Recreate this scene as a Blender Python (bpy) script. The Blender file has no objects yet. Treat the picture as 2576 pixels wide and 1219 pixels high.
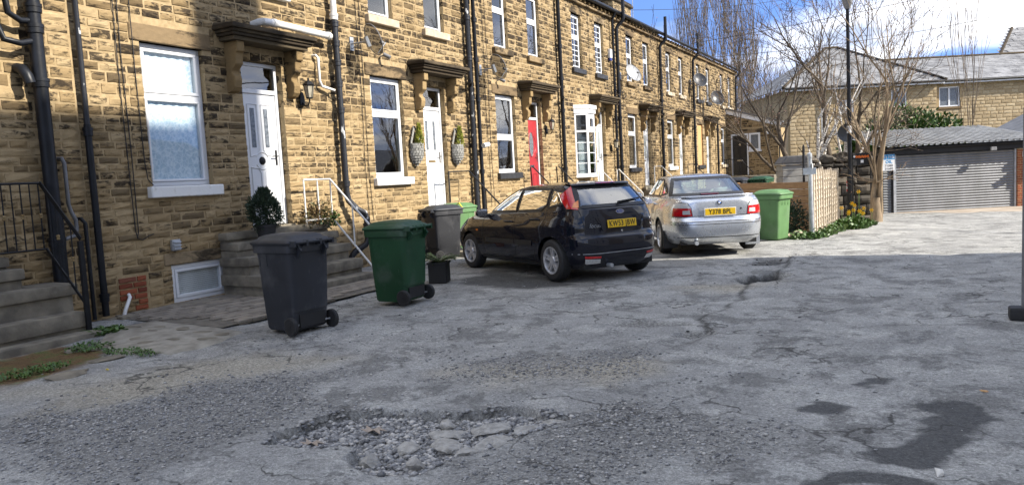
import bpy, bmesh, math, random
import numpy as np
from mathutils import Vector, Matrix
PI = math.pi
R = math.radians
sc = bpy.context.scene
COL = sc.collection
# ------------------------------------------------------------------ camera
YAW, PITCH, ROLL = R(28.70), R(4.86), R(3.10)
cam_d = bpy.data.cameras.new('camera')
cam = bpy.data.objects.new('camera', cam_d)
COL.objects.link(cam)
cam_d.sensor_fit = 'HORIZONTAL'
cam_d.sensor_width = 36.0
cam_d.lens = 36.0 * 1880.0 / 2576.0
cam_d.clip_start = 0.05
cam_d.clip_end = 3000.0
_f = Vector((-math.sin(YAW) * math.cos(PITCH), math.cos(YAW) * math.cos(PITCH), -math.sin(PITCH)))
_r = Vector((math.cos(YAW), math.sin(YAW), 0.0))
_u = _r.cross(_f)
_r2 = _r * math.cos(ROLL) - _u * math.sin(ROLL)
_u2 = _r * math.sin(ROLL) + _u * math.cos(ROLL)
cam.matrix_world = Matrix(((_r2.x, _u2.x, -_f.x, 0.0), (_r2.y, _u2.y, -_f.y, 0.0),
                           (_r2.z, _u2.z, -_f.z, 1.53), (0, 0, 0, 1)))
sc.camera = cam
# ------------------------------------------------------------------ sky, sun, exposure
SUN_AZ, SUN_EL = R(9.0), R(36.0)          # azimuth from +X towards +Y
SUN_DIR = Vector((math.cos(SUN_AZ) * math.cos(SUN_EL), math.sin(SUN_AZ) * math.cos(SUN_EL), math.sin(SUN_EL)))
world = bpy.data.worlds.new('World')
sc.world = world
world.use_nodes = True
wn, wl = world.node_tree.nodes, world.node_tree.links
wn.clear()
w_out = wn.new('ShaderNodeOutputWorld')
w_bg = wn.new('ShaderNodeBackground')
w_sky = wn.new('ShaderNodeTexSky')
w_sky.sky_type = 'NISHITA'
w_sky.sun_disc = False
w_sky.sun_elevation = SUN_EL
w_sky.sun_rotation = R(90.0) - SUN_AZ
w_sky.air_density = 0.36
w_sky.dust_density = 0.05
w_sky.ozone_density = 4.0
w_tc = wn.new('ShaderNodeTexCoord')
w_sep = wn.new('ShaderNodeSeparateXYZ')
wl.new(w_tc.outputs['Generated'], w_sep.inputs[0])
def wmath(op, a, b=None):
    n = wn.new('ShaderNodeMath'); n.operation = op
    for i, v in enumerate((a, b)):
        if v is None: continue
        if isinstance(v, (int, float)): n.inputs[i].default_value = v
        else: wl.new(v, n.inputs[i])
    return n.outputs[0]
_zz = wmath('ADD', wmath('MAXIMUM', w_sep.outputs[2], 0.0), 0.22)
w_cmb = wn.new('ShaderNodeCombineXYZ')
wl.new(wmath('DIVIDE', w_sep.outputs[0], _zz), w_cmb.inputs[0])
wl.new(wmath('DIVIDE', w_sep.outputs[1], _zz), w_cmb.inputs[1])
w_sv = wn.new('ShaderNodeCombineXYZ')          # clear air: the deep blue reaches low towards the horizon
wl.new(w_sep.outputs[0], w_sv.inputs[0]); wl.new(w_sep.outputs[1], w_sv.inputs[1])
wl.new(wmath('ADD', wmath('MULTIPLY', wmath('MAXIMUM', w_sep.outputs[2], 0.0), 0.8), 0.38), w_sv.inputs[2])
w_nv = wn.new('ShaderNodeVectorMath'); w_nv.operation = 'NORMALIZE'
wl.new(w_sv.outputs[0], w_nv.inputs[0]); wl.new(w_nv.outputs[0], w_sky.inputs[0])
w_map = wn.new('ShaderNodeMapping')
wl.new(w_cmb.outputs[0], w_map.inputs[0])
w_map.inputs['Location'].default_value = (5.3, 0.6, 0.0)
w_map.inputs['Rotation'].default_value = (0, 0, R(-20))
w_map.inputs['Scale'].default_value = (1.3, 1.3, 1.0)
w_n = wn.new('ShaderNodeTexNoise')
w_n.inputs['Scale'].default_value = 0.72
w_n.inputs['Detail'].default_value = 7.0
w_n.inputs['Roughness'].default_value = 0.52
w_n.inputs['Distortion'].default_value = 0.25
wl.new(w_map.outputs[0], w_n.inputs['Vector'])
w_rmp = wn.new('ShaderNodeValToRGB')
w_rmp.color_ramp.elements[0].position = 0.43
w_rmp.color_ramp.elements[1].position = 0.56
wl.new(w_n.outputs[0], w_rmp.inputs[0])
w_n2 = wn.new('ShaderNodeTexNoise')
w_n2.inputs['Scale'].default_value = 1.7
w_n2.inputs['Detail'].default_value = 5.0
wl.new(w_map.outputs[0], w_n2.inputs['Vector'])
w_cr = wn.new('ShaderNodeValToRGB')
w_cr.color_ramp.elements[0].position = 0.40
w_cr.color_ramp.elements[0].color = (1.0, 1.18, 1.6, 1)
w_cr.color_ramp.elements[1].position = 0.60
w_cr.color_ramp.elements[1].color = (2.9, 2.9, 2.95, 1)
wl.new(w_n2.outputs[0], w_cr.inputs[0])
w_mix = wn.new('ShaderNodeMix'); w_mix.data_type = 'RGBA'
wl.new(w_rmp.outputs[0], w_mix.inputs[0])
wl.new(w_sky.outputs[0], w_mix.inputs[6])
wl.new(w_cr.outputs[0], w_mix.inputs[7])
wl.new(w_mix.outputs[2], w_bg.inputs[0])
w_bg.inputs[1].default_value = 0.15
wl.new(w_bg.outputs[0], w_out.inputs[0])
sun_d = bpy.data.lights.new('sun', 'SUN')
sun_d.energy = 2.0
sun_d.angle = R(0.55)
sun_d.color = (1.0, 0.93, 0.82)
sun = bpy.data.objects.new('sun', sun_d)
COL.objects.link(sun)
sun.location = (30, 5, 30)
sun.rotation_euler = SUN_DIR.to_track_quat('Z', 'Y').to_euler()
sc.view_settings.view_transform = 'Standard'
sc.view_settings.look = 'None'
sc.view_settings.gamma = 1.0
sc.view_settings.use_curve_mapping = False
sc.view_settings.exposure = 2.22
sc.cycles.max_bounces = 8
sc.cycles.transparent_max_bounces = 16
sc.cycles.caustics_reflective = False
sc.cycles.caustics_refractive = False
try:
    sc.cycles.use_denoising = True
except Exception:
    pass
rng = random.Random(7)
# ------------------------------------------------------------------ helpers
def tag(o, label=None, cat=None, group=None, kind=None):
    if label: o['label'] = label
    if cat: o['category'] = cat
    if group: o['group'] = group
    if kind: o['kind'] = kind
    return o
def empty(name, loc=(0, 0, 0), rz=0.0, label=None, cat=None, group=None, kind=None, parent=None):
    o = bpy.data.objects.new(name, None)
    o.empty_display_size = 0.2
    COL.objects.link(o)
    o.location = loc
    o.rotation_euler = (0, 0, rz)
    if parent: o.parent = parent
    return tag(o, label, cat, group, kind)
def link(name, me, parent=None, loc=None, rot=None, scale=None):
    o = bpy.data.objects.new(name, me)
    COL.objects.link(o)
    if parent: o.parent = parent
    if loc is not None: o.location = loc
    if rot is not None: o.rotation_euler = rot
    if scale is not None: o.scale = scale
    return o
class MB:
    """collects shapes, then builds ONE mesh object"""
    def __init__(s): s.v = []; s.f = []; s.m = []; s.mi = 0
    def add(s, vs, fs):
        b = len(s.v); s.v.extend([tuple(p) for p in vs])
        for f in fs: s.f.append(tuple(i + b for i in f)); s.m.append(s.mi)
        return s
    def box(s, x0, x1, y0, y1, z0, z1):
        return s.add([(x0, y0, z0), (x1, y0, z0), (x1, y1, z0), (x0, y1, z0), (x0, y0, z1), (x1, y0, z1), (x1, y1, z1), (x0, y1, z1)],
                     [(3, 2, 1, 0), (4, 5, 6, 7), (0, 1, 5, 4), (1, 2, 6, 5), (2, 3, 7, 6), (3, 0, 4, 7)])
    def obox(s, c, ax, ay, az):
        """oriented box: centre and three half vectors"""
        c, ax, ay, az = map(Vector, (c, ax, ay, az)); vs = []
        for k in (-1, 1):
            for (i, j) in ((-1, -1), (1, -1), (1, 1), (-1, 1)): vs.append(c + ax * i + ay * j + az * k)
        return s.add(vs, [(3, 2, 1, 0), (4, 5, 6, 7), (0, 1, 5, 4), (1, 2, 6, 5), (2, 3, 7, 6), (3, 0, 4, 7)])
    def prism(s, pts, axis, a, b):
        """pts 2D polygon extruded along axis from a to b; the other axes in cyclic order"""
        n = len(pts); vs = []
        for t in (a, b):
            for (p, q) in pts: vs.append({'x': (t, p, q), 'y': (p, t, q), 'z': (p, q, t)}[axis])
        fs = [tuple(range(n))[::-1], tuple(range(n, 2 * n))]
        for i in range(n):
            j = (i + 1) % n; fs.append((i, j, j + n, i + n))
        return s.add(vs, fs)
    def tube(s, pts, r, n=8, caps=True, closed=False):
        pts = [Vector(p) for p in pts]; rs = r if isinstance(r, (list, tuple)) else [r] * len(pts)
        vs = []; fs = []; up = None; m = len(pts)
        for i, p in enumerate(pts):
            if closed: t = pts[(i + 1) % m] - pts[i - 1]
            else: t = pts[min(i + 1, m - 1)] - pts[max(i - 1, 0)]
            if t.length < 1e-9: t = Vector((0, 0, 1))
            t.normalize()
            if up is None:
                up = Vector((0, 0, 1)) if abs(t.z) < 0.9 else Vector((1, 0, 0))
            a = t.cross(up)
            if a.length < 1e-6: a = t.orthogonal()
            a.normalize(); b = a.cross(t); b.normalize(); up = b
            for k in range(n):
                th = 2 * PI * k / n; vs.append(p + (a * math.cos(th) + b * math.sin(th)) * rs[i])
        for i in range(m if closed else m - 1):
            i2 = (i + 1) % m
            for k in range(n):
                k2 = (k + 1) % n; fs.append((i * n + k, i * n + k2, i2 * n + k2, i2 * n + k))
        if caps and not closed:
            fs.append(tuple(range(n))[::-1]); fs.append(tuple(range((m - 1) * n, m * n)))
        return s.add(vs, fs)
    def lathe(s, prof, c=(0, 0, 0), axis='z', n=20, caps=True):
        """prof list of (radius, height) turned about axis through c"""
        vs = []; fs = []; m = len(prof)
        for (r, h) in prof:
            for k in range(n):
                a = 2 * PI * k / n; p, q = r * math.cos(a), r * math.sin(a)
                if axis == 'z': vs.append((c[0] + p, c[1] + q, c[2] + h))
                elif axis == 'x': vs.append((c[0] + h, c[1] + p, c[2] + q))
                else: vs.append((c[0] + q, c[1] + h, c[2] + p))
        for i in range(m - 1):
            for k in range(n):
                k2 = (k + 1) % n; fs.append((i * n + k, i * n + k2, (i + 1) * n + k2, (i + 1) * n + k))
        if caps and prof[0][0] > 1e-6: fs.append(tuple(range(n))[::-1])
        if caps and prof[-1][0] > 1e-6: fs.append(tuple(range((m - 1) * n, m * n)))
        return s.add(vs, fs)
    def grid(s, P, closed_u=False):
        """P[i][j] points"""
        nu, nv = len(P), len(P[0]); vs = [p for row in P for p in row]; fs = []
        for i in range(nu if closed_u else nu - 1):
            i2 = (i + 1) % nu
            for j in range(nv - 1): fs.append((i * nv + j, i2 * nv + j, i2 * nv + j + 1, i * nv + j + 1))
        return s.add(vs, fs)
    def mesh(s, name, mats=None, smooth=False, bevel=0.0, seg=2, ang=35.0, flip=False):
        me = bpy.data.meshes.new(name)
        me.from_pydata(s.v, [], s.f)
        if mats:
            for m in (mats if isinstance(mats, (list, tuple)) else [mats]): me.materials.append(m)
            if len(me.materials) > 1: me.polygons.foreach_set('material_index', s.m)
        if bevel > 0 or flip:
            bm = bmesh.new(); bm.from_mesh(me)
            if flip: bmesh.ops.recalc_face_normals(bm, faces=bm.faces[:])
            if bevel > 0:
                bmesh.ops.recalc_face_normals(bm, faces=bm.faces[:])
                es = [e for e in bm.edges if len(e.link_faces) == 2 and e.calc_face_angle(0) > R(ang)]
                bmesh.ops.bevel(bm, geom=es, offset=bevel, segments=seg, profile=0.6, affect='EDGES', clamp_overlap=True)
            bm.to_mesh(me); bm.free()
        if smooth:
            me.polygons.foreach_set('use_smooth', [True] * len(me.polygons))
            if smooth != 'all':
                try: me.set_sharp_from_angle(angle=R(smooth if smooth is not True else 38.0))
                except Exception: pass
        me.update()
        return me
    def build(s, name, mats=None, parent=None, loc=None, rz=None, **k):
        o = link(name, s.mesh(name, mats, **k), parent, loc)
        if rz is not None: o.rotation_euler = (0, 0, rz)
        return o
def copy_tree(o, parent=None):
    c = o.copy(); COL.objects.link(c)
    if parent: c.parent = parent
    for ch in list(o.children): copy_tree(ch, c)
    return c
def arc(c, r, a0, a1, n, plane='xz'):
    out = []
    for i in range(n + 1):
        a = a0 + (a1 - a0) * i / n; p, q = r * math.cos(a), r * math.sin(a)
        out.append({'xz': (c[0] + p, c[1], c[2] + q), 'yz': (c[0], c[1] + p, c[2] + q), 'xy': (c[0] + p, c[1] + q, c[2])}[plane])
    return out
def interp(keys, t):
    if t <= keys[0][0]: return keys[0][1]
    for (a, va), (b, vb) in zip(keys, keys[1:]):
        if t <= b:
            k = (t - a) / (b - a); return va + (vb - va) * k
    return keys[-1][1]
def sinterp(keys, t):
    """monotone-ish smooth interpolation (Catmull-Rom on uneven keys)"""
    if t <= keys[0][0]: return keys[0][1]
    if t >= keys[-1][0]: return keys[-1][1]
    for i in range(len(keys) - 1):
        a, va = keys[i]; b, vb = keys[i + 1]
        if t <= b:
            def slope(j):
                if j <= 0: return (keys[1][1] - keys[0][1]) / (keys[1][0] - keys[0][0])
                if j >= len(keys) - 1: return (keys[-1][1] - keys[-2][1]) / (keys[-1][0] - keys[-2][0])
                d0 = (keys[j][1] - keys[j - 1][1]) / (keys[j][0] - keys[j - 1][0]); d1 = (keys[j + 1][1] - keys[j][1]) / (keys[j + 1][0] - keys[j][0])
                return 0.0 if d0 * d1 <= 0 else 2 * d0 * d1 / (d0 + d1)
            h = b - a; u = (t - a) / h; m0, m1 = slope(i) * h, slope(i + 1) * h
            return (2*u**3 - 3*u*u + 1)*va + (u**3 - 2*u*u + u)*m0 + (-2*u**3 + 3*u*u)*vb + (u**3 - u*u)*m1
# value noise for shapes
_tab = np.random.RandomState(3).rand(65536)
def _h(ix, iy): return _tab[(ix.astype(np.int64) * 7919 + iy.astype(np.int64) * 104729) & 65535]
def vnoise(x, y):
    x = np.asarray(x, float); y = np.asarray(y, float)
    ix, iy = np.floor(x), np.floor(y); fx, fy = x - ix, y - iy
    fx = fx * fx * (3 - 2 * fx); fy = fy * fy * (3 - 2 * fy)
    a, b, c, d = _h(ix, iy), _h(ix + 1, iy), _h(ix, iy + 1), _h(ix + 1, iy + 1)
    return (a + (b - a) * fx) * (1 - fy) + (c + (d - c) * fx) * fy
def fbm(x, y, o=4):
    s = 0.0; a = 0.5; t = 0.0
    for k in range(o):
        s = s + a * vnoise(np.asarray(x) * 2 ** k + 17.3 * k, np.asarray(y) * 2 ** k + 9.1 * k); t += a; a *= 0.5
    return s / t
def gz0(y):
    """fall of the lane away from the camera"""
    y = np.asarray(y, float)
    return np.where(y < 14, 0.0, -0.026 * (np.minimum(y, 30.0) - 14.0))
def gz(y): return float(gz0(y))
# ------------------------------------------------------------------ materials
MATS = {}
class NT:
    def __init__(s, name):
        s.m = bpy.data.materials.new(name); s.m.use_nodes = True
        s.n, s.l = s.m.node_tree.nodes, s.m.node_tree.links
        s.b = s.n.get('Principled BSDF'); s.out = s.n.get('Material Output')
        s.geo = s.n.new('ShaderNodeNewGeometry')
        s.pos = s.geo.outputs['Position']
    def new(s, t): return s.n.new(t)
    def put(s, inp, v):
        if isinstance(v, bpy.types.NodeSocket): s.l.new(v, inp)
        elif isinstance(v, (tuple, list)) and len(v) == 3 and inp.type == 'RGBA': inp.default_value = (*v, 1)
        else: inp.default_value = v
    def math(s, op, a, b=None, c=None, clamp=False):
        n = s.new('ShaderNodeMath'); n.operation = op; n.use_clamp = clamp
        for i, v in enumerate((a, b, c)):
            if v is not None: s.put(n.inputs[i], v)
        return n.outputs[0]
    def scale(s, v, sc_):
        n = s.new('ShaderNodeMapping'); s.put(n.inputs[0], v); n.inputs['Scale'].default_value = sc_; return n.outputs[0]
    def noise(s, scale, detail=4.0, rough=0.55, vec=None, dist=0.0, stretch=None):
        v = vec or s.pos
        if stretch: v = s.scale(v, stretch)
        n = s.new('ShaderNodeTexNoise'); s.put(n.inputs['Vector'], v)
        n.inputs['Scale'].default_value = scale; n.inputs['Detail'].default_value = detail
        n.inputs['Roughness'].default_value = rough; n.inputs['Distortion'].default_value = dist
        return n.outputs[0]
    def vor(s, scale, vec=None, feature='F1', out=0, rnd=1.0):
        n = s.new('ShaderNodeTexVoronoi'); n.feature = feature; s.put(n.inputs['Vector'], vec or s.pos)
        n.inputs['Scale'].default_value = scale; n.inputs['Randomness'].default_value = rnd
        return n.outputs[out]
    def ramp(s, fac, stops):
        n = s.new('ShaderNodeValToRGB'); s.put(n.inputs[0], fac); e = n.color_ramp.elements
        while len(e) < len(stops): e.new(0.5)
        for el, (p, c) in zip(e, stops):
            el.position = p; el.color = (*c, 1) if isinstance(c, (tuple, list)) else (c, c, c, 1)
        return n.outputs[0]
    def mix(s, f, a, b, mode='MIX'):
        n = s.new('ShaderNodeMix'); n.data_type = 'RGBA'; n.blend_type = mode
        s.put(n.inputs[0], f); s.put(n.inputs[6], a); s.put(n.inputs[7], b); return n.outputs[2]
    def bump(s, h, strength=0.3, dist=0.01):
        n = s.new('ShaderNodeBump'); n.inputs['Strength'].default_value = strength; n.inputs['Distance'].default_value = dist
        s.put(n.inputs['Height'], h); s.l.new(n.outputs[0], s.b.inputs['Normal']); return n
    def set(s, col=None, rough=None, metal=None, spec=None, **k):
        if col is not None: s.put(s.b.inputs['Base Color'], col)
        if rough is not None: s.put(s.b.inputs['Roughness'], rough)
        if metal is not None: s.put(s.b.inputs['Metallic'], metal)
        if spec is not None: s.put(s.b.inputs['Specular IOR Level'], spec)
        for kk, v in k.items(): s.put(s.b.inputs[kk.replace('_', ' ')], v)
        return s.m
def pm(name, c1, c2=None, scale=8.0, rough=0.6, bump=0.0, metal=0.0, spec=0.5, detail=5.0, lo=0.35, hi=0.65, bdist=0.01, stretch=None, **k):
    """plain procedural material: two tones mixed by noise, light relief"""
    if name in MATS: return MATS[name]
    t = NT(name); c2 = c2 or tuple(x * 0.72 for x in c1)
    n = t.noise(scale, detail, stretch=stretch)
    col = t.ramp(n, [(lo, c2), (hi, c1)])
    t.set(col, rough, metal, spec, **k)
    if bump: t.bump(t.noise(scale * 4, 4, stretch=stretch), bump, bdist)
    MATS[name] = t.m
    return t.m
def stone_mat(name, stops, soot=0.42, low=0.0, soot_c=(0.035, 0.028, 0.02), grain=60.0, bump=0.42, amt=0.9, sootscale=3.2):
    t = NT(name)
    oi = t.new('ShaderNodeObjectInfo')
    r = t.math('FRACT', t.math('ADD', oi.outputs['Random'], t.math('MULTIPLY', t.geo.outputs['Random Per Island'], 7.31)))
    base = t.ramp(r, stops)
    n1 = t.noise(9.0, 6, 0.65, stretch=(1, 1, 2.2))
    base = t.mix(t.ramp(n1, [(0.3, 0.0), (0.75, 0.55)]), base, tuple(x * 0.45 for x in stops[-2][1]))
    n2 = t.noise(sootscale, 6, 0.7, stretch=(1, 1, 2.6), dist=0.4)
    r2 = t.math('FRACT', t.math('MULTIPLY', r, 13.7))
    s = t.math('ADD', n2, t.math('MULTIPLY', t.math('SUBTRACT', r2, 0.5), 0.17))
    s = t.math('ADD', s, t.math('MULTIPLY', t.math('SUBTRACT', t.noise(.8, 4, .6, stretch=(1, 1, 1.6)), .5), .26))
    if low:   # lower courses cleaner; colour also lightened to lift the shaded wall
        sp_ = t.new('ShaderNodeSeparateXYZ'); t.l.new(t.pos, sp_.inputs[0]); lf = t.ramp(t.math('MULTIPLY', sp_.outputs[2], .1), [(.16, 1.0), (.36, 0.0)]); s = t.math('SUBTRACT', s, t.math('MULTIPLY', lf, low)); base = t.mix(t.math('MULTIPLY', lf, .2), base, tuple(x * 1.12 for x in stops[-2][1]))
    f = t.math('MULTIPLY', t.ramp(s, [(1 - soot - 0.02, 0.0), (1 - soot + 0.10, 1.0)]), amt)
    base = t.mix(f, base, soot_c)
    n3 = t.noise(grain, 3, 0.6)
    base = t.mix(t.math('MULTIPLY', n3, 0.35), base, t.mix(1.0, base, (0.55, 0.5, 0.42), 'MULTIPLY'))
    t.set(base, 0.92, spec=0.2)
    h = t.math('ADD', t.math('MULTIPLY', n1, 1.0), t.math('MULTIPLY', n3, 0.35))
    t.bump(h, bump, 0.012)
    return t.m
M = {}
M['stone'] = stone_mat('terrace_stone', [(0.0, (0.07, 0.052, 0.032)), (0.12, (0.17, 0.12, 0.062)), (0.30, (0.295, 0.211, 0.108)), (0.65, (0.385, 0.281, 0.150)), (1.0, (0.47, 0.36, 0.208))], soot=0.515, low=.07, sootscale=6.5, soot_c=(.022, .017, .013))
M['dressed'] = stone_mat('dressed_stone', [(0.0, (0.17, 0.12, 0.07)), (0.5, (0.27, 0.195, 0.11)), (0.8, (0.33, 0.245, 0.14)), (1.0, (0.34, 0.26, 0.16))], soot=0.47, sootscale=1.8)
M['canopy'] = stone_mat('blackened_canopy_stone', [(0.0, (0.055, 0.043, 0.03)), (0.5, (0.085, 0.066, 0.044)), (0.8, (0.11, 0.085, 0.055)), (1.0, (0.12, 0.095, 0.06))], soot=0.5, sootscale=1.6)
M['bracket'] = stone_mat('bracket_stone', [(0.0, (0.24, 0.165, 0.08)), (0.5, (0.33, 0.23, 0.11)), (0.8, (0.38, 0.27, 0.135)), (1.0, (0.42, 0.3, 0.15))], soot=0.38, sootscale=3.0)
M['blackstone'] = stone_mat('sooty_garden_stone', [(0.0, (0.035, 0.032, 0.028)), (0.4, (0.075, 0.067, 0.057)), (0.8, (0.15, 0.13, 0.105)), (1.0, (0.22, 0.185, 0.14))], soot=0.42, sootscale=4)
M['bgstone'] = stone_mat('pale_yellow_stone', [(0.0, (0.36, 0.28, 0.17)), (0.3, (0.46, 0.36, 0.22)), (0.8, (0.52, 0.42, 0.27)), (1.0, (0.57, 0.47, 0.31))], soot=0.12, amt=0.5, sootscale=6)
M['stepstone'] = pm('step_stone', (0.255, 0.225, 0.17), (0.135, 0.12, 0.095), 5.0, 0.93, 0.45, spec=0.2, bdist=0.01)
M['mortar'] = pm('lime_mortar', (0.42, 0.315, 0.18), (0.31, 0.23, 0.125), 14.0, 0.95, 0.4, spec=0.15)
M['white'] = pm('white_upvc', (0.74, 0.75, 0.76), (0.66, 0.67, 0.68), 2.0, 0.28, 0.0)
M['whitepaint'] = pm('white_masonry_paint', (0.78, 0.77, 0.73), (0.58, 0.56, 0.50), 9.0, 0.75, 0.3, lo=0.3, hi=0.45)
M['palesill'] = pm('pale_stone_sill', (0.52, 0.44, 0.33), (0.40, 0.33, 0.23), 9.0, 0.85, 0.25)
M['blacksill'] = pm('black_painted_sill', (0.035, 0.037, 0.042), (0.02, 0.02, 0.022), 9.0, 0.5, 0.15)
M['blackpipe'] = pm('black_pipe_paint', (0.012, 0.014, 0.019), (0.008, 0.009, 0.011), 7.0, 0.42, 0.1, spec=0.3)
M['flaky'] = pm('flaking_black_paint', (0.013, 0.015, 0.02), (0.55, 0.56, 0.56), 11.0, 0.45, 0.25, lo=0.325, hi=0.36, stretch=(1, 1, 0.45))
M['greypipe'] = pm('grey_pipe', (0.17, 0.17, 0.175), (0.12, 0.12, 0.12), 9.0, 0.5)
M['whitepipe'] = pm('white_pipe', (0.74, 0.74, 0.72), (0.52, 0.50, 0.44), 6.0, 0.4, lo=0.32, hi=0.5)
M['blackiron'] = pm('black_iron', (0.011, 0.012, 0.014), (0.007, 0.007, 0.008), 10.0, 0.48, 0.15, spec=0.3)
M['whiteiron'] = pm('white_painted_iron', (0.68, 0.67, 0.63), (0.20, 0.14, 0.09), 14.0, 0.55, 0.2, lo=0.27, hi=0.37)
M['brass'] = pm('brass', (0.36, 0.27, 0.14), (0.26, 0.18, 0.08), 20.0, 0.45, metal=0.6)
M['chrome'] = pm('bright_metal', (0.65, 0.65, 0.66), (0.5, 0.5, 0.5), 20.0, 0.2, metal=1.0)
M['galv'] = pm('galvanised_steel', (0.50, 0.52, 0.54), (0.36, 0.38, 0.40), 12.0, 0.48, metal=0.55)
M['cable'] = pm('black_cable', (0.012, 0.012, 0.013), None, 10.0, 0.6)
M['slate'] = pm('grey_slate', (0.17, 0.175, 0.185), (0.085, 0.088, 0.095), 2.5, 0.7, 0.3)
M['redbrick'] = stone_mat('red_brick', [(0.0, (0.17, 0.05, 0.03)), (0.4, (0.30, 0.085, 0.045)), (0.8, (0.38, 0.12, 0.06)), (1.0, (0.22, 0.09, 0.06))], soot=0.3, amt=0.5)
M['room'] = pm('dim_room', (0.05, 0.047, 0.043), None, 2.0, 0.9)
M['black'] = pm('matt_black', (0.012, 0.012, 0.013), None, 10.0, 0.65)
M['rubber'] = pm('black_rubber', (0.022, 0.022, 0.023), (0.014, 0.014, 0.014), 18.0, 0.78, 0.15)
M['reddoor'] = pm('red_door', (0.38, 0.036, 0.042), (0.32, 0.03, 0.036), 3.0, 0.3)
M['blackdoor'] = pm('black_door', (0.012, 0.012, 0.013), None, 3.0, 0.3)
M['oakboard'] = pm('bare_timber_board', (0.60, 0.36, 0.15), (0.48, 0.27, 0.11), 4.0, 0.75, 0.2, stretch=(3, 3, 0.4))
M['grey'] = pm('grey_plastic', (0.22, 0.22, 0.225), None, 8.0, 0.5)
def glass_mat(name, tint=(0.93, 0.97, 0.96), refl=0.10, rough=0.015, k=1.7):
    t = NT(name)
    gl = t.new('ShaderNodeBsdfGlossy'); gl.inputs['Roughness'].default_value = rough; gl.inputs['Color'].default_value = (1, 1, 1, 1)
    tr = t.new('ShaderNodeBsdfTransparent'); tr.inputs['Color'].default_value = (*tint, 1)
    fr = t.new('ShaderNodeFresnel'); fr.inputs['IOR'].default_value = 1.5
    f = t.math('ADD', t.math('MULTIPLY', fr.outputs[0], k), refl, clamp=True)
    bn = t.new('ShaderNodeBump'); bn.inputs['Strength'].default_value = 0.06; bn.inputs['Distance'].default_value = 0.02
    t.l.new(t.noise(1.6, 2), bn.inputs['Height']); t.l.new(bn.outputs[0], gl.inputs['Normal'])
    mx = t.new('ShaderNodeMixShader')
    t.l.new(f, mx.inputs[0]); t.l.new(tr.outputs[0], mx.inputs[1]); t.l.new(gl.outputs[0], mx.inputs[2])
    t.l.new(mx.outputs[0], t.out.inputs[0])
    return t.m
M['glass'] = glass_mat('window_glass', (0.88, 0.93, 0.95), 0.07)
M['glass_low'] = glass_mat('lace_window_glass', (0.97, 0.99, 1.0), 0.0, k=.3)
M['carglass'] = glass_mat('car_glass', (0.68, 0.86, 0.79), 0.10)
M['carglass_rear'] = glass_mat('car_rear_glass', (0.60, 0.76, 0.74), 0.16)
def lace_mat():
    t = NT('net_curtain_lace')
    v = t.scale(t.pos, (1, 1, 1))
    a = t.vor(14.0, v, 'DISTANCE_TO_EDGE'); b = t.noise(17.0, 4, 0.6)
    f = t.math('ADD', t.ramp(a, [(0.02, 0.6), (0.12, 0.0)]), t.ramp(b, [(0.45, 0.0), (0.6, 0.75)]), clamp=True)
    t.set(t.mix(f, (0.46, 0.59, 0.68), (0.72, 0.80, 0.85)), 0.8, spec=0.2)
    t.bump(b, 0.3, 0.005)
    return t.m
M['lace'] = lace_mat()
M['curtain'] = pm('pale_curtain', (0.72, 0.72, 0.70), (0.60, 0.60, 0.58), 5.0, 0.85)
M['frosted'] = pm('obscured_glass', (0.20, 0.22, 0.24), (0.08, 0.09, 0.1), 22.0, 0.12, 0.2)
M['leaf'] = pm('laurel_leaf', (0.075, 0.135, 0.022), (0.03, 0.065, 0.012), 6.0, 0.4)
M['conifer'] = pm('dark_conifer', (0.035, 0.062, 0.028), (0.016, 0.03, 0.016), 14.0, 0.65)
M['limeconifer'] = pm('lime_conifer', (0.30, 0.30, 0.03), (0.16, 0.19, 0.03), 10.0, 0.65)
M['juniper'] = pm('juniper', (0.10, 0.15, 0.04), (0.05, 0.08, 0.025), 12.0, 0.65)
M['weed'] = pm('weed_leaf', (0.085, 0.16, 0.03), (0.04, 0.085, 0.016), 9.0, 0.5)
M['redleaf'] = pm('russet_leaf', (0.16, 0.085, 0.03), (0.07, 0.075, 0.025), 7.0, 0.6)
M['bark'] = pm('grey_brown_bark', (0.12, 0.092, 0.062), (0.055, 0.042, 0.03), 16.0, 0.9, 0.4, stretch=(1, 1, 0.3))
M['palebark'] = pm('pale_bark', (0.30, 0.225, 0.145), (0.15, 0.11, 0.068), 9.0, 0.9, 0.4, stretch=(1, 1, 0.4))
M['birch'] = pm('birch_bark', (0.66, 0.62, 0.56), (0.10, 0.085, 0.07), 9.0, 0.85, 0.3, lo=0.42, hi=0.47, stretch=(1, 1, 2.4))
M['twig'] = pm('far_twig', (0.25, 0.20, 0.15), (0.17, 0.135, 0.10), 9.0, 0.9)
M['timber'] = pm('weathered_fence_timber', (0.58, 0.51, 0.41), (0.44, 0.37, 0.28), 6.0, 0.85, 0.3, stretch=(4, 4, 0.6))
M['deckboard'] = pm('treated_board', (0.40, 0.25, 0.125), (0.28, 0.165, 0.08), 5.0, 0.8, 0.3, stretch=(1, 1, 5))
M['shed'] = pm('grey_shed_plastic', (0.30, 0.295, 0.275), (0.22, 0.215, 0.2), 4.0, 0.65, 0.15)
M['yellow'] = pm('daffodil_yellow', (0.82, 0.62, 0.03), (0.75, 0.48, 0.02), 20.0, 0.6)
M['terracotta'] = pm('terracotta', (0.42, 0.16, 0.08), (0.30, 0.11, 0.06), 8.0, 0.8, 0.2)
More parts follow.
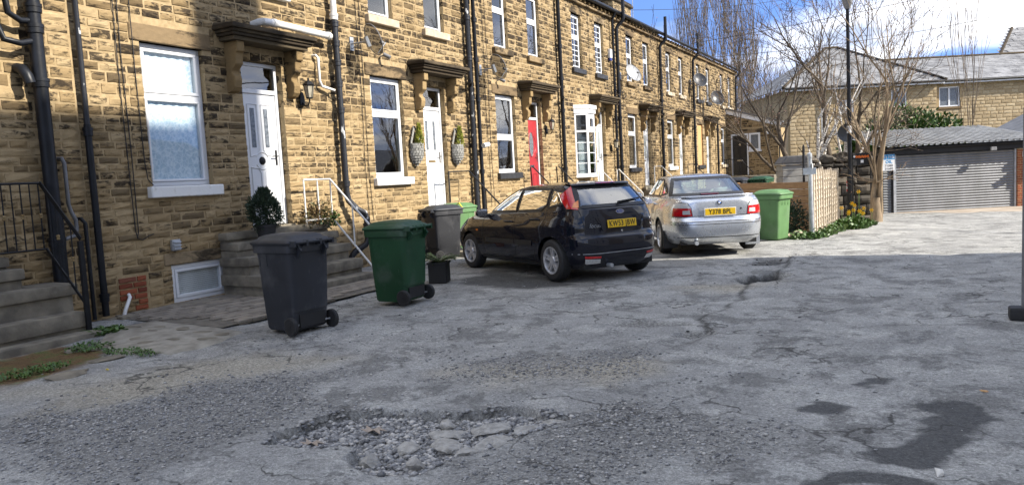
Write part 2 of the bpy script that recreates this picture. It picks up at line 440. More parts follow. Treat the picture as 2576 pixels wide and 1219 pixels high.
# ------------------------------------------------------------------ terrace
WX = -9.0
PITCH_H = 4.73
def HY(k): return 5.6 + PITCH_H * (k - 1)
def stone_template(seed, k=1.0):
    r = random.Random(seed); mb = MB(); n = 4   # k scales the face relief
    ys = [0.03 + r.uniform(0, .012), .34 + r.uniform(-.08, .08), .67 + r.uniform(-.08, .08), .97 - r.uniform(0, .012)]
    zs = [.065 + r.uniform(0, .03), .36 + r.uniform(-.06, .06), .66 + r.uniform(-.06, .06), .935 - r.uniform(0, .03)]
    fr = []
    for i in range(n):
        row = []
        for j in range(n):
            edge = i in (0, 3) or j in (0, 3)
            row.append((1.0 + k * ((-.20 + r.uniform(-.06, .05)) if edge else r.uniform(-.12, .26)), ys[i] + (r.uniform(-.012, .012) if edge else 0), zs[j] + (r.uniform(-.03, .03) if edge else 0)))
        fr.append(row)
    mb.grid(fr)
    ring = [(0, j) for j in range(3)] + [(i, 3) for i in range(3)] + [(3, j) for j in range(3, 0, -1)] + [(i, 0) for i in range(3, 0, -1)]
    idx = [i * n + j for i, j in ring]; b = len(mb.v)
    for i, j in ring: mb.v.append((0.0, (0.0, .34, .67, 1.0)[i], (0.0, .36, .66, 1.0)[j]))
    for k in range(12):
        k2 = (k + 1) % 12; mb.f.append((idx[k], b + k, b + k2, idx[k2])); mb.m.append(0)
    return mb
STN = [stone_template(100 + i, .68) for i in range(12)] + [stone_template(200 + i, .2) for i in range(8)]
STN_ME = [s_.mesh('stone_%d' % i, M['stone'], flip=True) for i, s_ in enumerate(STN)]
def joined_stones(name, lst, mats, parent, tmpl=None):
    """lst of (template, x, y, z, sx, sy, sz) -> one mesh"""
    tmpl = tmpl or STN
    V = []; F = []; off = 0
    for (t, x, y, z, sx, sy, sz) in lst:
        a = np.array(tmpl[t].v) * (sx, sy, sz) + (x, y, z); V.append(a)
        F.extend([tuple(i + off for i in f) for f in tmpl[t].f]); off += len(a)
    me = bpy.data.meshes.new(name)
    me.from_pydata(np.vstack(V).tolist(), [], F); me.materials.append(mats)
    bm = bmesh.new(); bm.from_mesh(me); bmesh.ops.recalc_face_normals(bm, faces=bm.faces[:]); bm.to_mesh(me); bm.free()
    return tag(link(name, me, parent), kind='stuff')
crng = random.Random(21)
COURSES = []
_z = -0.12
while _z < 6.62:
    h = crng.choice([.085, .095, .10, .11, .115, .13]) if _z < 2.7 else crng.choice([.11, .12, .13, .14, .15])
    if _z + h > 6.55: h = 6.64 - _z
    COURSES.append((_z, _z + h)); _z += h
def wall_stones(u0, u1, holes, seed):
    r = random.Random(seed); out = []; J = 0.010
    for (z0, z1) in COURSES:
        segs = [(u0, u1, 0, 0)]
        for (a, b, c, d, deep) in holes:
            if c < z1 - 0.03 and d > z0 + 0.03:
                ns = []
                for (p, q, lp, lq) in segs:
                    if b <= p or a >= q: ns.append((p, q, lp, lq)); continue
                    if a > p + .02: ns.append((p, a, lp, deep))
                    if b < q - .02: ns.append((b, q, deep, lq))
                segs = ns
        for (p, q, lp, lq) in segs:
            L = q - p; cuts = [p]; x = p
            while q - x > 0.55:
                st = r.uniform(.16, .42); x += st; cuts.append(x)
            if q - x > 0.36: cuts.append(x + (q - x) * r.uniform(.4, .6))
            cuts.append(q)
            for i in range(len(cuts) - 1):
                a, b = cuts[i], cuts[i + 1]
                if b - a < 0.03: continue
                deep = (lp if i == 0 else 0) or (lq if i == len(cuts) - 2 else 0)
                ja = -.006 if (i == 0 and lp) else J / 2; jb = -.006 if (i == len(cuts) - 2 and lq) else J / 2
                out.append((a + ja, b - jb, z0 + J / 2, z1 - J / 2, deep))
    return out
def plate_cells(mb, u0, u1, z0, z1, holes, x0, x1):
    us = sorted({u0, u1, *[h[0] for h in holes], *[h[1] for h in holes]}); zs = sorted({z0, z1, *[h[2] for h in holes], *[h[3] for h in holes]})
    us = [u for u in us if u0 <= u <= u1]; zs = [z for z in zs if z0 <= z <= z1]
    for a, b in zip(us, us[1:]):
        run = None
        for c, d in zip(zs, zs[1:]):
            m, n = (a + b) / 2, (c + d) / 2
            solid = not any(h[0] < m < h[1] and h[2] < n < h[3] for h in holes)
            if solid: run = (run[0], d) if run else (c, d)
            if (not solid or d == zs[-1]) and run:
                mb.box(x0, x1, a, b, run[0], run[1]); run = None
def slab(name, parent, mat, x0, x1, y0, y1, z0, z1, bev=0.008):
    return MB().box(x0, x1, y0, y1, z0, z1).build(name, mat, parent, bevel=bev, seg=1)
# ---- windows and doors (coordinates: x out of the wall, y along it, z up)
def pane_obj(parent, x, y0, y1, z0, z1, mat=None, name='pane'):
    return MB().box(x - .006, x + .006, y0, y1, z0, z1).build(name, mat or M['glass'], parent)
def bars(mb, y0, y1, z0, z1, w, x0, x1):
    mb.box(x0, x1, y0, y1, z0, z0 + w); mb.box(x0, x1, y0, y1, z1 - w, z1)
    mb.box(x0, x1, y0, y0 + w, z0 + w, z1 - w); mb.box(x0, x1, y1 - w, y1, z0 + w, z1 - w)
def wavy(y0, y1, z0, z1, x, amp=.03, n=40, f=9):
    P = []
    for i in range(n + 1):
        y = y0 + (y1 - y0) * i / n; xx = x + amp * math.sin(i / n * f * 2 * PI) * .5
        P.append([(xx, y, z0), (xx + .004, y, (z0 + z1) / 2), (xx, y, z1)])
    return MB().grid(P)
def window(house, y0, y1, z0, z1, split=.36, inner='dark', georgian=None, fx=-.095, w=.065, wood=None):
    """upvc window in an opening; split = share of the height taken by the top light"""
    e = empty('window', (0, 0, 0), parent=house)
    fr = MB(); bars(fr, y0, y1, z0, z1, w, fx - .06, fx)
    zt = z1 - (z1 - z0) * split
    lights = [(z0 + w, z1 - w)]
    if split:
        fr.box(fx - .058, fx - .002, y0 + w, y1 - w, zt - w * .55, zt + w * .55); lights = [(z0 + w, zt - w * .55), (zt + w * .55, z1 - w)]
    fr.build('frame', M['white'], e, bevel=.008, seg=1)
    for li, (a, b) in enumerate(lights):
        s = MB(); ww = .035 if li == 0 and split else .045
        bars(s, y0 + w + .001, y1 - w - .001, a + .001, b - .001, ww, fx - .05, fx + .012)
        s.build('sash', M['white'], e, bevel=.006, seg=1)
        pane_obj(e, fx - .02, y0 + w + ww - .005, y1 - w - ww + .005, a + ww - .005, b - ww + .005, M['glass_low'] if inner == 'lace' else None)
        if georgian:
            g = MB(); ny, nz = georgian[li] if isinstance(georgian[0], tuple) else georgian
            for i in range(1, ny):
                yy = y0 + w + ww + (y1 - y0 - 2 * w - 2 * ww) * i / ny; g.box(fx - .012, fx - .002, yy - .011, yy + .011, a + ww, b - ww)
            for i in range(1, nz):
                zz = a + ww + (b - a - 2 * ww) * i / nz; g.box(fx - .0125, fx - .0015, y0 + w + ww, y1 - w - ww, zz - .011, zz + .011)
            g.build('glazing_bar', M['white'], e)
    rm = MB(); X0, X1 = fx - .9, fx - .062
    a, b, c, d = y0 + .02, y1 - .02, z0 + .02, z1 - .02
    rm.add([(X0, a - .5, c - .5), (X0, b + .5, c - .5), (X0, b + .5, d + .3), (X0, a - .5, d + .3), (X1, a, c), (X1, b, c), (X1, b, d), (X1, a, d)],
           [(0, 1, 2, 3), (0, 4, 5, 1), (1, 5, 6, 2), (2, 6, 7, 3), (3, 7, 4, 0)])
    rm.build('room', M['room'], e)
    if inner == 'lace':
        wavy(y0 + .04, y1 - .04, z0 + .04, z1 - .09, fx - .05, .012, 60, 7).build('net_curtain', M['lace'], e, smooth='all')
    elif inner == 'blind':
        MB().box(fx - .12, fx - .11, y0 + .03, y1 - .03, z0 + (z1 - z0) * .1, z1 - .03).build('blind', M['curtain'], e)
    elif inner == 'sides':
        L = y1 - y0
        wavy(y0 + .03, y0 + L * .24, z0 + .05, z1 - .05, fx - .16, .05, 24, 4).build('curtain', M['curtain'], e, smooth='all')
        wavy(y1 - L * .24, y1 - .03, z0 + .05, z1 - .05, fx - .16, .05, 24, 4).build('curtain', M['curtain'], e, smooth='all')
    elif inner == 'full':
        wavy(y0 + .03, y1 - .03, z0 + .04, z1 - .05, fx - .16, .05, 50, 9).build('curtain', M['curtain'], e, smooth='all')
    elif inner == 'right':
        L = y1 - y0
        wavy(y1 - L * .36, y1 - .03, z0 + .05, z1 - .05, fx - .16, .05, 24, 4).build('curtain', M['curtain'], e, smooth='all')
    return e
def moulding(mb, pts, x, w=.022, h=.012, closed=True):
    """raised bead following a 2D path (y, z) on a door face"""
    mb.tube([(x, p, q) for p, q in pts], w * .5, 4, closed=closed)
def arcyz(cy, cz, r, a0, a1, n): return [(cy + r * math.cos(R(a0 + (a1 - a0) * i / n)), cz + r * math.sin(R(a0 + (a1 - a0) * i / n))) for i in range(n + 1)]
def door(house, y0, y1, z0, z1, style='feather', mat=None, fx=-.12, leaf_top=2.02):
    e = empty('door', (0, 0, 0), parent=house)
    fm = M['white']; w = .06
    zl = z0 + leaf_top + .05
    fr = MB(); bars(fr, y0, y1, z0, z1, w, fx - .07, fx); fr.box(fx - .068, fx - .002, y0 + w, y1 - w, zl, zl + .07)
    fr.build('frame', fm, e, bevel=.007, seg=1)
    pane_obj(e, fx - .03, y0 + w, y1 - w, zl + .07, z1 - w, M['glass'], 'fanlight')
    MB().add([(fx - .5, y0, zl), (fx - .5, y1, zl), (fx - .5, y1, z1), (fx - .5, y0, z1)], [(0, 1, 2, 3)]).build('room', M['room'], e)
    a, b, c, d = y0 + w + .004, y1 - w - .004, z0 + .035, zl - .004
    lm = mat or M['white']; lx = fx - .028
    lf = MB().box(lx - .05, lx, a, b, c, d)
    leaf = lf.build('leaf', lm, e)
    W_, cy = b - a, (a + b) / 2
    mo = MB(); gl = None
    if style in ('feather', 'slots'):
        ya, yb = a + W_ * .17, a + W_ * .44; yc, yd = a + W_ * .56, a + W_ * .83; zb, zt = c + 1.06, d - .16
        # upper panels with a scooped corner round the central knocker boss
        for (p, q, sgn) in ((ya, yb, 1), (yc, yd, -1)):
            inner, outer = (q, p) if sgn > 0 else (p, q)
            path = [(p, zt), (q, zt)] if True else []
            path = [(p, zt), (q, zt), (q, zb + .10 if sgn > 0 else zb), (q - (.05 if sgn > 0 else 0), zb + (.03 if sgn > 0 else 0)), (p + (0 if sgn > 0 else .05), zb + (0 if sgn > 0 else .03)), (p, zb if sgn > 0 else zb + .10)]
            moulding(mo, path, lx + .002, .024)
            g = MB().box(lx - .004, lx + .0045, p + W_ * .075, q - W_ * .075, zb + .14, zt - .06)
            g.build('glass_slot', M['frosted'], e)
            path = [(p, c + .16), (q, c + .16), (q, zb - .17 if sgn < 0 else zb - .26), (q - (0 if sgn < 0 else .05), zb - .17 if sgn < 0 else zb - .19), (p + (.05 if sgn < 0 else 0), zb - .19 if sgn < 0 else zb - .17), (p, zb - .26 if sgn < 0 else zb - .17)]
            moulding(mo, path, lx + .002, .024)
        if style == 'feather':
            moulding(mo, arcyz(cy, zb - .07, .135, 25, 155, 10), lx + .002, .024, closed=False)
            moulding(mo, arcyz(cy, zb - .07, .135, 205, 335, 10), lx + .002, .024, closed=False)
            MB().lathe([(0.0, .028), (.03, .026), (.055, .016), (.066, 0)], (lx, cy, zb - .07), 'x', 20).build('knocker', M['blackiron'], e, smooth=True)
        MB().box(lx, lx + .008, cy - .13, cy + .13, c + (.42 if style == 'feather' else .93), c + (.465 if style == 'feather' else .98)).build('letterbox', M['blackiron'] if style == 'feather' else M['brass'], e, bevel=.003, seg=1)
    elif style == 'oval':
        ov = [(cy + .135 * math.cos(t * PI / 14), c + 1.38 + .33 * math.sin(t * PI / 14)) for t in range(28)]
        moulding(mo, ov, lx + .002, .03)
        MB().prism([(p, q) for p, q in ov], 'x', lx - .004, lx + .005).build('oval_glass', M['frosted'], e)
        for (p, q) in ((a + W_ * .14, a + W_ * .44), (a + W_ * .56, a + W_ * .86)):
            moulding(mo, [(p, c + .14), (q, c + .14), (q, c + .60), (p, c + .60)], lx + .002, .024)
        moulding(mo, arcyz(cy, c + 1.38, .27, -60, 60, 8), lx + .002, .02, closed=False); moulding(mo, arcyz(cy, c + 1.38, .27, 120, 240, 8), lx + .002, .02, closed=False)
        MB().box(lx, lx + .008, cy - .12, cy + .12, c + .78, c + .83).build('letterbox', M['chrome'], e, bevel=.003, seg=1)
    elif style == 'glazed':
        for (q0, q1) in ((.14, .44), (.56, .86)):
            MB().box(lx - .004, lx + .005, a + W_ * q0, a + W_ * q1, c + 1.0, d - .18).build('glass_slot', M['glass'], e)
            moulding(mo, [(a + W_ * q0, c + .15), (a + W_ * q1, c + .15), (a + W_ * q1, c + .8), (a + W_ * q0, c + .8)], lx + .002, .024)
        MB().box(lx, lx + .008, cy - .12, cy + .12, c + .88, c + .93).build('letterbox', M['chrome'], e, bevel=.003, seg=1)
    elif style == 'six':
        for (q0, q1) in ((.13, .43), (.57, .87)):
            for (r0, r1) in ((.12, .62), (.78, 1.42), (1.56, 1.86)):
                moulding(mo, [(a + W_ * q0, c + r0), (a + W_ * q1, c + r0), (a + W_ * q1, c + r1), (a + W_ * q0, c + r1)], lx + .002, .026)
        MB().box(lx, lx + .008, cy - .14, cy + .14, c + .67, c + .73).build('letterbox', M['chrome'], e, bevel=.003, seg=1)
    mo.build('moulding', lm, e, smooth=True)
    h = MB(); hy = b - .055
    h.box(lx, lx + .012, hy - .018, hy + .018, c + .92, c + 1.16); h.tube([(lx + .01, hy, c + 1.06), (lx + .05, hy, c + 1.06), (lx + .052, hy - .11, c + 1.06)], .010, 8)
    h.build('handle', M['blackiron'] if style == 'feather' else M['chrome'], e, bevel=.003, seg=1)
    return e
def canopy(house, y0, y1, z0):
    c = MB()
    for (i, a, b, out) in ((0, .0, .06, .31), (1, .061, .105, .355), (2, .106, .15, .385), (3, .151, .215, .43)):
        ins = .43 - out; c.box(-.02, out, y0 + ins * .9, y1 - ins * .9, z0 + a, z0 + b)
    c.add([(-.02, y0 + .004, z0 + .216), (.425, y0 + .004, z0 + .216), (.425, y1 - .004, z0 + .216), (-.02, y1 - .004, z0 + .216), (-.02, y0 + .05, z0 + .27), (-.02, y1 - .05, z0 + .27), (.3, y1 - .05, z0 + .235), (.3, y0 + .05, z0 + .235)],
          [(0, 1, 7, 4), (1, 2, 6, 7), (2, 3, 5, 6), (4, 7, 6, 5), (0, 3, 2, 1), (0, 4, 5, 3)])
    e = c.build('canopy', M['canopy'], house, bevel=.014, seg=2)
    prof = [(-.02, 0), (.27, 0), (.27, -.15), (.225, -.165), (.215, -.33), (.15, -.385), (.115, -.42), (.115, -.46), (.16, -.50), (.17, -.56), (.15, -.66), (.10, -.72), (-.02, -.74)]
    for yb in (y0 + .19, y1 - .33):
        MB().prism([(p, z0 - .002 + q) for p, q in prof], 'y', yb, yb + .14).build('bracket', M['bracket'], e, bevel=.01, seg=1)
    return e
def downpipe(house, pts, r, mat, collars=(), name='drainpipe', n=12):
    o = MB().tube(pts, r, n).build(name, mat, house, smooth=True)
    for (x, y, z) in collars:
        MB().lathe([(r, -.07), (r + .014, -.07), (r + .014, -.01), (r + .02, -.008), (r + .02, .03), (r, .03)], (x, y, z), 'z', n).build('collar', mat, o, smooth=True)
    return o
def on_line(pts, z):
    for a, b in zip(pts, pts[1:]):
        if (a[2] - z) * (b[2] - z) <= 0:
            k = (z - a[2]) / (b[2] - a[2] or 1); return (a[0] + (b[0] - a[0]) * k, a[1] + (b[1] - a[1]) * k, z)
HOUSE = {}
LABELS = {
 0: 'stone terraced house at the left edge with a thick black soil pipe',
 1: 'stone terraced house with a lace-curtained window, white front door and small cellar window',
 2: 'stone terraced house with two slate wall baskets beside its white front door',
 3: 'stone terraced house with a red front door behind the black hatchback',
 4: 'stone terraced house with a white bow window and georgian-barred upper windows',
 5: 'stone terraced house with a pale grey satellite dish, right of the bow window house',
 6: 'stone terraced house between two tall vent pipes, with pale upper sills',
 7: 'stone terraced house with a bare timber boarded ground-floor window',
 8: 'last stone terraced house of the row, meeting the low porch'}
def in_view(x, y, z):
    d = Vector((x, y, z - 1.53)); zc = d.dot(_f)
    if zc < .5: return None
    px, py = 1288 + 1880 * d.dot(_r2) / zc, 609.5 - 1880 * d.dot(_u2) / zc
    return zc if -30 < px < 2606 and -30 < py < 1249 else None
DU_W, DU_D = (.93, 1.93), (2.60, 3.43)
UPA, UPB = (1.02, 1.76), (2.84, 3.58)
ZW, ZU = (1.70, 3.60), (4.72, 6.34)
for k in range(0, 9):
    y0 = HY(k); h = empty('terraced_house', (WX, y0, 0), 0, LABELS[k], 'house', 'houses of the stone terrace')
    HOUSE[k] = h
    bay = (k == 4)
    wz = (ZW[0] - .02, ZW[1])
    holes = ([(DU_D[0], DU_D[1], .95, 3.56)] if k < 8 else []) + [(UPA[0], UPA[1], *ZU), (UPB[0], UPB[1], *ZU)]
    lint = []; sil = []
    if bay: holes.append((.92, 2.06, 1.45, 3.55))
    else:
        holes.append((DU_W[0], DU_W[1], *wz)); lint.append((DU_W[0] - .14, DU_W[1] + .14, 3.60, 3.83)); sil.append((DU_W[0] - .08, DU_W[1] + .1, wz[0] - .15, wz[0], 'g'))
    for U in (UPA, UPB):
        lint.append((U[0] - .1, U[1] + .1, 6.34, 6.53)); sil.append((U[0] - .1, U[1] + .1, 4.72 - .15, 4.72, 'u'))
    if k == 1: holes.append((1.10, 2.02, .07, .60)); lint.append((1.0, 2.1, .60, .76))
    # backing wall
    wall = MB(); plate_cells(wall, 0, PITCH_H, -.3, 6.80, [hh[:4] for hh in holes], -.28, -.0105)
    wo = wall.build('wall', M['mortar'], h)
    dead = [(a, b, c, d, 1) for (a, b, c, d) in holes] + [(a, b, c, d, 0) for (a, b, c, d) in lint] + [(a, b, c, d, 0) for (a, b, c, d, _) in sil] + ([(2.15, 3.83, 3.76, 4.0, 0)] if k < 8 else [])
    if k == 1: dead.append((.30, .74, .0, .56, 0))
    us0 = 0.0 if k else 2.0
    st = wall_stones(us0, PITCH_H, dead, 50 + k)
    scored = []
    for (a, b, c, d, deep) in st:
        zc = in_view(WX, y0 + (a + b) / 2, (c + d) / 2)
        if zc is None: scored.append((0.0, (a, b, c, d, deep)))
        else: scored.append(((b - a) * (d - c) / zc ** 2, (a, b, c, d, deep)))
    scored.sort(key=lambda s_: -s_[0]); rest = []
    r = random.Random(900 + k)
    for i, (sco, (a, b, c, d, deep)) in enumerate(scored):
        t = 12 + r.randrange(8) if deep else r.randrange(12); dep = .17 if deep else .05
        args = (-dep - .004 + r.uniform(.0, .012), a, c, dep, b - a, d - c)
        if i < 300 and sco > 0: link('stone', STN_ME[t], wo, args[:3], None, args[3:])
        else: rest.append((t, *args))
    if rest: joined_stones('stonework', rest, M['stone'], wo)
    for (a, b, c, d) in lint: slab('lintel', h, M['dressed'], -.2, .012, a, b, c, d, .012)
    for (a, b, c, d, w_) in sil:
        m_ = {1: 'whitepaint', 2: 'whitepaint' if w_ == 'g' else 'palesill', 3: 'blacksill' if w_ == 'g' else 'dressed', 4: 'blacksill', 5: 'blacksill' if w_ == 'g' else 'dressed', 6: 'palesill' if w_ == 'u' else 'whitepaint', 7: 'blacksill', 8: 'palesill'}.get(k, 'dressed')
        slab('sill', h, M[m_], -.18, .085, a, b, c, d, .012)
    # eaves
    slab('eaves_course', h, M['dressed'], -.28, .10, .002, PITCH_H - .002, 6.64, 6.71, .01)
    for i in range(14):
        yb = .12 + i * PITCH_H / 14
        slab('corbel', h, M['bracket'], -.02, .135, yb, yb + .11, 6.712, 6.80, .012)
    MB().tube([(.21, 0, 6.86), (.21, PITCH_H, 6.86)], .062, 10).build('gutter', M['blackpipe'], h, smooth=True)
    rf = MB().prism([(.20, 6.83), (.22, 6.88), (-4.2, 9.62), (-8.6, 6.88), (-8.6, 6.80), (-4.2, 9.5)], 'y', 0, PITCH_H).build('roof', M['slate'], h)
    MB().box(-8.4, -8.2, 0, PITCH_H, -.3, 6.82).build('rear_wall', M['mortar'], h)
    # openings
    inner_g = {1: 'lace', 2: 'right', 3: 'dark', 5: 'full', 6: 'blind', 7: 'blind', 8: 'full'}.get(k, 'dark')
    if bay: pass
    else:
        window(h, DU_W[0], DU_W[1], *wz, split=.36 if k != 3 else .54, inner=inner_g)
        if k == 7: slab('window_board', h, M['oakboard'], -.09, -.07, DU_W[0] + .01, DU_W[1] - .01, wz[0] + .01, wz[1] - .01, .004)
    geo = ((2, 3), (2, 5)) if k == 4 else None
    for U in (UPA, UPB):
        window(h, U[0], U[1], *ZU, split=.42, inner={1: 'lace', 2: 'blind', 3: 'sides', 4: 'full', 5: 'sides', 6: 'full'}.get(k, 'blind'), georgian=((2, 5), (2, 3)) if k == 4 else None)
    if k == 8: continue
    if k in (0, 1): door(h, *DU_D, 1.0, 3.55, 'feather')
    elif k == 2: door(h, *DU_D, 1.0, 3.55, 'slots')
    elif k == 3: door(h, *DU_D, 1.0, 3.55, 'oval', M['reddoor'])
    else: door(h, *DU_D, 1.0, 3.55, 'glazed')
    slab('threshold', h, M['stepstone'], -.2, .02, DU_D[0] - .05, DU_D[1] + .05, .87, .995, .01)
    canopy(h, 2.13, 3.85, 3.762)
# ------------------------------------------------------------------ fittings of the houses
def bow_window(h):
    """white bow window of house 4: sill, three faceted lights with bars, moulded head"""
    e = empty('bow_window', (0, 0, 0), parent=h)
    ya, yb, z0, z1, out = .92, 2.06, 1.52, 3.36, .30
    P = [(.0, ya), (out * .93, ya + .24), (out, (ya + yb) / 2), (out * .93, yb - .24), (.0, yb)]
    P = [(.0, ya), (out, ya + .30), (out, yb - .30), (.0, yb)]
    def ring(d): return [(0 if p < .01 else p + d, q + (-d if q < 1.2 else d) * (.6)) for p, q in P]
    for nm, d, a, b, m in (('bow_sill', .05, z0 - .07, z0, 'white'), ('bow_head', .04, z1, z1 + .13, 'white'), ('bow_roof', .07, z1 + .131, z1 + .25, 'whitepaint')):
        MB().prism([(-.2, ring(d)[0][1])] + ring(d) + [(-.2, ring(d)[-1][1])], 'z', a, b).build(nm, M[m], e, bevel=.012, seg=2)
    for fi in range(3):
        a, b = Vector((*P[fi], 0)), Vector((*P[fi + 1], 0)); t = (b - a); L = t.length; t.normalize(); n = Vector((t.y, -t.x, 0))
        fr = MB()
        def bar(s0, s1, za, zb, d0, d1):
            c = a + t * ((s0 + s1) / 2) + n * ((d0 + d1) / 2); fr.obox((c.x, c.y, (za + zb) / 2), t * ((s1 - s0) / 2), n * ((d1 - d0) / 2), (0, 0, (zb - za) / 2))
        w = .05
        bar(0, L, z0, z0 + w, -.06, 0); bar(0, L, z1 - w, z1, -.06, 0); bar(0, w, z0 + w, z1 - w, -.06, 0); bar(L - w, L, z0 + w, z1 - w, -.06, 0)
        zt = z1 - .56
        bar(w, L - w, zt, zt + .06, -.055, -.003)
        if fi == 1: bar(w, L - w, zt + .06, zt + .16, -.05, .008); bar(w, L - w, z1 - w - .10, z1 - w, -.05, .008); bar(w, w + .09, zt + .16, z1 - w - .1, -.05, .008); bar(L - w - .09, L - w, zt + .16, z1 - w - .1, -.05, .008)
        for i in range(1, 4): bar(w, L - w, z0 + w + (zt - z0 - w) * i / 4 - .011, z0 + w + (zt - z0 - w) * i / 4 + .011, -.035, -.012)
        fr.build('bow_frame', M['white'], e)
        c = a + t * (L / 2) - n * .03
        MB().obox((c.x, c.y, (z0 + z1) / 2), t * (L / 2 - w), n * .004, (0, 0, (z1 - z0) / 2 - w)).build('pane', M['glass'], e)
    wavy(ya + .06, yb - .06, z0 + .04, z1 - .6, -.05, .06, 60, 12).build('curtain', M['curtain'], e, smooth='all')
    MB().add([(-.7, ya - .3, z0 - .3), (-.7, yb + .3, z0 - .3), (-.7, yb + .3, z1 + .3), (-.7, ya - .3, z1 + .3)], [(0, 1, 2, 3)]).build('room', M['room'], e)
bow_window(HOUSE[4])
def U(k, y): return y - HY(k)
# house 0: soil stack with branches, grey waste pipe, small pipe
h = HOUSE[0]; u = U(0, 5.13)
pts = [(.115, u, .28), (.115, u, 7.3)]
sp = downpipe(h, pts, .078, M['blackpipe'], [(.115, u, z) for z in (2.94, 3.55, 3.78, 1.1, 5.2)], 'soil_pipe', 16)
b = MB(); b.tube([(.115, u, 3.62), (.13, u - .16, 3.60), (.16, u - .30, 3.66), (.16, u - .32, 3.85), (.10, u - .33, 4.3)], .035, 10); b.tube([(.115, u, 3.40), (.16, u - .2, 3.34), (.17, u - .38, 3.36), (.16, u - .42, 3.5), (.0, u - .42, 3.6)], .035, 10)
b.build('branch_pipe', M['blackpipe'], h, smooth=True)
MB().tube([(.0, u - .18, 3.08), (.10, u - .18, 3.06), (.17, u - .17, 2.98), (.175, u - .15, 2.9)], .062, 12).build('overflow_pipe', M['blackpipe'], h, smooth=True)
u2 = U(0, 5.34)
MB().tube([(-.02, u2 - .03, 2.06), (.05, u2 - .02, 2.06), (.06, u2, 2.0), (.06, u2, 1.52), (.065, u2 + .02, 1.42), (.075, u2 + .06, 1.32), (.075, u2 + .06, 1.2), (.08, u2 + .02, 1.13), (.10, u2 - .12, 1.10)], .024, 10).build('waste_pipe', M['greypipe'], h, smooth=True)
u3 = U(0, 5.52)
MB().tube([(-.02, u3 - .05, 1.33), (.05, u3 - .04, 1.33), (.06, u3, 1.27), (.06, u3, .08)], .024, 10).build('waste_pipe', M['blackpipe'], h, smooth=True)
# house 1
h = HOUSE[1]; u = U(1, 5.66)
MB().tube([(.075, u, 2.45), (.075, u, 6.7), (.21, u, 6.82)], .034, 12).build('drainpipe', M['flaky'], h, smooth=True)
downpipe(h, [(.075, u, .10), (.075, u, 2.47)], .041, M['blackpipe'], [(.075, u, 2.40), (.075, u, .35)])
c = MB()
c.tube([(.012, .60, 6.6), (.012, .585, 3.0), (.012, .61, 1.12), (.014, .63, 1.02), (.014, .70, .99), (.014, .80, 1.04), (.014, .87, 1.055)], .007, 6)
c.build('cable', M['cable'], h); c = MB()
c.tube([(.012, .68, 6.6), (.012, .64, 3.4), (.014, .655, 2.1), (.012, .65, 1.10), (.014, .63, 1.04)], .007, 6).build('cable', M['cable'], h); c = MB()
c.tube([(.012, .83, 6.6), (.012, .82, 3.2), (.013, .835, 2.0), (.013, .86, 1.78), (.03, .92, 1.70)], .007, 6).build('cable', M['cable'], h)
v = MB(); v.box(0, .05, 1.11, 1.24, .80, .95)
for i in range(3): v.obox((.062, 1.175, .83 + i * .045), (.02, 0, -.008), (0, .06, 0), (0, 0, .004))
v.build('vent', M['galv'], h, bevel=.004, seg=1)
cw = empty('cellar_window', (0, 0, 0), parent=h)
f_ = MB(); bars(f_, 1.10, 2.02, .07, .60, .06, -.10, -.03); f_.build('frame', M['white'], cw, bevel=.008, seg=1)
f_ = MB(); bars(f_, 1.162, 1.958, .132, .538, .045, -.09, -.02); f_.build('sash', M['white'], cw, bevel=.006, seg=1)
pane_obj(cw, -.05, 1.2, 1.92, .17, .50, M['glass_low'])
bl = MB()
for i in range(13): bl.box(-.085, -.075, 1.19, 1.93, .165 + i * .027, .165 + i * .027 + .022)
bl.build('blind', M['curtain'], cw); MB().box(-.30, -.29, 1.1, 2.02, .07, .60).build('room', M['room'], cw)
k_ = MB(); k_.box(.02, .22, 1.0, 1.14, -.05, .085); k_.box(.223, .36, .98, 2.3, -.05, .075); k_.box(.02, .22, 2.02, 2.18, -.05, .08)
k_.build('cellar_kerb', M['stepstone'], h, bevel=.012, seg=1)
# brick infill beside the cellar window
pt = MB().box(-.02, -.004, .30, .74, -.02, .56).build('infill_mortar', M['mortar'], h)
r = random.Random(5)
bme = STN_ME
BR = [stone_template(300 + i, .25) for i in range(3)]
BR_ME = [s_.mesh('brick_%d' % i, M['redbrick'], flip=True) for i, s_ in enumerate(BR)]
for j in range(7):
    off = .0 if j % 2 else .06
    for i, (a, b_) in enumerate(((.31, .50 + off), (.512 + off, .70))):
        mm = BR_ME[r.randrange(3)] if not (i == 0 and j < 3 or j == 0) else STN_ME[12 + r.randrange(8)]
        link('brick', mm, pt, (-.04, a, .005 + j * .076), None, (.052 + r.uniform(0, .008), b_ - a, .066))
MB().tube([(.02, .42, .31), (.06, .41, .28), (.12, .29, .13), (.12, .27, .08), (.12, .27, .0)], .023, 10).build('drain_spout', M['whitepipe'], h, smooth=True)
MB().tube([(.06, 2.10, .42), (.06, 2.10, .06)], .02, 8).build('conduit', M['blackpipe'], h, smooth=True)
gb = MB(); gb.box(.02, .20, .02, .22, -.04, .06); gb.box(.205, .33, .10, .34, -.04, .09); gb.box(.02, .13, .225, .36, -.04, .055); gb.build('gully_surround', M['stepstone'], h, bevel=.01, seg=1)
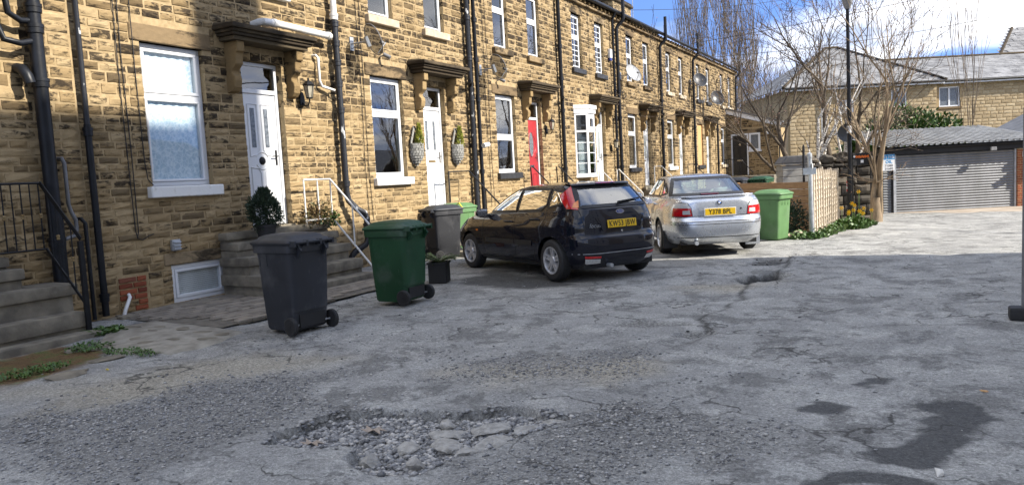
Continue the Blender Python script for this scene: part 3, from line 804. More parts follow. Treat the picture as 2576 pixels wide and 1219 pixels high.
# white soil branch above the door canopy, stack at the right
wp = MB(); wp.tube([(-.03, U(1, 8.50), 4.10), (.13, U(1, 8.50), 4.12), (.2, U(1, 8.54), 4.13), (.205, U(1, 8.7), 4.135), (.15, U(1, 10.08), 4.125)], .056, 14)
o = wp.build('soil_branch_pipe', M['whitepipe'], h, smooth=True)
MB().lathe([(.056, -.03), (.067, -.03), (.067, .03), (.056, .03)], (.205, U(1, 8.74), 4.135), 'y', 14).build('collar', M['whitepipe'], o, smooth=True)
MB().lathe([(.056, -.03), (.067, -.03), (.067, .03), (.056, .03)], (.155, U(1, 10.02), 4.125), 'y', 14).build('collar', M['whitepipe'], o, smooth=True)
u = U(1, 10.24)
downpipe(h, [(.12, u, 4.42), (.12, u, 7.2)], .055, M['whitepipe'], [(.12, u, 4.5)], 'soil_pipe')
downpipe(h, [(.12, u, 4.43), (.12, u, 1.42), (.13, u + .03, 1.30), (.20, u + .16, 1.14), (.27, u + .27, 1.06), (.285, u + .30, .96), (.285, u + .30, .60), (.26, u + .26, .50), (.16, u + .06, .38), (.13, u, .30), (.13, u, .02)], .056, M['flaky'], [(.12, u, z) for z in (4.38, 4.05, 3.72, 3.35, 2.9, 1.62)] + [(.285, u + .30, .85), (.13, u, .2)], 'soil_pipe', 14)
w2 = MB(); w2.tube([(-.02, u - .47, 3.78), (.06, u - .46, 3.78), (.07, u - .42, 3.74), (.07, u - .42, 3.36), (.08, u - .38, 3.27), (.1, u - .1, 3.22)], .024, 10)
w2.build('waste_pipe', M['whitepipe'], h, smooth=True)
for kk, k in enumerate((2, 2, 3, 4, 4, 5, 7, 7, 8)):
    yy, rr, top, bot, mt = ((14.70, .060, 6.75, .05, 'flaky'), (15.0, .044, 6.75, .05, 'blackpipe'), (19.68, .056, 6.75, .05, 'blackpipe'), (23.98, .040, 6.75, .05, 'blackpipe'), (24.36, .060, 7.45, .05, 'blackpipe'), (29.18, .060, 7.5, .05, 'blackpipe'), (34.08, .060, 7.55, .05, 'blackpipe'), (38.4, .05, 4.0, .05, 'blackpipe'), (43.05, .055, 7.3, 4.5, 'blackpipe'))[kk]
    u = U(k, yy)
    if top > 7: pts = [(.10, u, bot), (.10, u, 6.35), (.14, u + .03, 6.45), (.30, u + .07, 6.60), (.33, u + .08, 6.70), (.33, u + .08, top)]
    elif top > 5: pts = [(.10, u, bot), (.10, u, 6.55), (.14, u, 6.65), (.21, u, 6.80)]
    else: pts = [(.12, u, bot), (.12, u, top)]
    zs = [z for z in (1.75, 3.4, 4.3, 5.2) if bot < z < top - .3]
    downpipe(HOUSE[k], pts, rr, M[mt], [on_line(pts, z) for z in zs], 'soil_pipe' if rr > .05 else 'drainpipe', 12)
    if kk in (0, 2, 5):   # stub vent where the canopy ends
        MB().tube([(.1, u - .02, 3.66), (.22, u - .16, 3.72), (.26, u - .3, 3.74)], .036, 8).build('branch_pipe', M['blackpipe'], HOUSE[k], smooth=True)
for k, uu in ((2, .62), (2, .72), (3, .45), (3, .60), (4, .18), (4, 2.3), (5, .5), (6, .4)):
    r = random.Random(k * 7 + int(uu * 10)); MB().tube([(.012, uu + r.uniform(-.03, .03), z) for z in (6.6, 5.3, 4.2, 3.2, 2.0, .9)], .006, 5).build('cable', M['cable'], HOUSE[k])
# alarm box on house 4, coil of cable on house 5
ab = MB().box(0, .09, U(4, 23.72), U(4, 23.92), 5.32, 5.62).build('alarm_box', M['white'], HOUSE[4], bevel=.02, seg=2)
MB().box(.01, .085, U(4, 23.74), U(4, 23.90), 5.24, 5.318).build('strobe', pm('blue_strobe', (.02, .05, .30), None, 5, .3), ab, bevel=.01, seg=1)
cc = MB()
for i in range(4): cc.tube([(.015 + .004 * i, .55 + (.14 + .02 * i) * math.cos(t) + .01 * i, 4.22 + (.15 - .02 * i) * math.sin(t)) for t in np.linspace(0, 6.2, 22)], .005, 5)
cc.build('cable_coil', M['cable'], HOUSE[5])
# ---- things fixed to the walls
def lantern(y, z, label, mat):
    e = empty('wall_lantern', (WX, y, z), 0, label, 'lamp', 'wall lanterns')
    MB().prism([(-.05, -.10), (.05, -.10), (.06, .0), (.03, .12), (-.03, .12), (-.06, .0)], 'x', .015, .035).build('back_plate', mat, e, bevel=.006, seg=1)
    MB().tube([(.03, 0, -.05), (.08, 0, -.11), (.16, 0, -.10), (.19, 0, -.03), (.19, 0, .0)], .012, 8).build('arm', mat, e, smooth=True)
    n = 6; c = (.19, 0)
    gl = MB(); gl.lathe([(.05, .02), (.085, .21)], (.19, 0, 0), 'z', n); gl.build('lamp_glass', pm('old_lantern_glass', (.50, .46, .36), (.36, .32, .24), 12, .15), e)
    fr = MB()
    for i in range(n):
        a = 2 * PI * i / n; fr.tube([(c[0] + .052 * math.cos(a), .052 * math.sin(a), .015), (c[0] + .088 * math.cos(a), .088 * math.sin(a), .215)], .006, 5)
    fr.lathe([(.055, 0), (.058, .02), (.05, .02)], (.19, 0, 0), 'z', n); fr.build('lamp_cage', mat, e)
    MB().lathe([(.10, .21), (.105, .225), (.05, .28), (.018, .30), (.018, .33), (.0, .345)], (.19, 0, 0), 'z', n).build('lamp_cap', mat, e)
    return e
lantern(9.42, 3.02, 'weathered black wall lantern right of the nearest white front door', M['blackiron'])
lantern(18.72, 2.80, 'black wall lantern right of the red front door', M['blackiron'])
lantern(23.65, 2.35, 'black wall lantern right of the bow window house door', M['blackiron'])
def dish(y, z, r, az, el, label, mat, solid=True, arm=.42):
    """offset satellite dish on a wall bracket, facing az (from +X towards +Y) and el"""
    e = empty('satellite_dish', (WX, y, z), 0, label, 'satellite dish', 'satellite dishes on the terrace')
    d = Vector((math.cos(az) * math.cos(el), math.sin(az) * math.cos(el), math.sin(el)))
    s = Vector((-math.sin(az), math.cos(az), 0)); uu = d.cross(s); uu = -uu if uu.z < 0 else uu
    c = Vector((arm, .0, .0))
    MB().box(0.002, .012, -.05, .05, -.12, .12).tube([(.01, 0, 0), (arm - .06, 0, 0)], .016, 8).tube([(.01, 0, -.09), (arm - .2, 0, 0)], .008, 6).build('wall_bracket', M['galv'], e)
    P = []
    for i in range(7):
        q = i / 6; row = []
        for j in range(29):
            a = 2 * PI * j / 28; p = c + s * (r * .92 * q * math.cos(a)) + uu * (r * 1.02 * q * math.sin(a)) + d * (.30 * r * q * q)
            row.append(p)
        P.append(row)
    o = MB().grid(P).build('dish', mat, e, smooth='all')
    rim = [c + s * (r * .92 * math.cos(a)) + uu * (r * 1.02 * math.sin(a)) + d * (.30 * r) for a in np.linspace(0, 2 * PI, 29)[:-1]]
    MB().tube(rim, .008, 6, closed=True).build('rim', M['grey'], o)
    f = c + d * (r * 1.05) - uu * (r * .45); q0 = c - uu * r * .9 + d * (.2 * r)
    MB().tube([q0, f], .010, 6).build('feed_arm', M['galv'], e)
    MB().tube([f - d * .05 , f + uu * .05 - d * .1], [.028, .035], 10).build('feed_horn', M['grey'], e, smooth=True)
    MB().obox(c - d * .05, s * .03, uu * .09, d * .03).build('mount', M['galv'], e)
    return e
mesh_m = NT('perforated_dish')
_tr = mesh_m.new('ShaderNodeBsdfTransparent'); _mx = mesh_m.new('ShaderNodeMixShader')
mesh_m.set((.035, .035, .037), .5)
_mx.inputs[0].default_value = .72; mesh_m.l.new(_tr.outputs[0], _mx.inputs[1]); mesh_m.l.new(mesh_m.b.outputs[0], _mx.inputs[2]); mesh_m.l.new(_mx.outputs[0], mesh_m.out.inputs[0])
dish(10.80, 4.11, .28, R(66), R(22), 'dark mesh satellite dish above the nearest lit ground-floor window', mesh_m.m)
dish(15.34, 4.10, .29, R(66), R(22), 'dark mesh satellite dish above the window left of the red door', mesh_m.m)
dish(24.85, 4.85, .33, R(-28), R(28), 'pale grey satellite dish beside the tall twin pipes', pm('pale_dish', (.42, .43, .44), None, 4, .4))
dish(33.9, 5.42, .33, R(-50), R(25), 'dark satellite dish in front of a tall vent pipe, high on the far terrace', pm('dark_dish', (.05, .052, .056), None, 4, .4))
dish(36.3, 4.78, .36, R(-50), R(22), 'dark satellite dish on a bent pole, lowest and farthest along the terrace', pm('dark_dish', (.05, .052, .056)), arm=.6)
# slate wall baskets with conifers, house 2
def tuft(mb, c, h, w, n, r, flat=1.0, seed=1, lean=.6):
    """clump of small pointed sprays filling a tapered volume"""
    g = random.Random(seed)
    for i in range(n):
        t = g.random() ** .7; a = g.uniform(0, 2 * PI); q = math.sqrt(g.random()) * w * (1 - t * .75)
        p = Vector((c[0] + q * math.cos(a) * flat, c[1] + q * math.sin(a), c[2] + t * h))
        d = Vector((math.cos(a) * lean * g.uniform(.3, 1), math.sin(a) * lean * g.uniform(.3, 1), 1.0)).normalized() * r * g.uniform(.6, 1.3)
        s = d.cross(Vector((g.uniform(-1, 1), g.uniform(-1, 1), g.uniform(-1, 1)))).normalized() * r * .22
        mb.add([p - s, p + s, p + d], [(0, 1, 2)])
    return mb
def basket(y, z, label):
    e = empty('wall_basket', (WX, y, z), 0, label, 'wall planter', 'slate wall baskets by the white door')
    g = random.Random(int(y * 10)); nz = 11
    # teardrop of overlapping slate chips, open pointed back
    MB().tube([(.03, -.02, .78), (.03, -.13, .45), (.03, -.17, .18), (.03, -.10, .03), (.03, 0, 0), (.03, .10, .03), (.03, .17, .18), (.03, .13, .45), (.03, .02, .78)], .014, 6).build('hoop', M['grey'], e)
    cm = pm('grey_slate_chip', (.33, .325, .30), (.20, .195, .18), 16, .8, .2)
    ch = MB().box(0, .016, -.5, .5, -.5, .5); me = ch.mesh('slate_chip', cm)
    for i in range(9):
        zz = .0 + i * .05; wd = .17 * math.sin(PI / 2 * min(1.0, (i + .7) / 5.2))
        nn = max(4, int(6 * wd / .11))
        for j in range(nn):
            a = -PI / 2 + PI * (j + .5 + .3 * (i % 2)) / nn
            rr = wd
            p = (.03 + rr * .9 * math.cos(a) * .95, rr * math.sin(a), zz)
            o = link('slate_chip', me, e, p, (0, g.uniform(-.1, .3), a + g.uniform(-.1, .1)), (1, rr * PI / nn * .88, .046))
    for s in (-1, 1):
        for i in range(5): link('slate_chip', me, e, (.045, s * (.155 - .024 * i), .46 + i * .06), (R(s * 14), 0, 0), (1, .05, .07))
    MB().lathe([(.0, .02), (.07, .06), (.12, .16), (.145, .28), (.15, .40), (.0, .40)], (.03, 0, 0), 'z', 16).build('liner', M['black'], e, smooth='all')
    tuft(MB(), (.12, .03, .36), .44, .11, 520, .055, seed=int(y)).build('conifer', M['limeconifer'], e)
    return e
basket(12.52, 1.92, 'teardrop slate wall basket with a lime conifer left of the white door')
basket(14.05, 1.92, 'teardrop slate wall basket with a lime conifer right of the white door, beside the pipes')
# ------------------------------------------------------------------ buildings across the lane (outside the picture, they shade it)
def plain_block(e, x0, x1, y0, y1, z1, wall_m, roof_m, nz, ny, roof='flat'):
    holes = []; zs = [1.0 + i * (z1 - 1.6) / nz for i in range(nz)]
    for z in zs:
        for j in range(ny):
            c = y0 + (y1 - y0) * (j + .5) / ny; holes.append((c - .5, c + .5, z, z + 1.45))
    mb = MB(); plate_cells(mb, y0, y1, -.3, z1, holes, x0, x0 + .3); mb.box(x0 + .301, x1, y0, y0 + .3, -.3, z1); mb.box(x0 + .301, x1, y1 - .3, y1, -.3, z1); mb.box(x1 - .3, x1, y0 + .301, y1 - .301, -.3, z1)
    mb.build('wall', wall_m, e)
    for (a, b, c, d) in holes:
        w = MB(); bars(w, a, b, c, d, .07, x0 + .12, x0 + .18); w.box(x0 + .125, x0 + .175, a + .07, b - .07, (c + d) / 2 - .03, (c + d) / 2 + .03)
        o = w.build('window', M['white'], e); MB().box(x0 + .145, x0 + .15, a + .07, b - .07, c + .07, d - .07).build('pane', M['frosted'], o)
        slab('sill', e, M['dressed'], x0 - .07, x0 + .1, a - .1, b + .1, c - .14, c, .01)
    MB().box(x0 - .12, x1 + .05, y0 - .05, y1 + .04, z1 + .002, z1 + .16).build('coping', M['dressed'], e)
    MB().box(x0 + .31, x1 - .31, y0 + .31, y1 - .31, z1 - .3, z1 - .1).build('roof', roof_m, e)
e = empty('unseen_house', (0, 0, 0), 0, 'tall unseen house across the lane that shades the foreground, cream walls made to bounce light', 'house')
plain_block(e, 10.0, 18.0, -16.0, 10.60, 16.4, pm('bounce_render', (.74, .71, .64), (.64, .61, .54), 3, .9, .1), M['slate'], 5, 7)  # unseen wall, cream colour chosen to bounce light into the shade
MB().box(10.0, 11.4, 10.62, 11.72, -.3, 20.5).build('chimney_stack', M['bgstone'], e)  # stack of the unseen house
e = empty('unseen_house', (0, 0, 0), 0, 'lower unseen house joined to the far end of the tall one, cream walls made to bounce light', 'house')
plain_block(e, 10.05, 18.0, 11.73, 14.72, 14.6, pm('bounce_render', (.74, .71, .64)), M['slate'], 5, 1)  # same pale bounce colour on this unseen wall
for i, y in enumerate((18.0, 27.0, 36.0)):
    e = empty('bungalow', (11.0, y, gz(y)), 0, ('nearest', 'middle', 'farthest')[i] + ' low slate-roofed bungalow across the lane, out of the picture', 'house')
    MB().box(0, 7, 0, 7.6, -.6, 2.5).build('wall', M['bgstone'], e)
    MB().prism([(-.4, 2.45), (3.5, 4.4), (7.4, 2.45)], 'y', -.3, 7.9).build('roof', M['slate'], e)
# ------------------------------------------------------------------ ground
POLY = {
 'pothole': [(-3.53, 3.15), (-3.61, 3.35), (-3.59, 3.61), (-3.52, 3.81), (-3.36, 3.96), (-2.87, 4.06), (-2.59, 4.17), (-2.42, 4.37), (-2.25, 4.33), (-1.94, 4.22), (-2.09, 3.89), (-2.20, 3.60), (-2.32, 3.36), (-2.33, 3.27), (-2.33, 3.12), (-2.50, 3.00), (-2.70, 3.04), (-2.86, 3.16), (-2.94, 3.33), (-3.18, 3.21)],
 'hole2': [(-2.23, 10.40), (-2.04, 10.82), (-1.85, 11.17), (-1.59, 10.86), (-1.68, 10.28), (-1.99, 9.99)],
 'hole3': [(-2.39, 12.06), (-2.28, 12.48), (-1.99, 12.60), (-1.78, 12.20), (-1.93, 11.80), (-2.22, 11.78)],
 'hole4': [(-2.03, 6.72), (-1.98, 6.92), (-1.75, 7.08), (-1.76, 6.82), (-1.82, 6.63)],
 'hole5': [(-2.78, 7.12), (-2.58, 7.30), (-2.10, 7.36), (-1.99, 7.24), (-2.34, 7.06), (-2.64, 6.99)],
 'gravelA': [(-5.78, 2.80), (-5.47, 3.51), (-5.31, 4.36), (-4.36, 4.51), (-3.79, 3.67), (-3.87, 3.26), (-3.85, 2.79), (-3.91, 2.35), (-4.47, 2.13)],
 'gravelB': [(-3.37, 5.28), (-3.07, 5.81), (-2.11, 5.93), (-1.71, 5.51), (-1.83, 5.12), (-2.39, 4.94), (-2.94, 5.01)],
 'gravelC': [(-1.88, 4.33), (-1.45, 4.83), (-0.87, 4.51), (-0.90, 4.08), (-1.25, 3.76), (-1.41, 3.31), (-1.69, 3.21), (-1.79, 3.75)],
 'damp1': [(0.01, 5.22), (0.19, 5.32), (0.33, 5.24), (0.33, 4.93), (0.21, 4.48), (0.11, 4.21), (0.02, 4.04), (-0.20, 4.04), (-0.24, 4.11), (-0.16, 4.29), (-0.05, 4.52), (-0.03, 4.73), (0.01, 4.82)],
 'damp2': [(-0.64, 4.83), (-0.62, 5.01), (-0.51, 5.07), (-0.42, 4.99), (-0.44, 4.86), (-0.54, 4.77)],
 'damp3': [(-0.42, 5.54), (-0.34, 5.75), (-0.19, 5.80), (-0.23, 5.60), (-0.32, 5.49)],
 'damp4': [(0.00, 6.02), (0.09, 6.09), (0.17, 6.02), (0.09, 5.96)],
 'damp5': [(-0.50, 3.67), (-0.34, 3.93), (-0.03, 3.99), (0.10, 3.90)],
 'oil': [(-6.39, 9.93), (-6.30, 10.79), (-5.00, 10.53), (-4.47, 9.67), (-4.87, 9.31), (-5.49, 9.15)],
 'soil': [(-7.36, 3.0), (-7.95, 3.3), (-7.95, 4.60), (-7.50, 4.75), (-6.95, 4.39), (-6.80, 3.75), (-6.70, 3.0)],
 'patch': [(-7.69, 4.77), (-8.19, 5.33), (-8.14, 5.81), (-7.25, 5.78), (-6.54, 5.67), (-6.38, 5.27), (-6.49, 4.73), (-7.12, 4.61)],
 'glare1': [(-2.86, 9.52), (-2.64, 9.91), (-1.65, 10.10), (-1.56, 9.84), (-2.26, 9.41)],  # sunlight reflected off the windows, painted as a pale patch
 'glare2': [(-3.23, 5.05), (-2.70, 5.61), (-2.04, 5.73), (-1.77, 5.49), (-2.15, 5.13), (-2.86, 4.86)],  # painted patch of window-reflected sun, like the one above
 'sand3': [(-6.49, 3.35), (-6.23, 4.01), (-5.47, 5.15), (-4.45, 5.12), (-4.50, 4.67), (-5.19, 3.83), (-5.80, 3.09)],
}
def sdf(poly, x, y):
    """signed distance, negative inside"""
    P = np.array(poly); d = np.full(np.shape(x), 1e9); ins = np.zeros(np.shape(x), bool)
    for (ax, ay), (bx, by) in zip(P, np.roll(P, -1, 0)):
        ex, ey = bx - ax, by - ay; t = np.clip(((x - ax) * ex + (y - ay) * ey) / (ex * ex + ey * ey + 1e-12), 0, 1)
        d = np.minimum(d, np.hypot(x - ax - t * ex, y - ay - t * ey))
        c = ((ay > y) != (by > y)); 
        with np.errstate(divide='ignore', invalid='ignore'): xi = ax + (y - ay) * ex / (ey if ey else 1e-12)
        ins ^= c & (x < xi)
    return np.where(ins, -d, d)
def sstep(a, b, x): t = np.clip((x - a) / (b - a), 0, 1); return t * t * (3 - 2 * t)
def pmask(name, x, y, edge=.06, wob=.10, fr=5.0):
    return 1 - sstep(-edge, edge, sdf(POLY[name], x, y) + (fbm(x * fr + 3, y * fr) - .5) * 2 * wob)
def lane_height(x, y):
    """relief of the broken tarmac and its masks"""
    z = gz0(y) + (fbm(x * .7, y * .7, 3) - .5) * .05 + (fbm(x * 4 + 9, y * 4, 3) - .5) * .012
    ph = pmask('pothole', x, y, .010, .05, 8); hl = np.zeros_like(z)
    for n, d in (('hole2', .11), ('hole3', .035), ('hole4', .045), ('hole5', .03)):
        m = pmask(n, x, y, .04, .06); z = z - d * m; hl = np.maximum(hl, m)
    ga = np.maximum.reduce([pmask(n, x, y, .35, .75, 1.8) for n in ('gravelA', 'gravelB', 'gravelC')])
    z = z - .07 * ph + ph * (fbm(x * 14, y * 14, 3) - .5) * .035 + ga * (fbm(x * 16, y * 16, 3) - .5) * .016
    # old joint along the lane: the right-hand surfacing is a touch higher
    seam = -1.82 + (fbm(x * 0 + 2.0, y * 1.3, 4) - .5) * .55
    right = sstep(-.02, .02, x - seam) * sstep(5.6, 7.0, y)
    z = z + .016 * right * (1 - hl)
    # worn hollows
    z = z - .02 * sstep(.60, .74, fbm(x * .9 + 40, y * .9 + 7, 3))
    # ground rises slightly to the house forecourts
    z = z + .05 * sstep(-7.2, -8.8, x)
    return z, ph, hl, ga, seam
def lane_z(x, y):
    return float(lane_height(np.array([x], float), np.array([y], float))[0][0])
xs = np.concatenate([np.arange(-9.02, -3.85, .045), np.arange(-3.85, -1.75, .02), np.arange(-1.75, 2.6, .045), np.arange(2.7, 14, .6)])
ys = np.concatenate([np.arange(-6, 1.6, .4), np.arange(1.6, 2.8, .035), np.arange(2.8, 4.6, .018), np.arange(4.6, 8.0, .035), np.arange(8.0, 14.5, .08), np.arange(14.5, 34, .35)])
GX, GY = np.meshgrid(xs, ys)
Z, ph, hl, ga, seam = lane_height(GX, GY)
nx_, ny_ = len(xs), len(ys)
co = np.stack([GX.ravel(), GY.ravel(), Z.ravel()], 1)
ii = np.arange(nx_ * ny_).reshape(ny_, nx_)
q = np.stack([ii[:-1, :-1].ravel(), ii[:-1, 1:].ravel(), ii[1:, 1:].ravel(), ii[1:, :-1].ravel()], 1)
me = bpy.data.meshes.new('lane')
me.vertices.add(len(co)); me.vertices.foreach_set('co', co.ravel())
me.loops.add(q.size); me.loops.foreach_set('vertex_index', q.ravel().astype(np.int32))
me.polygons.add(len(q)); me.polygons.foreach_set('loop_start', np.arange(0, q.size, 4, dtype=np.int32))
me.polygons.foreach_set('use_smooth', np.ones(len(q), bool))
me.update(); me.validate()
dm = np.maximum.reduce([pmask(n, GX, GY, .05, .13, 7) for n in ('damp1', 'damp2', 'damp3', 'damp4', 'damp5')])
dm = np.maximum(dm, .9 * pmask('oil', GX, GY, .25, .5, 2.5)); dm = np.maximum(dm, .95 * pmask('hole2', GX, GY, .07, .06, 6)); dm = np.maximum(dm, .6 * pmask('hole3', GX, GY, .08, .12, 9))
sd = np.maximum.reduce([pmask(n, GX, GY, .35, .4, 2.0) for n in ('glare1', 'glare2', 'sand3')])  # two painted patches of reflected sun, one of sandy dust
so = np.maximum(pmask('soil', GX, GY, .12, .25, 3), 0)
def put_attr(me, name, a, b, c):
    at = me.color_attributes.new(name, 'FLOAT_COLOR', 'POINT')
    at.data.foreach_set('color', np.stack([a.ravel(), b.ravel(), c.ravel(), np.ones(a.size)], 1).astype(np.float32).ravel())
put_attr(me, 'wear_glare', np.maximum(ga * .9, np.maximum(ph, hl)), dm, sd)
jl = np.exp(-((GX - seam) / .035) ** 2) * sstep(5.6, 7.0, GY) * (GY < 13)
put_attr(me, 'extra', so, jl, np.maximum(ph, hl))
def lane_mat():
    t = NT('worn_tarmac')
    a = t.new('ShaderNodeAttribute'); a.attribute_name = 'wear_glare'; s1 = t.new('ShaderNodeSeparateColor'); t.l.new(a.outputs['Color'], s1.inputs[0])
    b = t.new('ShaderNodeAttribute'); b.attribute_name = 'extra'; s2 = t.new('ShaderNodeSeparateColor'); t.l.new(b.outputs['Color'], s2.inputs[0])
    big = t.noise(.55, 5, .6); mid = t.noise(2.6, 6, .65, dist=.3); fine = t.noise(38, 5, .7); grit = t.noise(140, 3, .7); st = t.vor(95, None, 'F1')
    col = t.ramp(mid, [(.30, (.25, .243, .235)), (.5, (.335, .327, .315)), (.68, (.425, .415, .397))])
    col = t.mix(t.ramp(big, [(.38, .0), (.62, .5)]), col, (.215, .21, .206))
    dk = t.ramp(t.noise(1.5, 10, .78, dist=.35), [(.515, 0.0), (.56, .7)])
    col = t.mix(dk, col, (.135, .131, .127))
    lt = t.ramp(t.noise(1.9, 10, .78, dist=.3), [(.535, 0.0), (.59, .5)])
    col = t.mix(lt, col, (.46, .445, .42))
    col = t.mix(s1.outputs[0], col, t.ramp(fine, [(.3, (.115, .111, .106)), (.55, (.23, .222, .212)), (.75, (.34, .33, .315))]))
    col = t.mix(t.math('MULTIPLY', s1.outputs[2], .8), col, t.ramp(fine, [(.3, (.27, .24, .19)), (.7, (.44, .40, .33))]))  # sandy tone, also painting the sun reflected from windows
    col = t.mix(s2.outputs[0], col, t.ramp(t.noise(5, 6, .7), [(.35, (.11, .068, .035)), (.5, (.16, .10, .05)), (.62, (.10, .12, .04))]))
    dmp = t.ramp(t.math('ADD', s1.outputs[1], t.math('ADD', t.math('MULTIPLY', t.math('SUBTRACT', fine, .5), .9), t.math('MULTIPLY', t.math('SUBTRACT', t.noise(9, 6, .75), .5), 1.1))), [(.22, 0.0), (.85, .9)])
    dmp = t.math('MULTIPLY', dmp, t.ramp(s1.outputs[1], [(.04, 0.0), (.25, 1.0)]))
    col = t.mix(dmp, col, t.mix(s2.outputs[2], (.072, .071, .071), (.018, .017, .017)))
    col = t.mix(t.math('MULTIPLY', s2.outputs[1], .75), col, (.04, .038, .036))
    col = t.mix(1.0, col, t.ramp(fine, [(.25, .62), (.5, 1.0), (.75, 1.22)]), 'MULTIPLY')
    col = t.mix(1.0, col, t.ramp(grit, [(.3, .66), (.5, 1.0), (.72, 1.32)]), 'MULTIPLY')
    vc = t.new('ShaderNodeTexVoronoi'); t.l.new(t.pos, vc.inputs['Vector']); vc.inputs['Scale'].default_value = 85; sv = t.new('ShaderNodeSeparateColor'); t.l.new(vc.outputs['Color'], sv.inputs[0])
    col = t.mix(1.0, col, t.ramp(sv.outputs[0], [(0.0, .72), (.25, .92), (.75, 1.04), (1.0, 1.28)]), 'MULTIPLY')
    wv = t.new('ShaderNodeVectorMath'); wv.operation = 'ADD'; t.l.new(t.pos, wv.inputs[0]); nz = t.new('ShaderNodeTexNoise'); t.l.new(t.pos, nz.inputs['Vector']); nz.inputs['Scale'].default_value = 2.2; nz.inputs['Detail'].default_value = 5; t.l.new(nz.outputs['Color'], wv.inputs[1])
    ck = t.ramp(t.vor(.95, wv.outputs[0], 'DISTANCE_TO_EDGE'), [(0.0, 1.0), (.008, .8), (.018, 0.0)])
    ck = t.math('MULTIPLY', ck, t.ramp(t.noise(.8, 3), [(.47, 0.0), (.56, .85)]))
    col = t.mix(ck, col, (.05, .047, .044))
    col = t.mix(1.0, col, (.95, .965, .94), 'MULTIPLY')
    rg = t.ramp(s1.outputs[1], [(0.0, .93), (1.0, .84)])
    t.set(col, rg, spec=.18)
    h = t.math('ADD', t.math('MULTIPLY', fine, 1.0), t.math('MULTIPLY', grit, .6))
    t.bump(h, .55, .014)
    return t.m
M['lane'] = lane_mat()
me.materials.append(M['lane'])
tag(link('lane', me), 'worn patched tarmac lane with potholes and loose grit', kind='structure')
# wide ground to the horizon
gx = [-900, -200, -60, -20, -9.3, 0, 12, 40, 200, 900]; gy = [-900, -100, -10, 5, 14, 18, 22, 26, 30, 34, 45, 60, 90, 200, 1200]
P = [[(x, y, gz(y) - .16 - (0 if y < 40 else min(.01 * (y - 40), 3))) for x in gx] for y in gy]
tag(MB().grid(P).build('ground', pm('rough_ground', (.20, .18, .13), (.10, .10, .055), .6, .95, .3, spec=.2), smooth='all', flip=True), 'rough open ground around the lane', kind='structure')
# ---- loose gravel (nobody could count it)
def gravel(name, n, sampler, smin, smax, mat, label, seed, sink=.35, zf=None):
    g = np.random.RandomState(seed)
    base = np.array([(1, 0, 0), (0, 1, 0), (-1, 0, 0), (0, -1, 0), (0, 0, .75), (.1, .1, -.7), (.62, .62, .35), (-.6, .65, .3), (-.62, -.6, .35), (.6, -.64, .3)], float)
    faces = [(0, 6, 4), (6, 1, 4), (1, 7, 4), (7, 2, 4), (2, 8, 4), (8, 3, 4), (3, 9, 4), (9, 0, 4), (0, 5, 6), (6, 5, 1), (1, 5, 7), (7, 5, 2), (2, 5, 8), (8, 5, 3), (3, 5, 9), (9, 5, 0)]
    xy = sampler(g, n); n = len(xy)
    s = smin + (smax - smin) * g.rand(n) ** 2.2
    z = lane_height(xy[:, 0], xy[:, 1])[0]
    th = g.rand(n) * 6.283; asp = .6 + .6 * g.rand(n, 3); asp[:, 2] *= .75
    V = base[None] * (1 + .35 * (g.rand(n, len(base), 1) - .5)) * asp[:, None] * s[:, None, None]
    c, sn = np.cos(th)[:, None], np.sin(th)[:, None]
    X = V[..., 0] * c - V[..., 1] * sn + xy[:, :1]; Y = V[..., 0] * sn + V[..., 1] * c + xy[:, 1:]; Zz = V[..., 2] + (z + s * asp[:, 2] * (.5 - sink))[:, None]
    co = np.stack([X, Y, Zz], -1).reshape(-1, 3)
    F = (np.array(faces)[None] + (np.arange(n) * len(base))[:, None, None]).reshape(-1, 3)
    me = bpy.data.meshes.new(name); me.vertices.add(len(co)); me.vertices.foreach_set('co', co.ravel())
    me.loops.add(F.size); me.loops.foreach_set('vertex_index', F.ravel().astype(np.int32)); me.polygons.add(len(F)); me.polygons.foreach_set('loop_start', np.arange(0, F.size, 3, dtype=np.int32))
    me.update(); me.validate(); me.materials.append(mat)
    return tag(link(name, me), label, 'gravel', kind='stuff')
def grav_mat(name, stops):
    t = NT(name); oi = t.geo.outputs['Random Per Island']; c = t.ramp(oi, stops); n = t.noise(70, 3)
    t.set(t.mix(1.0, c, t.ramp(n, [(.3, .7), (.7, 1.2)]), 'MULTIPLY'), .85, spec=.3); return t.m
M['gravel'] = grav_mat('loose_gravel', [(0, (.12, .12, .12)), (.3, (.23, .228, .226)), (.6, (.33, .328, .322)), (.85, (.42, .405, .375)), (1, (.54, .515, .47))])
def samp_mask(names, edge, wob, fr, box, sparse=0.0):
    def f(g, n):
        out = []; tot = 0
        while tot < n:
            p = np.stack([box[0] + (box[1] - box[0]) * g.rand(n * 2), box[2] + (box[3] - box[2]) * g.rand(n * 2)], 1)
            m = np.maximum.reduce([pmask(k, p[:, 0], p[:, 1], edge, wob, fr) for k in names]) if names else np.ones(len(p))
            m = np.maximum(m, sparse); p = p[g.rand(len(p)) < m]; out.append(p); tot += len(p)
        return np.vstack(out)[:n]
    return f
gravel('pothole_gravel', 9000, samp_mask(['pothole'], .02, .045, 7, (-3.8, -1.8, 2.8, 4.5)), .007, .030, M['gravel'], 'loose grey gravel filling the big pothole in the foreground', 11)
gravel('lane_gravel', 11000, samp_mask(['gravelA', 'gravelB', 'gravelC'], .4, .75, 1.8, (-6.2, -.6, 1.9, 6.2), .03), .004, .017, M['gravel'], 'loose grit scattered in drifts over the tarmac', 12)
gravel('stray_stones', 900, samp_mask([], .3, .35, 2.2, (-7.0, 2.0, 2.2, 13.0), 1.0), .006, .020, M['gravel'], 'stray pebbles dotted across the lane', 13)
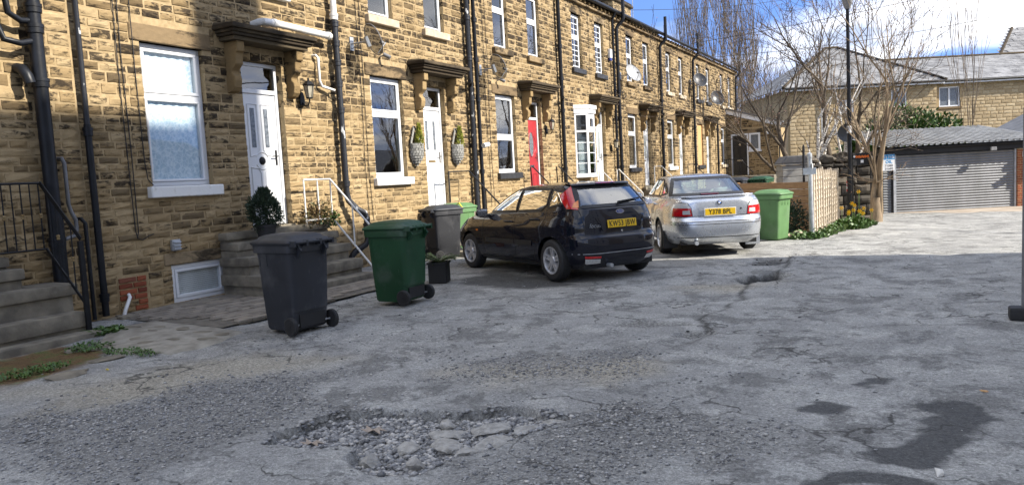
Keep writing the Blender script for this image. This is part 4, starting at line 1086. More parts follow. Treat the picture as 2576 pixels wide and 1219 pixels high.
gravel('pothole_rubble', 90, samp_mask(['hole2', 'hole3', 'hole4'], .05, .06, 5, (-2.5, -1.4, 6.4, 12.8)), .008, .026, grav_mat('tarry_rubble', [(0, (.02, .02, .02)), (.6, (.05, .048, .046)), (.9, (.11, .10, .09)), (1, (.22, .20, .18))]), 'small rubble lying in the far potholes', 14)
# lumps of broken concrete bedded in the pothole
def rock(name, c, sx, sy, sz, seed, mat, parent=None, rot=0.0, res=2):
    bm = bmesh.new(); bmesh.ops.create_icosphere(bm, subdivisions=res, radius=1.0)
    g = np.random.RandomState(seed); cs = g.randn(16, 3); cs /= np.linalg.norm(cs, axis=1)[:, None]; ds = .48 + .38 * g.rand(16)
    for v_ in bm.verts:
        p = np.array(v_.co); 
        k = 1.0
        for n_, d_ in zip(cs, ds):
            t = p @ n_
            if t > d_: k = min(k, d_ / t)
        p = p * k * (1 + .10 * (float(vnoise(p[0] * 4 + seed, p[1] * 4 + p[2] * 3)) - .5)) + g.randn(3) * (.022 if res > 2 else .015)
        v_.co = Vector((p[0] * sx, p[1] * sy, p[2] * sz))
    me = bpy.data.meshes.new(name); bm.to_mesh(me); bm.free(); me.materials.append(mat)
    o = link(name, me, parent, c); o.rotation_euler = (0, 0, rot); return o
M['concrete'] = pm('broken_concrete', (.42, .405, .37), (.27, .26, .235), 22, .92, .8, spec=.2)
lumps = [(-2.62, 3.80, .15, .13), (-2.42, 3.98, .17, .13), (-2.28, 3.78, .19, .14), (-2.50, 3.62, .16, .11), (-2.12, 4.02, .17, .12), (-2.72, 3.52, .10, .09), (-2.72, 3.96, .10, .08), (-2.05, 4.18, .12, .09), (-2.32, 3.58, .10, .08), (-2.20, 3.70, .08, .07)]
for i, (x, y, a, b) in enumerate(lumps):
    o = rock('concrete_lump', (x, y, lane_z(x, y) + .022), a, b, .040, 40 + i, M['concrete'], None, i * .9, 3)
    tag(o, 'pale flat concrete lump in the pothole, ' + ('left of the middle cluster', 'top middle of the cluster', 'largest in the middle of the cluster', 'front of the middle cluster', 'right of the middle cluster', 'small and alone before the cluster', 'small at the back left of the cluster', 'at the far right corner', 'small wedge at the front right', 'smallest wedged between two larger ones')[i], 'concrete lump', 'concrete lumps in the pothole')
for i, (x, y, a, b, lb) in enumerate(((-2.80, 3.26, .10, .085, 'pale concrete lump on the near left rim of the foreground pothole'), (-2.50, 3.30, .085, .07, 'pale concrete lump lying alone near the front of the pothole'))):
    tag(rock('concrete_lump', (x, y, lane_z(x, y) + .015), a, b, .06, 60 + i, M['concrete'], None, i * .7), lb, 'concrete lump', 'concrete lumps in the pothole')
# dead leaves in the pothole
lm = pm('dry_leaf', (.40, .335, .27), (.30, .24, .19), 20, .8)
for i, (x, y, s, lb) in enumerate(((-3.13, 3.70, .10, 'dry curled brown leaf lying on the gravel at the back of the pothole'), (-3.36, 3.38, .09, 'dry brown leaf lying at the left end of the pothole'))):
    a = [(math.cos(t) * s * (1 if j % 2 else .55), math.sin(t) * s * .7 * (1 if j % 2 else .5)) for j, t in enumerate(np.linspace(0, 2 * PI, 13)[:-1])]
    z = lane_z(x, y) + .03
    vs = [(x, y, z)] + [(x + p, y + q_, z + .004 + .012 * math.sin(5 * p * 10)) for p, q_ in a]
    mb = MB().add(vs, [(0, j + 1, (j + 1) % 12 + 1) for j in range(12)])
    tag(mb.build('dead_leaf', lm), lb, 'leaf', 'dead leaves in the pothole')
# ---- block paving by the nearest house
fc = MB(); fc.add([(-8.99, 5.75, .058), (-6.95, 5.75, .03), (-6.95, 9.7, .03), (-8.99, 9.7, .058)], [(0, 1, 2, 3)])
fo = tag(fc.build('forecourt', pm('paving_sand', (.17, .15, .12), (.10, .09, .07), 12, .95, .3), flip=True), 'block-paved forecourt at the foot of the nearest house', kind='structure')
pv = MB().box(0, 1, 0, 1, -1, 0).mesh('paver', stone_mat('paving_block', [(0, (.20, .175, .145)), (.4, (.27, .24, .20)), (.8, (.32, .285, .235)), (1, (.34, .29, .23))], soot=.3, amt=.5), bevel=.05, seg=1)
g = random.Random(3); cnt = 0
for i in range(19):
    x = -8.97 + i * .106
    for j in range(20):
        y = 5.80 + j * .206 + (.103 if i % 2 else 0)
        if y > 9.5 or (x < -7.75 and 7.42 < y < 9.72) or (x > -7.25 and y > 6.9 + (x + 7.25) * -3 + 1.2): continue
        if x > -8.0 and y < 6.0 and sdf(POLY['patch'], np.array([x]), np.array([y]))[0] < .15: continue
        if cnt >= 300: continue
        zz = interp([(-9, .078), (-6.95, .05)], x) + g.uniform(-.003, .004)
        link('paver', pv, fo, (x, y, zz), (g.uniform(-.02, .02), g.uniform(-.02, .02), 0), (.098, .198, .05)); cnt += 1
# cement patch with bedded flat stones
pb = POLY['patch']; cxp = np.mean(np.array(pb), 0)
mb = MB(); ring = [(p[0], p[1]) for p in pb]
rr = []
for (a, b), (c_, d) in zip(ring, ring[1:] + ring[:1]):
    for t in (0, .33, .66): rr.append((a + (c_ - a) * t + g.uniform(-.05, .05), b + (d - b) * t + g.uniform(-.05, .05)))
top = [(p, q_, lane_z(p, q_) + .022) for p, q_ in rr]; low = [(cxp[0] + (p - cxp[0]) * 1.06, cxp[1] + (q_ - cxp[1]) * 1.06, lane_z(p, q_) - .03) for p, q_ in rr]
n = len(rr); mb.add(top + low + [(cxp[0], cxp[1], lane_z(*cxp) + .035)], [(i, (i + 1) % n, 2 * n) for i in range(n)] + [(i + n, (i + 1) % n + n, (i + 1) % n, i) for i in range(n)])
pt = tag(mb.build('paving_patch', pm('rough_cement', (.36, .335, .28), (.24, .22, .18), 7, .95, .5, spec=.15), smooth='all', flip=True), 'rough cement patch with flat stones beside the left steps', kind='structure')
for i in range(70):
    x, y = g.uniform(-8.1, -6.5), g.uniform(4.7, 5.75)
    if sdf(pb, np.array([x]), np.array([y]))[0] > -.14: continue
    if any((x - a) ** 2 / .08 + (y - b) ** 2 / .035 < 1 for a, b in [(o.location.x, o.location.y) for o in pt.children]): continue
    rock('flat_stone', (x, y, lane_z(x, y) + .024), g.uniform(.10, .17), g.uniform(.07, .11), .016, 500 + i, M['stepstone'], pt, g.uniform(-.4, .4))
# ------------------------------------------------------------------ cars
def car_paint(name, c, spec=.5, rough=.22, metal=0.0):
    t = NT(name); n = t.noise(5, 4)
    t.set(t.mix(t.ramp(n, [(.35, 0.0), (.7, .25)]), c, tuple(x * .8 for x in c)), t.ramp(t.noise(9, 5), [(.4, rough), (.7, rough + .08)]), metal, spec, Coat_Weight=1.0, Coat_Roughness=.015)
    return t.m
M['navy'] = car_paint('dark_navy_paint', (.0028, .004, .011), spec=.08, rough=.45)
M['silver'] = car_paint('silver_paint', (.57, .60, .645), rough=.26, metal=.75)
M['trimblack'] = pm('black_trim', (.018, .018, .019), None, 12, .5)
M['redlens'] = pm('red_lens', (.55, .008, .012), (.42, .006, .008), 30, .08, Coat_Weight=1.0)
M['amberlens'] = pm('amber_lens', (.75, .20, .01), (.6, .14, .01), 30, .08, Coat_Weight=1.0)
M['clearlens'] = pm('clear_lens', (.62, .62, .60), (.48, .48, .47), 40, .08, Coat_Weight=1.0)
M['alloy'] = pm('alloy_wheel', (.62, .62, .63), (.46, .46, .465), 20, .3, metal=.45)
M['plate'] = pm('yellow_plate', (.78, .50, .015), (.74, .46, .012), 12, .35)
M['creamseat'] = pm('cream_leather', (.56, .55, .49), (.48, .47, .41), 8, .6)
M['darkseat'] = pm('dark_cloth', (.035, .036, .04), None, 12, .85)
class Car:
    def __init__(s, root, lo, up, n_lo, n_up, zb, crown, belt_tilt, hood, N=280, arch=(), paint=None):
        s.root, s.lo, s.up, s.nl, s.nu, s.zb, s.crown, s.tilt, s.hood, s.arch, s.paint = root, lo, up, n_lo, n_up, zb, crown, belt_tilt, hood, arch, paint
        a, b = 2.1, .85; T = np.linspace(0, 2 * PI, 6001); n = 5.0
        x = a * np.sign(np.cos(T)) * np.abs(np.cos(T)) ** (2 / n); y = b * np.sign(np.sin(T)) * np.abs(np.sin(T)) ** (2 / n)
        L = np.concatenate([[0], np.cumsum(np.hypot(np.diff(x), np.diff(y)))]); s.T = np.interp(np.linspace(0, L[-1], N + 1)[:-1], L, T)
    def par(s, z, part):
        k = s.lo if part == 'lo' else s.up
        return sinterp(k['xr'], z), sinterp(k['xf'], z), sinterp(k['hw'], z), (s.nl if part == 'lo' else s.nu)
    def warp(s, p):
        x, y, z = p
        h = sinterp(s.hood, x)
        if z > .5: z = .5 + (z - .5) * (1 + (h - 1) * min(1.0, (s.zb - .5) / (z - .5)) if z > s.zb else h)
        w = max(0.0, min(1.0, (z - .45) / (s.zb - .45))) * (1 if z <= s.zb else max(0.0, 1 - (z - s.zb) / (s.crown - s.zb)))
        return Vector((x, y, z + w * s.tilt * (1.0 - x)))
    def raw(s, th, P):
        xr, xf, hw, n = P; a, xc = (xf - xr) / 2, (xf + xr) / 2; c, q = math.cos(th), math.sin(th)
        return (xc + a * math.copysign(abs(c) ** (2 / n), c), hw * math.copysign(abs(q) ** (2 / n), q))
    def S(s, th, z, part, off=0.0):
        def f(t, zz): x, y = s.raw(t, s.par(zz, part)); return s.warp((x, y, zz))
        p = f(th, z)
        if off:
            a = f(th + .004, z) - f(th - .004, z); b = f(th, z + .004) - f(th, z - .004); nn = a.cross(b)
            if nn.length > 1e-12: p = p + nn.normalized() * off
        return p
    def th_x(s, x, z, part, side=1):
        xr, xf, hw, n = s.par(z, part); a, xc = (xf - xr) / 2, (xf + xr) / 2; t = max(-.99999, min(.99999, (x - xc) / a))
        c = math.copysign(abs(t) ** (n / 2), t); return math.acos(c) * side
    def th_y(s, y, z, part, rear=True):
        xr, xf, hw, n = s.par(z, part); t = max(-.99999, min(.99999, y / hw)); q = math.copysign(abs(t) ** (n / 2), t)
        a = math.asin(q); return PI - a if rear else a
    def side(s, x, z, side=1, off=0.0, part=None):
        part = part or ('lo' if z <= s.zb else 'up'); return s.S(s.th_x(x, z, part, side), z, part, off)
    def end(s, y, z, rear=True, off=0.0, part=None):
        part = part or ('lo' if z <= s.zb else 'up'); return s.S(s.th_y(y, z, part, rear), z, part, off)
    def shell(s, doors, glass_side, glass_end, bump_z, boot):
        """whole skin as one grid, split into body, doors, boot lid and bumpers"""
        rings = []; z0 = s.lo['xr'][0][0]; nlo = 34
        def add(P, z): rings.append((P, z))
        for i in range(nlo): add(s.par(z0 + (s.zb - z0) * i / (nlo - 1), 'lo'), z0 + (s.zb - z0) * i / (nlo - 1))
        Pa, Pb = s.par(s.zb, 'lo'), s.par(s.zb + .02, 'up')
        for i in range(1, 9):
            t = i / 9; add(tuple(Pa[k] + (Pb[k] - Pa[k]) * t for k in range(3)) + (Pa[3] + (Pb[3] - Pa[3]) * t,), s.zb + .02 * math.sin(t * PI / 2))
        zt = s.up['xr'][-1][0]; nup = 26
        for i in range(nup): z = s.zb + .02 + (zt - s.zb - .02) * i / (nup - 1); add(s.par(z, 'up'), z)
        Pt = s.par(zt, 'up'); xr, xf, hw, n = Pt; xc = (xr + xf) / 2
        for i in range(1, 9):
            t = i / 8.5; k = 1 - t
            add((xr + .42 * t, xf - .42 * t, hw * k, n), zt + (s.crown - zt) * math.sin(t * PI / 2))
        V = []; U_ = []
        for P, z in rings:
            for th in s.T:
                x, y = s.raw(th, P); V.append(s.warp((x, y, z))); U_.append((x, y, z))
        N = len(s.T); F = []
        for i in range(len(rings) - 1):
            for j in range(N): j2 = (j + 1) % N; F.append((i * N + j, i * N + j2, (i + 1) * N + j2, (i + 1) * N + j))
        # close the roof
        last = (len(rings) - 1) * N
        for j in range(N // 2): F.append(tuple(dict.fromkeys((last + j, last + j + 1, last + (N - j - 1) % N, last + (N - j) % N))))
        V = np.array(V); U_ = np.array(U_)
        # wheel arches: snap the skin to the arch circle
        keep = []
        ins = np.zeros(len(V), bool)
        for (ax, az, ar) in s.arch:
            d = np.hypot(V[:, 0] - ax, V[:, 2] - az); m = (d < ar) & (V[:, 2] < .85) & (np.abs(V[:, 1]) > .45); ins |= m
        for f in F:
            if not all(ins[i] for i in f): keep.append(f)
        for (ax, az, ar) in s.arch:
            d = np.hypot(V[:, 0] - ax, V[:, 2] - az); m = (d < ar) & ins; k = ar / np.maximum(d, 1e-3)
            V[m, 0] = ax + (V[m, 0] - ax) * k[m]; V[m, 2] = az + (V[m, 2] - az) * k[m]
        Fa = [np.array(f) for f in keep]
        # vertex normals of the whole skin
        NR = np.zeros_like(V)
        for f in keep:
            p = V[list(f)]; nn = np.cross(p[2] - p[0], p[3] - p[1]) if len(f) == 4 else np.cross(p[1] - p[0], p[2] - p[0])
            for i in f: NR[i] += nn
        NR /= np.maximum(np.linalg.norm(NR, axis=1), 1e-12)[:, None]
        ring_i = [f[0] // N for f in keep]
        groups = {}
        C = np.array([U_[list(f)].mean(0) for f in keep])
        inside = lambda poly, a, b: sdf(poly, a, b) < 0
        pid = np.array(['body'] * len(keep), dtype=object)
        zc, xc_, yc = C[:, 2], C[:, 0], C[:, 1]
        sidef = np.abs(yc) > .5
        for dn, poly in doors:
            m = inside(poly, xc_, zc) & sidef
            pid[m & (yc > 0)] = dn + '|l'; pid[m & (yc < 0)] = dn + '|r'
        m = boot(xc_, yc, zc); pid[m] = 'boot_lid'
        pid[(zc < bump_z) & (xc_ < s.arch[0][0] - s.arch[0][2] * .8)] = 'rear_bumper'
        pid[(zc < bump_z - .04) & (xc_ > s.arch[1][0] + s.arch[1][2] * .8)] = 'front_bumper'
        up = zc > s.zb + .03
        for poly in glass_side:
            m = inside(poly, xc_, zc) & sidef & up & (np.abs(yc) > .5); pid[m] = 'hole'
        for poly, rear in glass_end:
            m = inside(poly, yc, zc) & up & ((xc_ < .6) if rear else (xc_ > 1.2)); pid[m & (np.abs(yc) < .62)] = 'hole'
        for nm in sorted(set(pid)):
            if nm == 'hole': continue
            fi = np.where(pid == nm)[0]; used = sorted({i for k in fi for i in keep[k]}); mp = {v: i for i, v in enumerate(used)}
            me = bpy.data.meshes.new(nm.split('|')[0]); me.from_pydata(V[used].tolist(), [], [tuple(mp[i] for i in keep[k]) for k in fi])
            me.polygons.foreach_set('use_smooth', [True] * len(me.polygons)); me.validate(); me.update()
            me.normals_split_custom_set_from_vertices(NR[used].tolist()); me.materials.append(s.paint)
            groups[nm] = link(nm.split('|')[0], me, s.root)
        s.groups = groups
        return groups
    def patch(s, name, corners, fn, mat, nu=14, nv=10, parent=None, off=.004, curve=None, thick=True):
        """corners a,b,c,d in surface coordinates -> bilinear patch laid on the skin"""
        a, b, c, d = [np.array(q, float) for q in corners]; P = []
        for i in range(nu + 1):
            u_ = i / nu; row = []
            for j in range(nv + 1):
                v_ = j / nv; q = a * (1 - u_) * (1 - v_) + b * u_ * (1 - v_) + c * u_ * v_ + d * (1 - u_) * v_
                if curve: q = q + np.array(curve(u_, v_))
                row.append(fn(q[0], q[1], off))
            P.append(row)
        return MB().grid(P).build(name, mat, parent or s.root, smooth='all')
    def outline(s, pts, fn, w, off, name, mat, parent=None, closed=True):
        """flat seal ribbon of width w centred on a path on the skin"""
        Q = []
        for (a, b) in zip(pts, pts[1:] + (pts[:1] if closed else [])):
            n = max(2, int(math.hypot(b[0] - a[0], b[1] - a[1]) / .05))
            for k in range(n): Q.append((a[0] + (b[0] - a[0]) * k / n, a[1] + (b[1] - a[1]) * k / n))
        if not closed: Q.append(pts[-1])
        P = []; m = len(Q)
        for i in range(m):
            a = np.array(Q[i - 1] if (closed or i) else Q[i]); b = np.array(Q[(i + 1) % m] if (closed or i < m - 1) else Q[i]); t = b - a; t = t / (np.linalg.norm(t) + 1e-9); nn = np.array((-t[1], t[0])) * w / 2
            c = np.array(Q[i]); P.append([fn(*(c + nn), off), fn(*(c - nn), off)])
        return MB().grid(P, closed_u=closed).build(name, mat, parent or s.root, smooth='all')
    def glass(s, pts, fn, name, mat, off=.003, seal=.035, parent=None):
        """pane filling a convex-ish outline, with its rubber seal"""
        n = len(pts); c = np.mean(np.array(pts), 0); ring = []
        for (a, b) in zip(pts, pts[1:] + pts[:1]):
            for k in range(8): ring.append(np.array((a[0] + (b[0] - a[0]) * k / 8, a[1] + (b[1] - a[1]) * k / 8)))
        P = [[fn(*(c + (q - c) * r_), off) for r_ in (0.02, .2, .4, .6, .8, 1.0)] for q in ring]
        o = MB().grid(P, closed_u=True).build(name, mat, parent or s.root, smooth='all')
        s.outline(pts, fn, seal, off + .003, 'seal', M['trimblack'], o)
        return o
def wheel_proto(R_, rr, w, spokes, mat):
    """returns (tyre mesh, rim mesh, hub mesh): axle along y, outer face at +y"""
    ty = MB().lathe([(rr, -w / 2 + .01), (rr + .02, -w / 2), (R_ - .035, -w / 2 + .004), (R_ - .008, -w / 2 + .03), (R_, -w / 2 + .055), (R_, w / 2 - .055), (R_ - .008, w / 2 - .03), (R_ - .035, w / 2 - .004), (rr + .02, w / 2), (rr, w / 2 - .01)], (0, 0, 0), 'y', 48, caps=False)
    for k in range(48):
        a = 2 * PI * (k + .5) / 48; c, q = math.cos(a), math.sin(a)
        for yy, l in ((-.055, .022), (-.018, .016), (.018, .016), (.055, .022)):
            ty.obox((q * (R_ + .001), yy, c * (R_ + .001)), (c * .009, 0, -q * .009), (0, l * .62, 0), (q * .003, 0, c * .003))
    rim = MB().lathe([(rr + .004, w / 2 - .012), (rr + .004, w / 2 - .002), (rr - .012, w / 2 - .002), (rr - .02, w / 2 - .02), (rr - .024, -.02), (rr - .03, -w / 2 + .02)], (0, 0, 0), 'y', 40, caps=False)
    hy = w / 2 - .032
    rim.lathe([(.0, hy + .012), (.055, hy + .010), (.065, hy - .004), (.06, hy - .03)], (0, 0, 0), 'y', 24)
    for k in range(spokes[0]):
        for sgn in spokes[1]:
            a = 2 * PI * k / spokes[0]; a1 = a + sgn * spokes[2]; a0 = a + sgn * spokes[3]
            p0 = Vector((math.sin(a0) * .05, hy - .002, math.cos(a0) * .05)); p1 = Vector((math.sin(a1) * (rr - .014), hy + .012, math.cos(a1) * (rr - .014)))
            d = p1 - p0; side = Vector((0, 1, 0)).cross(d).normalized() * spokes[4]
            rim.add([p0 - side * 1.1, p0 + side * 1.1, p1 + side * 1.0, p1 - side * 1.0] + [p + Vector((0, -.028, 0)) for p in (p0 - side * 1.3, p0 + side * 1.3, p1 + side * 1.2, p1 - side * 1.2)],
                    [(0, 1, 2, 3), (0, 4, 5, 1), (1, 5, 6, 2), (2, 6, 7, 3), (3, 7, 4, 0)])
    disc = MB().lathe([(.0, -.005), (rr - .05, -.005), (rr - .05, -.02)], (0, 0, 0), 'y', 28)
    return ty.mesh('tyre', M['rubber'], smooth=28), rim.mesh('rim', mat, smooth=30, flip=True), disc.mesh('brake', M['black'])
def put_wheels(root, proto, wb, ht, Rw, steer=0.0):
    for x in (0.0, wb):
        for sd in (1, -1):
            w = empty('wheel', (x, sd * ht, Rw), 0 if sd > 0 else PI, parent=root)
            if x > 1: w.rotation_euler = (0, 0, (0 if sd > 0 else PI) + steer)
            for nm, me in zip(('tyre', 'rim', 'brake_disc'), proto): link(nm, me, w)
def text(name, body, size, mat, parent, loc, rot, bold=0.0, extrude=.001, align='CENTER', sx=1.0, shear=0.0):
    c = bpy.data.curves.new(name, 'FONT'); c.body = body; c.size = size; c.align_x = align; c.align_y = 'CENTER'; c.extrude = extrude; c.offset = bold; c.shear = shear; c.space_character = 1.12
    c.resolution_u = 6; c.materials.append(mat); o = link(name, c); bpy.context.view_layer.update()
    me = bpy.data.meshes.new_from_object(o.evaluated_get(bpy.context.evaluated_depsgraph_get())); me.name = name
    bpy.data.objects.remove(o); bpy.data.curves.remove(c)
    return link(name, me, parent, loc, rot, (sx, 1, 1))
def number_plate(root, loc, tilt, chars):
    """rear plate facing -x of the car"""
    e = empty('number_plate', loc, 0, parent=root); e.rotation_euler = (0, tilt, 0)
    MB().box(-.004, .004, -.26, .26, -.0555, .0555).build('plate', M['plate'], e, bevel=.003, seg=1)
    text('registration', chars, .112, M['black'], e, (-.0055, 0, -.002), (PI / 2, 0, -PI / 2), .0020, .0006, sx=.80)
    return e
def seat(root, x, y, z, mat, back=.62, w=.46, head=True, tilt=.22):
    e = empty('seat', (x, y, z), 0, parent=root)
    def rb(a, b, c, d, f, g, bv): return MB().box(a, b, c, d, f, g)
    rb(-.25, .25, -w / 2, w / 2, -.12, .04, .05).build('cushion', mat, e, bevel=.05, seg=3, smooth=50)
    o = rb(-.06, .06, -w / 2, w / 2, 0, back, .05).build('backrest', mat, e, bevel=.05, seg=3, smooth=50); o.location = (-.24, 0, .02); o.rotation_euler = (0, -tilt, 0)
    if head:
        o = rb(-.045, .045, -.14, .14, back + .04, back + .21, .04).build('headrest', mat, e, bevel=.04, seg=3, smooth=50); o.location = (-.24, 0, .02); o.rotation_euler = (0, -tilt, 0)
    return e
def mirror(car, x, z, sd, mat, sc_=1.0):
    p = car.side(x, z, sd, .0)
    e = empty('door_mirror', p, 0, parent=car.root)
    bm = bmesh.new(); bmesh.ops.create_icosphere(bm, subdivisions=3, radius=1)
    for v_ in bm.verts:
        q = v_.co; q.x = max(q.x, -.35); v_.co = Vector((q.x * .10 * sc_, q.y * .105 * sc_, q.z * .075 * sc_))
    me = bpy.data.meshes.new('mirror_shell'); bm.to_mesh(me); bm.free(); me.materials.append(mat); me.polygons.foreach_set('use_smooth', [True] * len(me.polygons))
    link('mirror_shell', me, e, (.0, sd * .14, .05))
    MB().box(-.04, -.037, -.085, .085, -.055, .055).build('mirror_glass', M['chrome'], e, (0, sd * .14, .05), bevel=.02, seg=2)
    MB().box(-.03, .03, 0, .09, -.02, .02).build('mirror_stalk', M['trimblack'], e).scale = (1, sd, 1)
    return e
def handle(car, x, z, sd, parent, mat):
    a, b = car.side(x - .09, z, sd, .03), car.side(x + .09, z, sd, .03); c, d = car.side(x - .10, z, sd, .0), car.side(x + .10, z, sd, .0)
    MB().tube([c, a, (a + b) / 2, b, d], .014, 8).build('handle', mat, parent, smooth=True)
# ---- dark hatchback
root = empty('hatchback_car', (-4.31, 10.52, 0.0), R(58.5 + 90), 'dark navy five-door hatchback parked nose-in towards the terrace', 'car', 'cars parked in the lane')
lo = dict(xr=[(.20, -.56), (.28, -.64), (.36, -.685), (.48, -.70), (.58, -.695), (.63, -.68), (.66, -.645), (.80, -.635), (.90, -.615), (.98, -.585)],
          xf=[(.20, 3.24), (.32, 3.40), (.48, 3.445), (.65, 3.42), (.80, 3.34), (.98, 3.20)],
          hw=[(.20, .755), (.28, .805), (.42, .838), (.60, .848), (.75, .850), (.88, .828), (.98, .785)])
up = dict(xr=[(.98, -.585), (1.06, -.52), (1.20, -.405), (1.32, -.295), (1.37, -.235), (1.395, -.14)],
          xf=[(.98, 2.30), (1.10, 2.02), (1.25, 1.66), (1.35, 1.36), (1.395, 1.16)],
          hw=[(.98, .772), (1.06, .752), (1.20, .695), (1.32, .632), (1.37, .595), (1.395, .545)])
fo = Car(root, lo, up, 5.2, 5.0, .98, 1.432, .030, [(-1, 1), (2.05, 1), (2.4, .97), (2.8, .86), (3.2, .70), (3.5, .58)], arch=((0, .31, .352), (2.615, .31, .352)), paint=M['navy'])
GF = [(1.92, 1.02), (1.035, 1.02), (1.035, 1.345), (1.27, 1.345), (1.60, 1.215)]
GR = [(.965, 1.02), (.30, 1.02), (.17, 1.10), (.20, 1.335), (.965, 1.345)]
GQ = [(.10, 1.055), (-.25, 1.115), (-.10, 1.285), (.13, 1.325)]
BG = [(-.60, 1.035), (.60, 1.035), (.50, 1.335), (-.50, 1.335)]
WS = [(-.66, 1.04), (.66, 1.04), (.52, 1.33), (-.52, 1.33)]
D1 = [(1.99, 1.01), (2.04, .90), (2.10, .60), (2.03, .30), (1.00, .30), (1.00, 1.36), (1.30, 1.36), (1.66, 1.22)]
D2 = [(1.0, 1.36), (1.0, .30), (.46, .30), (.40, .50), (.22, .72), (.13, .90), (.14, 1.345)]
shr = lambda P, k=.93: [(np.mean([p[0] for p in P]) + (p[0] - np.mean([p[0] for p in P])) * k, np.mean([p[1] for p in P]) + (p[1] - np.mean([p[1] for p in P])) * k) for p in P]
gr = fo.shell([('door', D1), ('door', D2)], [shr(GF), shr(GR), shr(GQ, .85)], [(shr(BG, .96), True), (shr(WS, .96), False)], .645, lambda x, y, z: (x < -.1) & (np.abs(y) < .60) & (z > .645) & (z < 1.37))
for sd in (1, -1):
    fn = lambda x, z, off, sd=sd: fo.side(x, z, sd, off if sd > 0 else off, part='up')
    for P in (GF, GR, GQ): fo.glass(P, fn, 'side_window', M['carglass'], .004, .034)
    fl = lambda x, z, off, sd=sd: fo.side(x, z, sd, off)
    for P in (D1[:6], D2[:7]): fo.outline(P, fl, .009, .0015, 'door_gap', M['black'], closed=False)
    fo.patch('side_moulding', [(1.96, .505), (1.01, .505), (1.01, .585), (1.96, .585)], fl, M['trimblack'], 12, 2, off=.012)
    fo.patch('side_moulding', [(.99, .505), (.50, .505), (.47, .585), (.99, .585)], fl, M['trimblack'], 8, 2, off=.012)
    fo.patch('sill_strip', [(2.20, .235), (.42, .235), (.42, .275), (2.20, .275)], fl, M['trimblack'], 14, 2, off=.006)
    handle(fo, 1.18, .86, sd, root, M['trimblack']); handle(fo, .40, .885, sd, root, M['trimblack'])
    mirror(fo, 1.90, .965, sd, M['navy'])
    a = lambda y, z, sd=sd: (fo.th_y(y * sd, z, 'up'), z)
    b = lambda x, z, sd=sd: (fo.th_x(x, z, 'up', sd) if sd > 0 else 2 * PI + fo.th_x(x, z, 'up', sd), z)
    ft = lambda th, z, off: fo.S(th, z, 'up', off)
    lamp = fo.patch('tail_light', [b(-.06, 1.235), a(.505, 1.372), a(.615, .995), a(.70, 1.02)], ft, M['redlens'], 12, 12, off=.010)
    fo.patch('indicator_lens', [b(-.36, 1.10), a(.555, 1.14), a(.600, 1.025), a(.66, 1.03)], ft, M['amberlens'], 8, 6, parent=lamp, off=.013)
    fo.outline([b(-.06, 1.235), a(.505, 1.372), a(.615, .995), a(.70, 1.02)], ft, .012, .008, 'lamp_edge', M['black'], lamp)
    fb = lambda y, z, off: fo.end(y, z, True, off)
    rl = fo.patch('reverse_light', [(sd * .62, .345), (sd * .42, .335), (sd * .40, .275), (sd * .60, .265)], fb, M['clearlens'], 6, 3, off=.006)
    fo.patch('reflector', [(sd * .63, .385), (sd * .41, .375), (sd * .415, .345), (sd * .625, .352)], fb, M['redlens'], 6, 2, parent=rl, off=.006)
    fl2 = lambda x, z, off, sd=sd: fo.side(x, z, sd, off)
    fo.patch('side_repeater', [(2.30, .70), (2.22, .70), (2.22, .73), (2.30, .73)], fl2, M['amberlens'], 2, 2, off=.006)
    fo.patch('headlight', [(fo.th_y(sd * .45, .66, 'lo', False), .66), (fo.th_x(2.95, .70, 'lo', sd), .70), (fo.th_x(2.75, .86, 'lo', sd), .88), (fo.th_y(sd * .50, .80, 'lo', False), .80)], lambda th, z, off: fo.S(th, z, 'lo', off), M['clearlens'], 8, 5, off=.005)
fb = lambda y, z, off: fo.end(y, z, True, off)
fu = lambda y, z, off: fo.end(y, z, True, off, 'up')
fo.glass(BG, fu, 'rear_window', M['carglass_rear'], .005, .05)
fo.glass(WS, lambda y, z, off: fo.end(y, z, False, off, 'up'), 'windscreen', M['carglass'], .005, .05)
fo.outline([(-.60, .655), (-.62, .98)], fb, .010, .0015, 'boot_gap', M['black'], closed=False); fo.outline([(.60, .655), (.62, .98)], fb, .010, .0015, 'boot_gap', M['black'], closed=False)
fo.outline([(-.80, .652), (.80, .652)], fb, .012, .001, 'bumper_gap', M['black'], closed=False)
fo.outline([(-.74, .415), (.74, .415)], fb, .010, .0015, 'bumper_line', M['galv'], closed=False)
# roof spoiler with brake light
sp = MB().grid([[fo.S(fo.th_y(y, 1.375, 'up'), 1.375, 'up', .0) + Vector((dx, 0, dz)) for dx, dz in ((.16, .012), (.03, .030), (-.06, .020), (-.085, .0), (-.05, -.018), (.03, -.02))] for y in np.linspace(-.53, .53, 22)]).build('roof_spoiler', M['navy'], root, smooth='all')
fo.patch('brake_light', [(-.17, 1.366), (.17, 1.366), (.17, 1.382), (-.17, 1.382)], lambda y, z, off: fu(y, z, off) + Vector((-.055, 0, 0)), M['redlens'], 6, 2, off=.03, parent=sp)
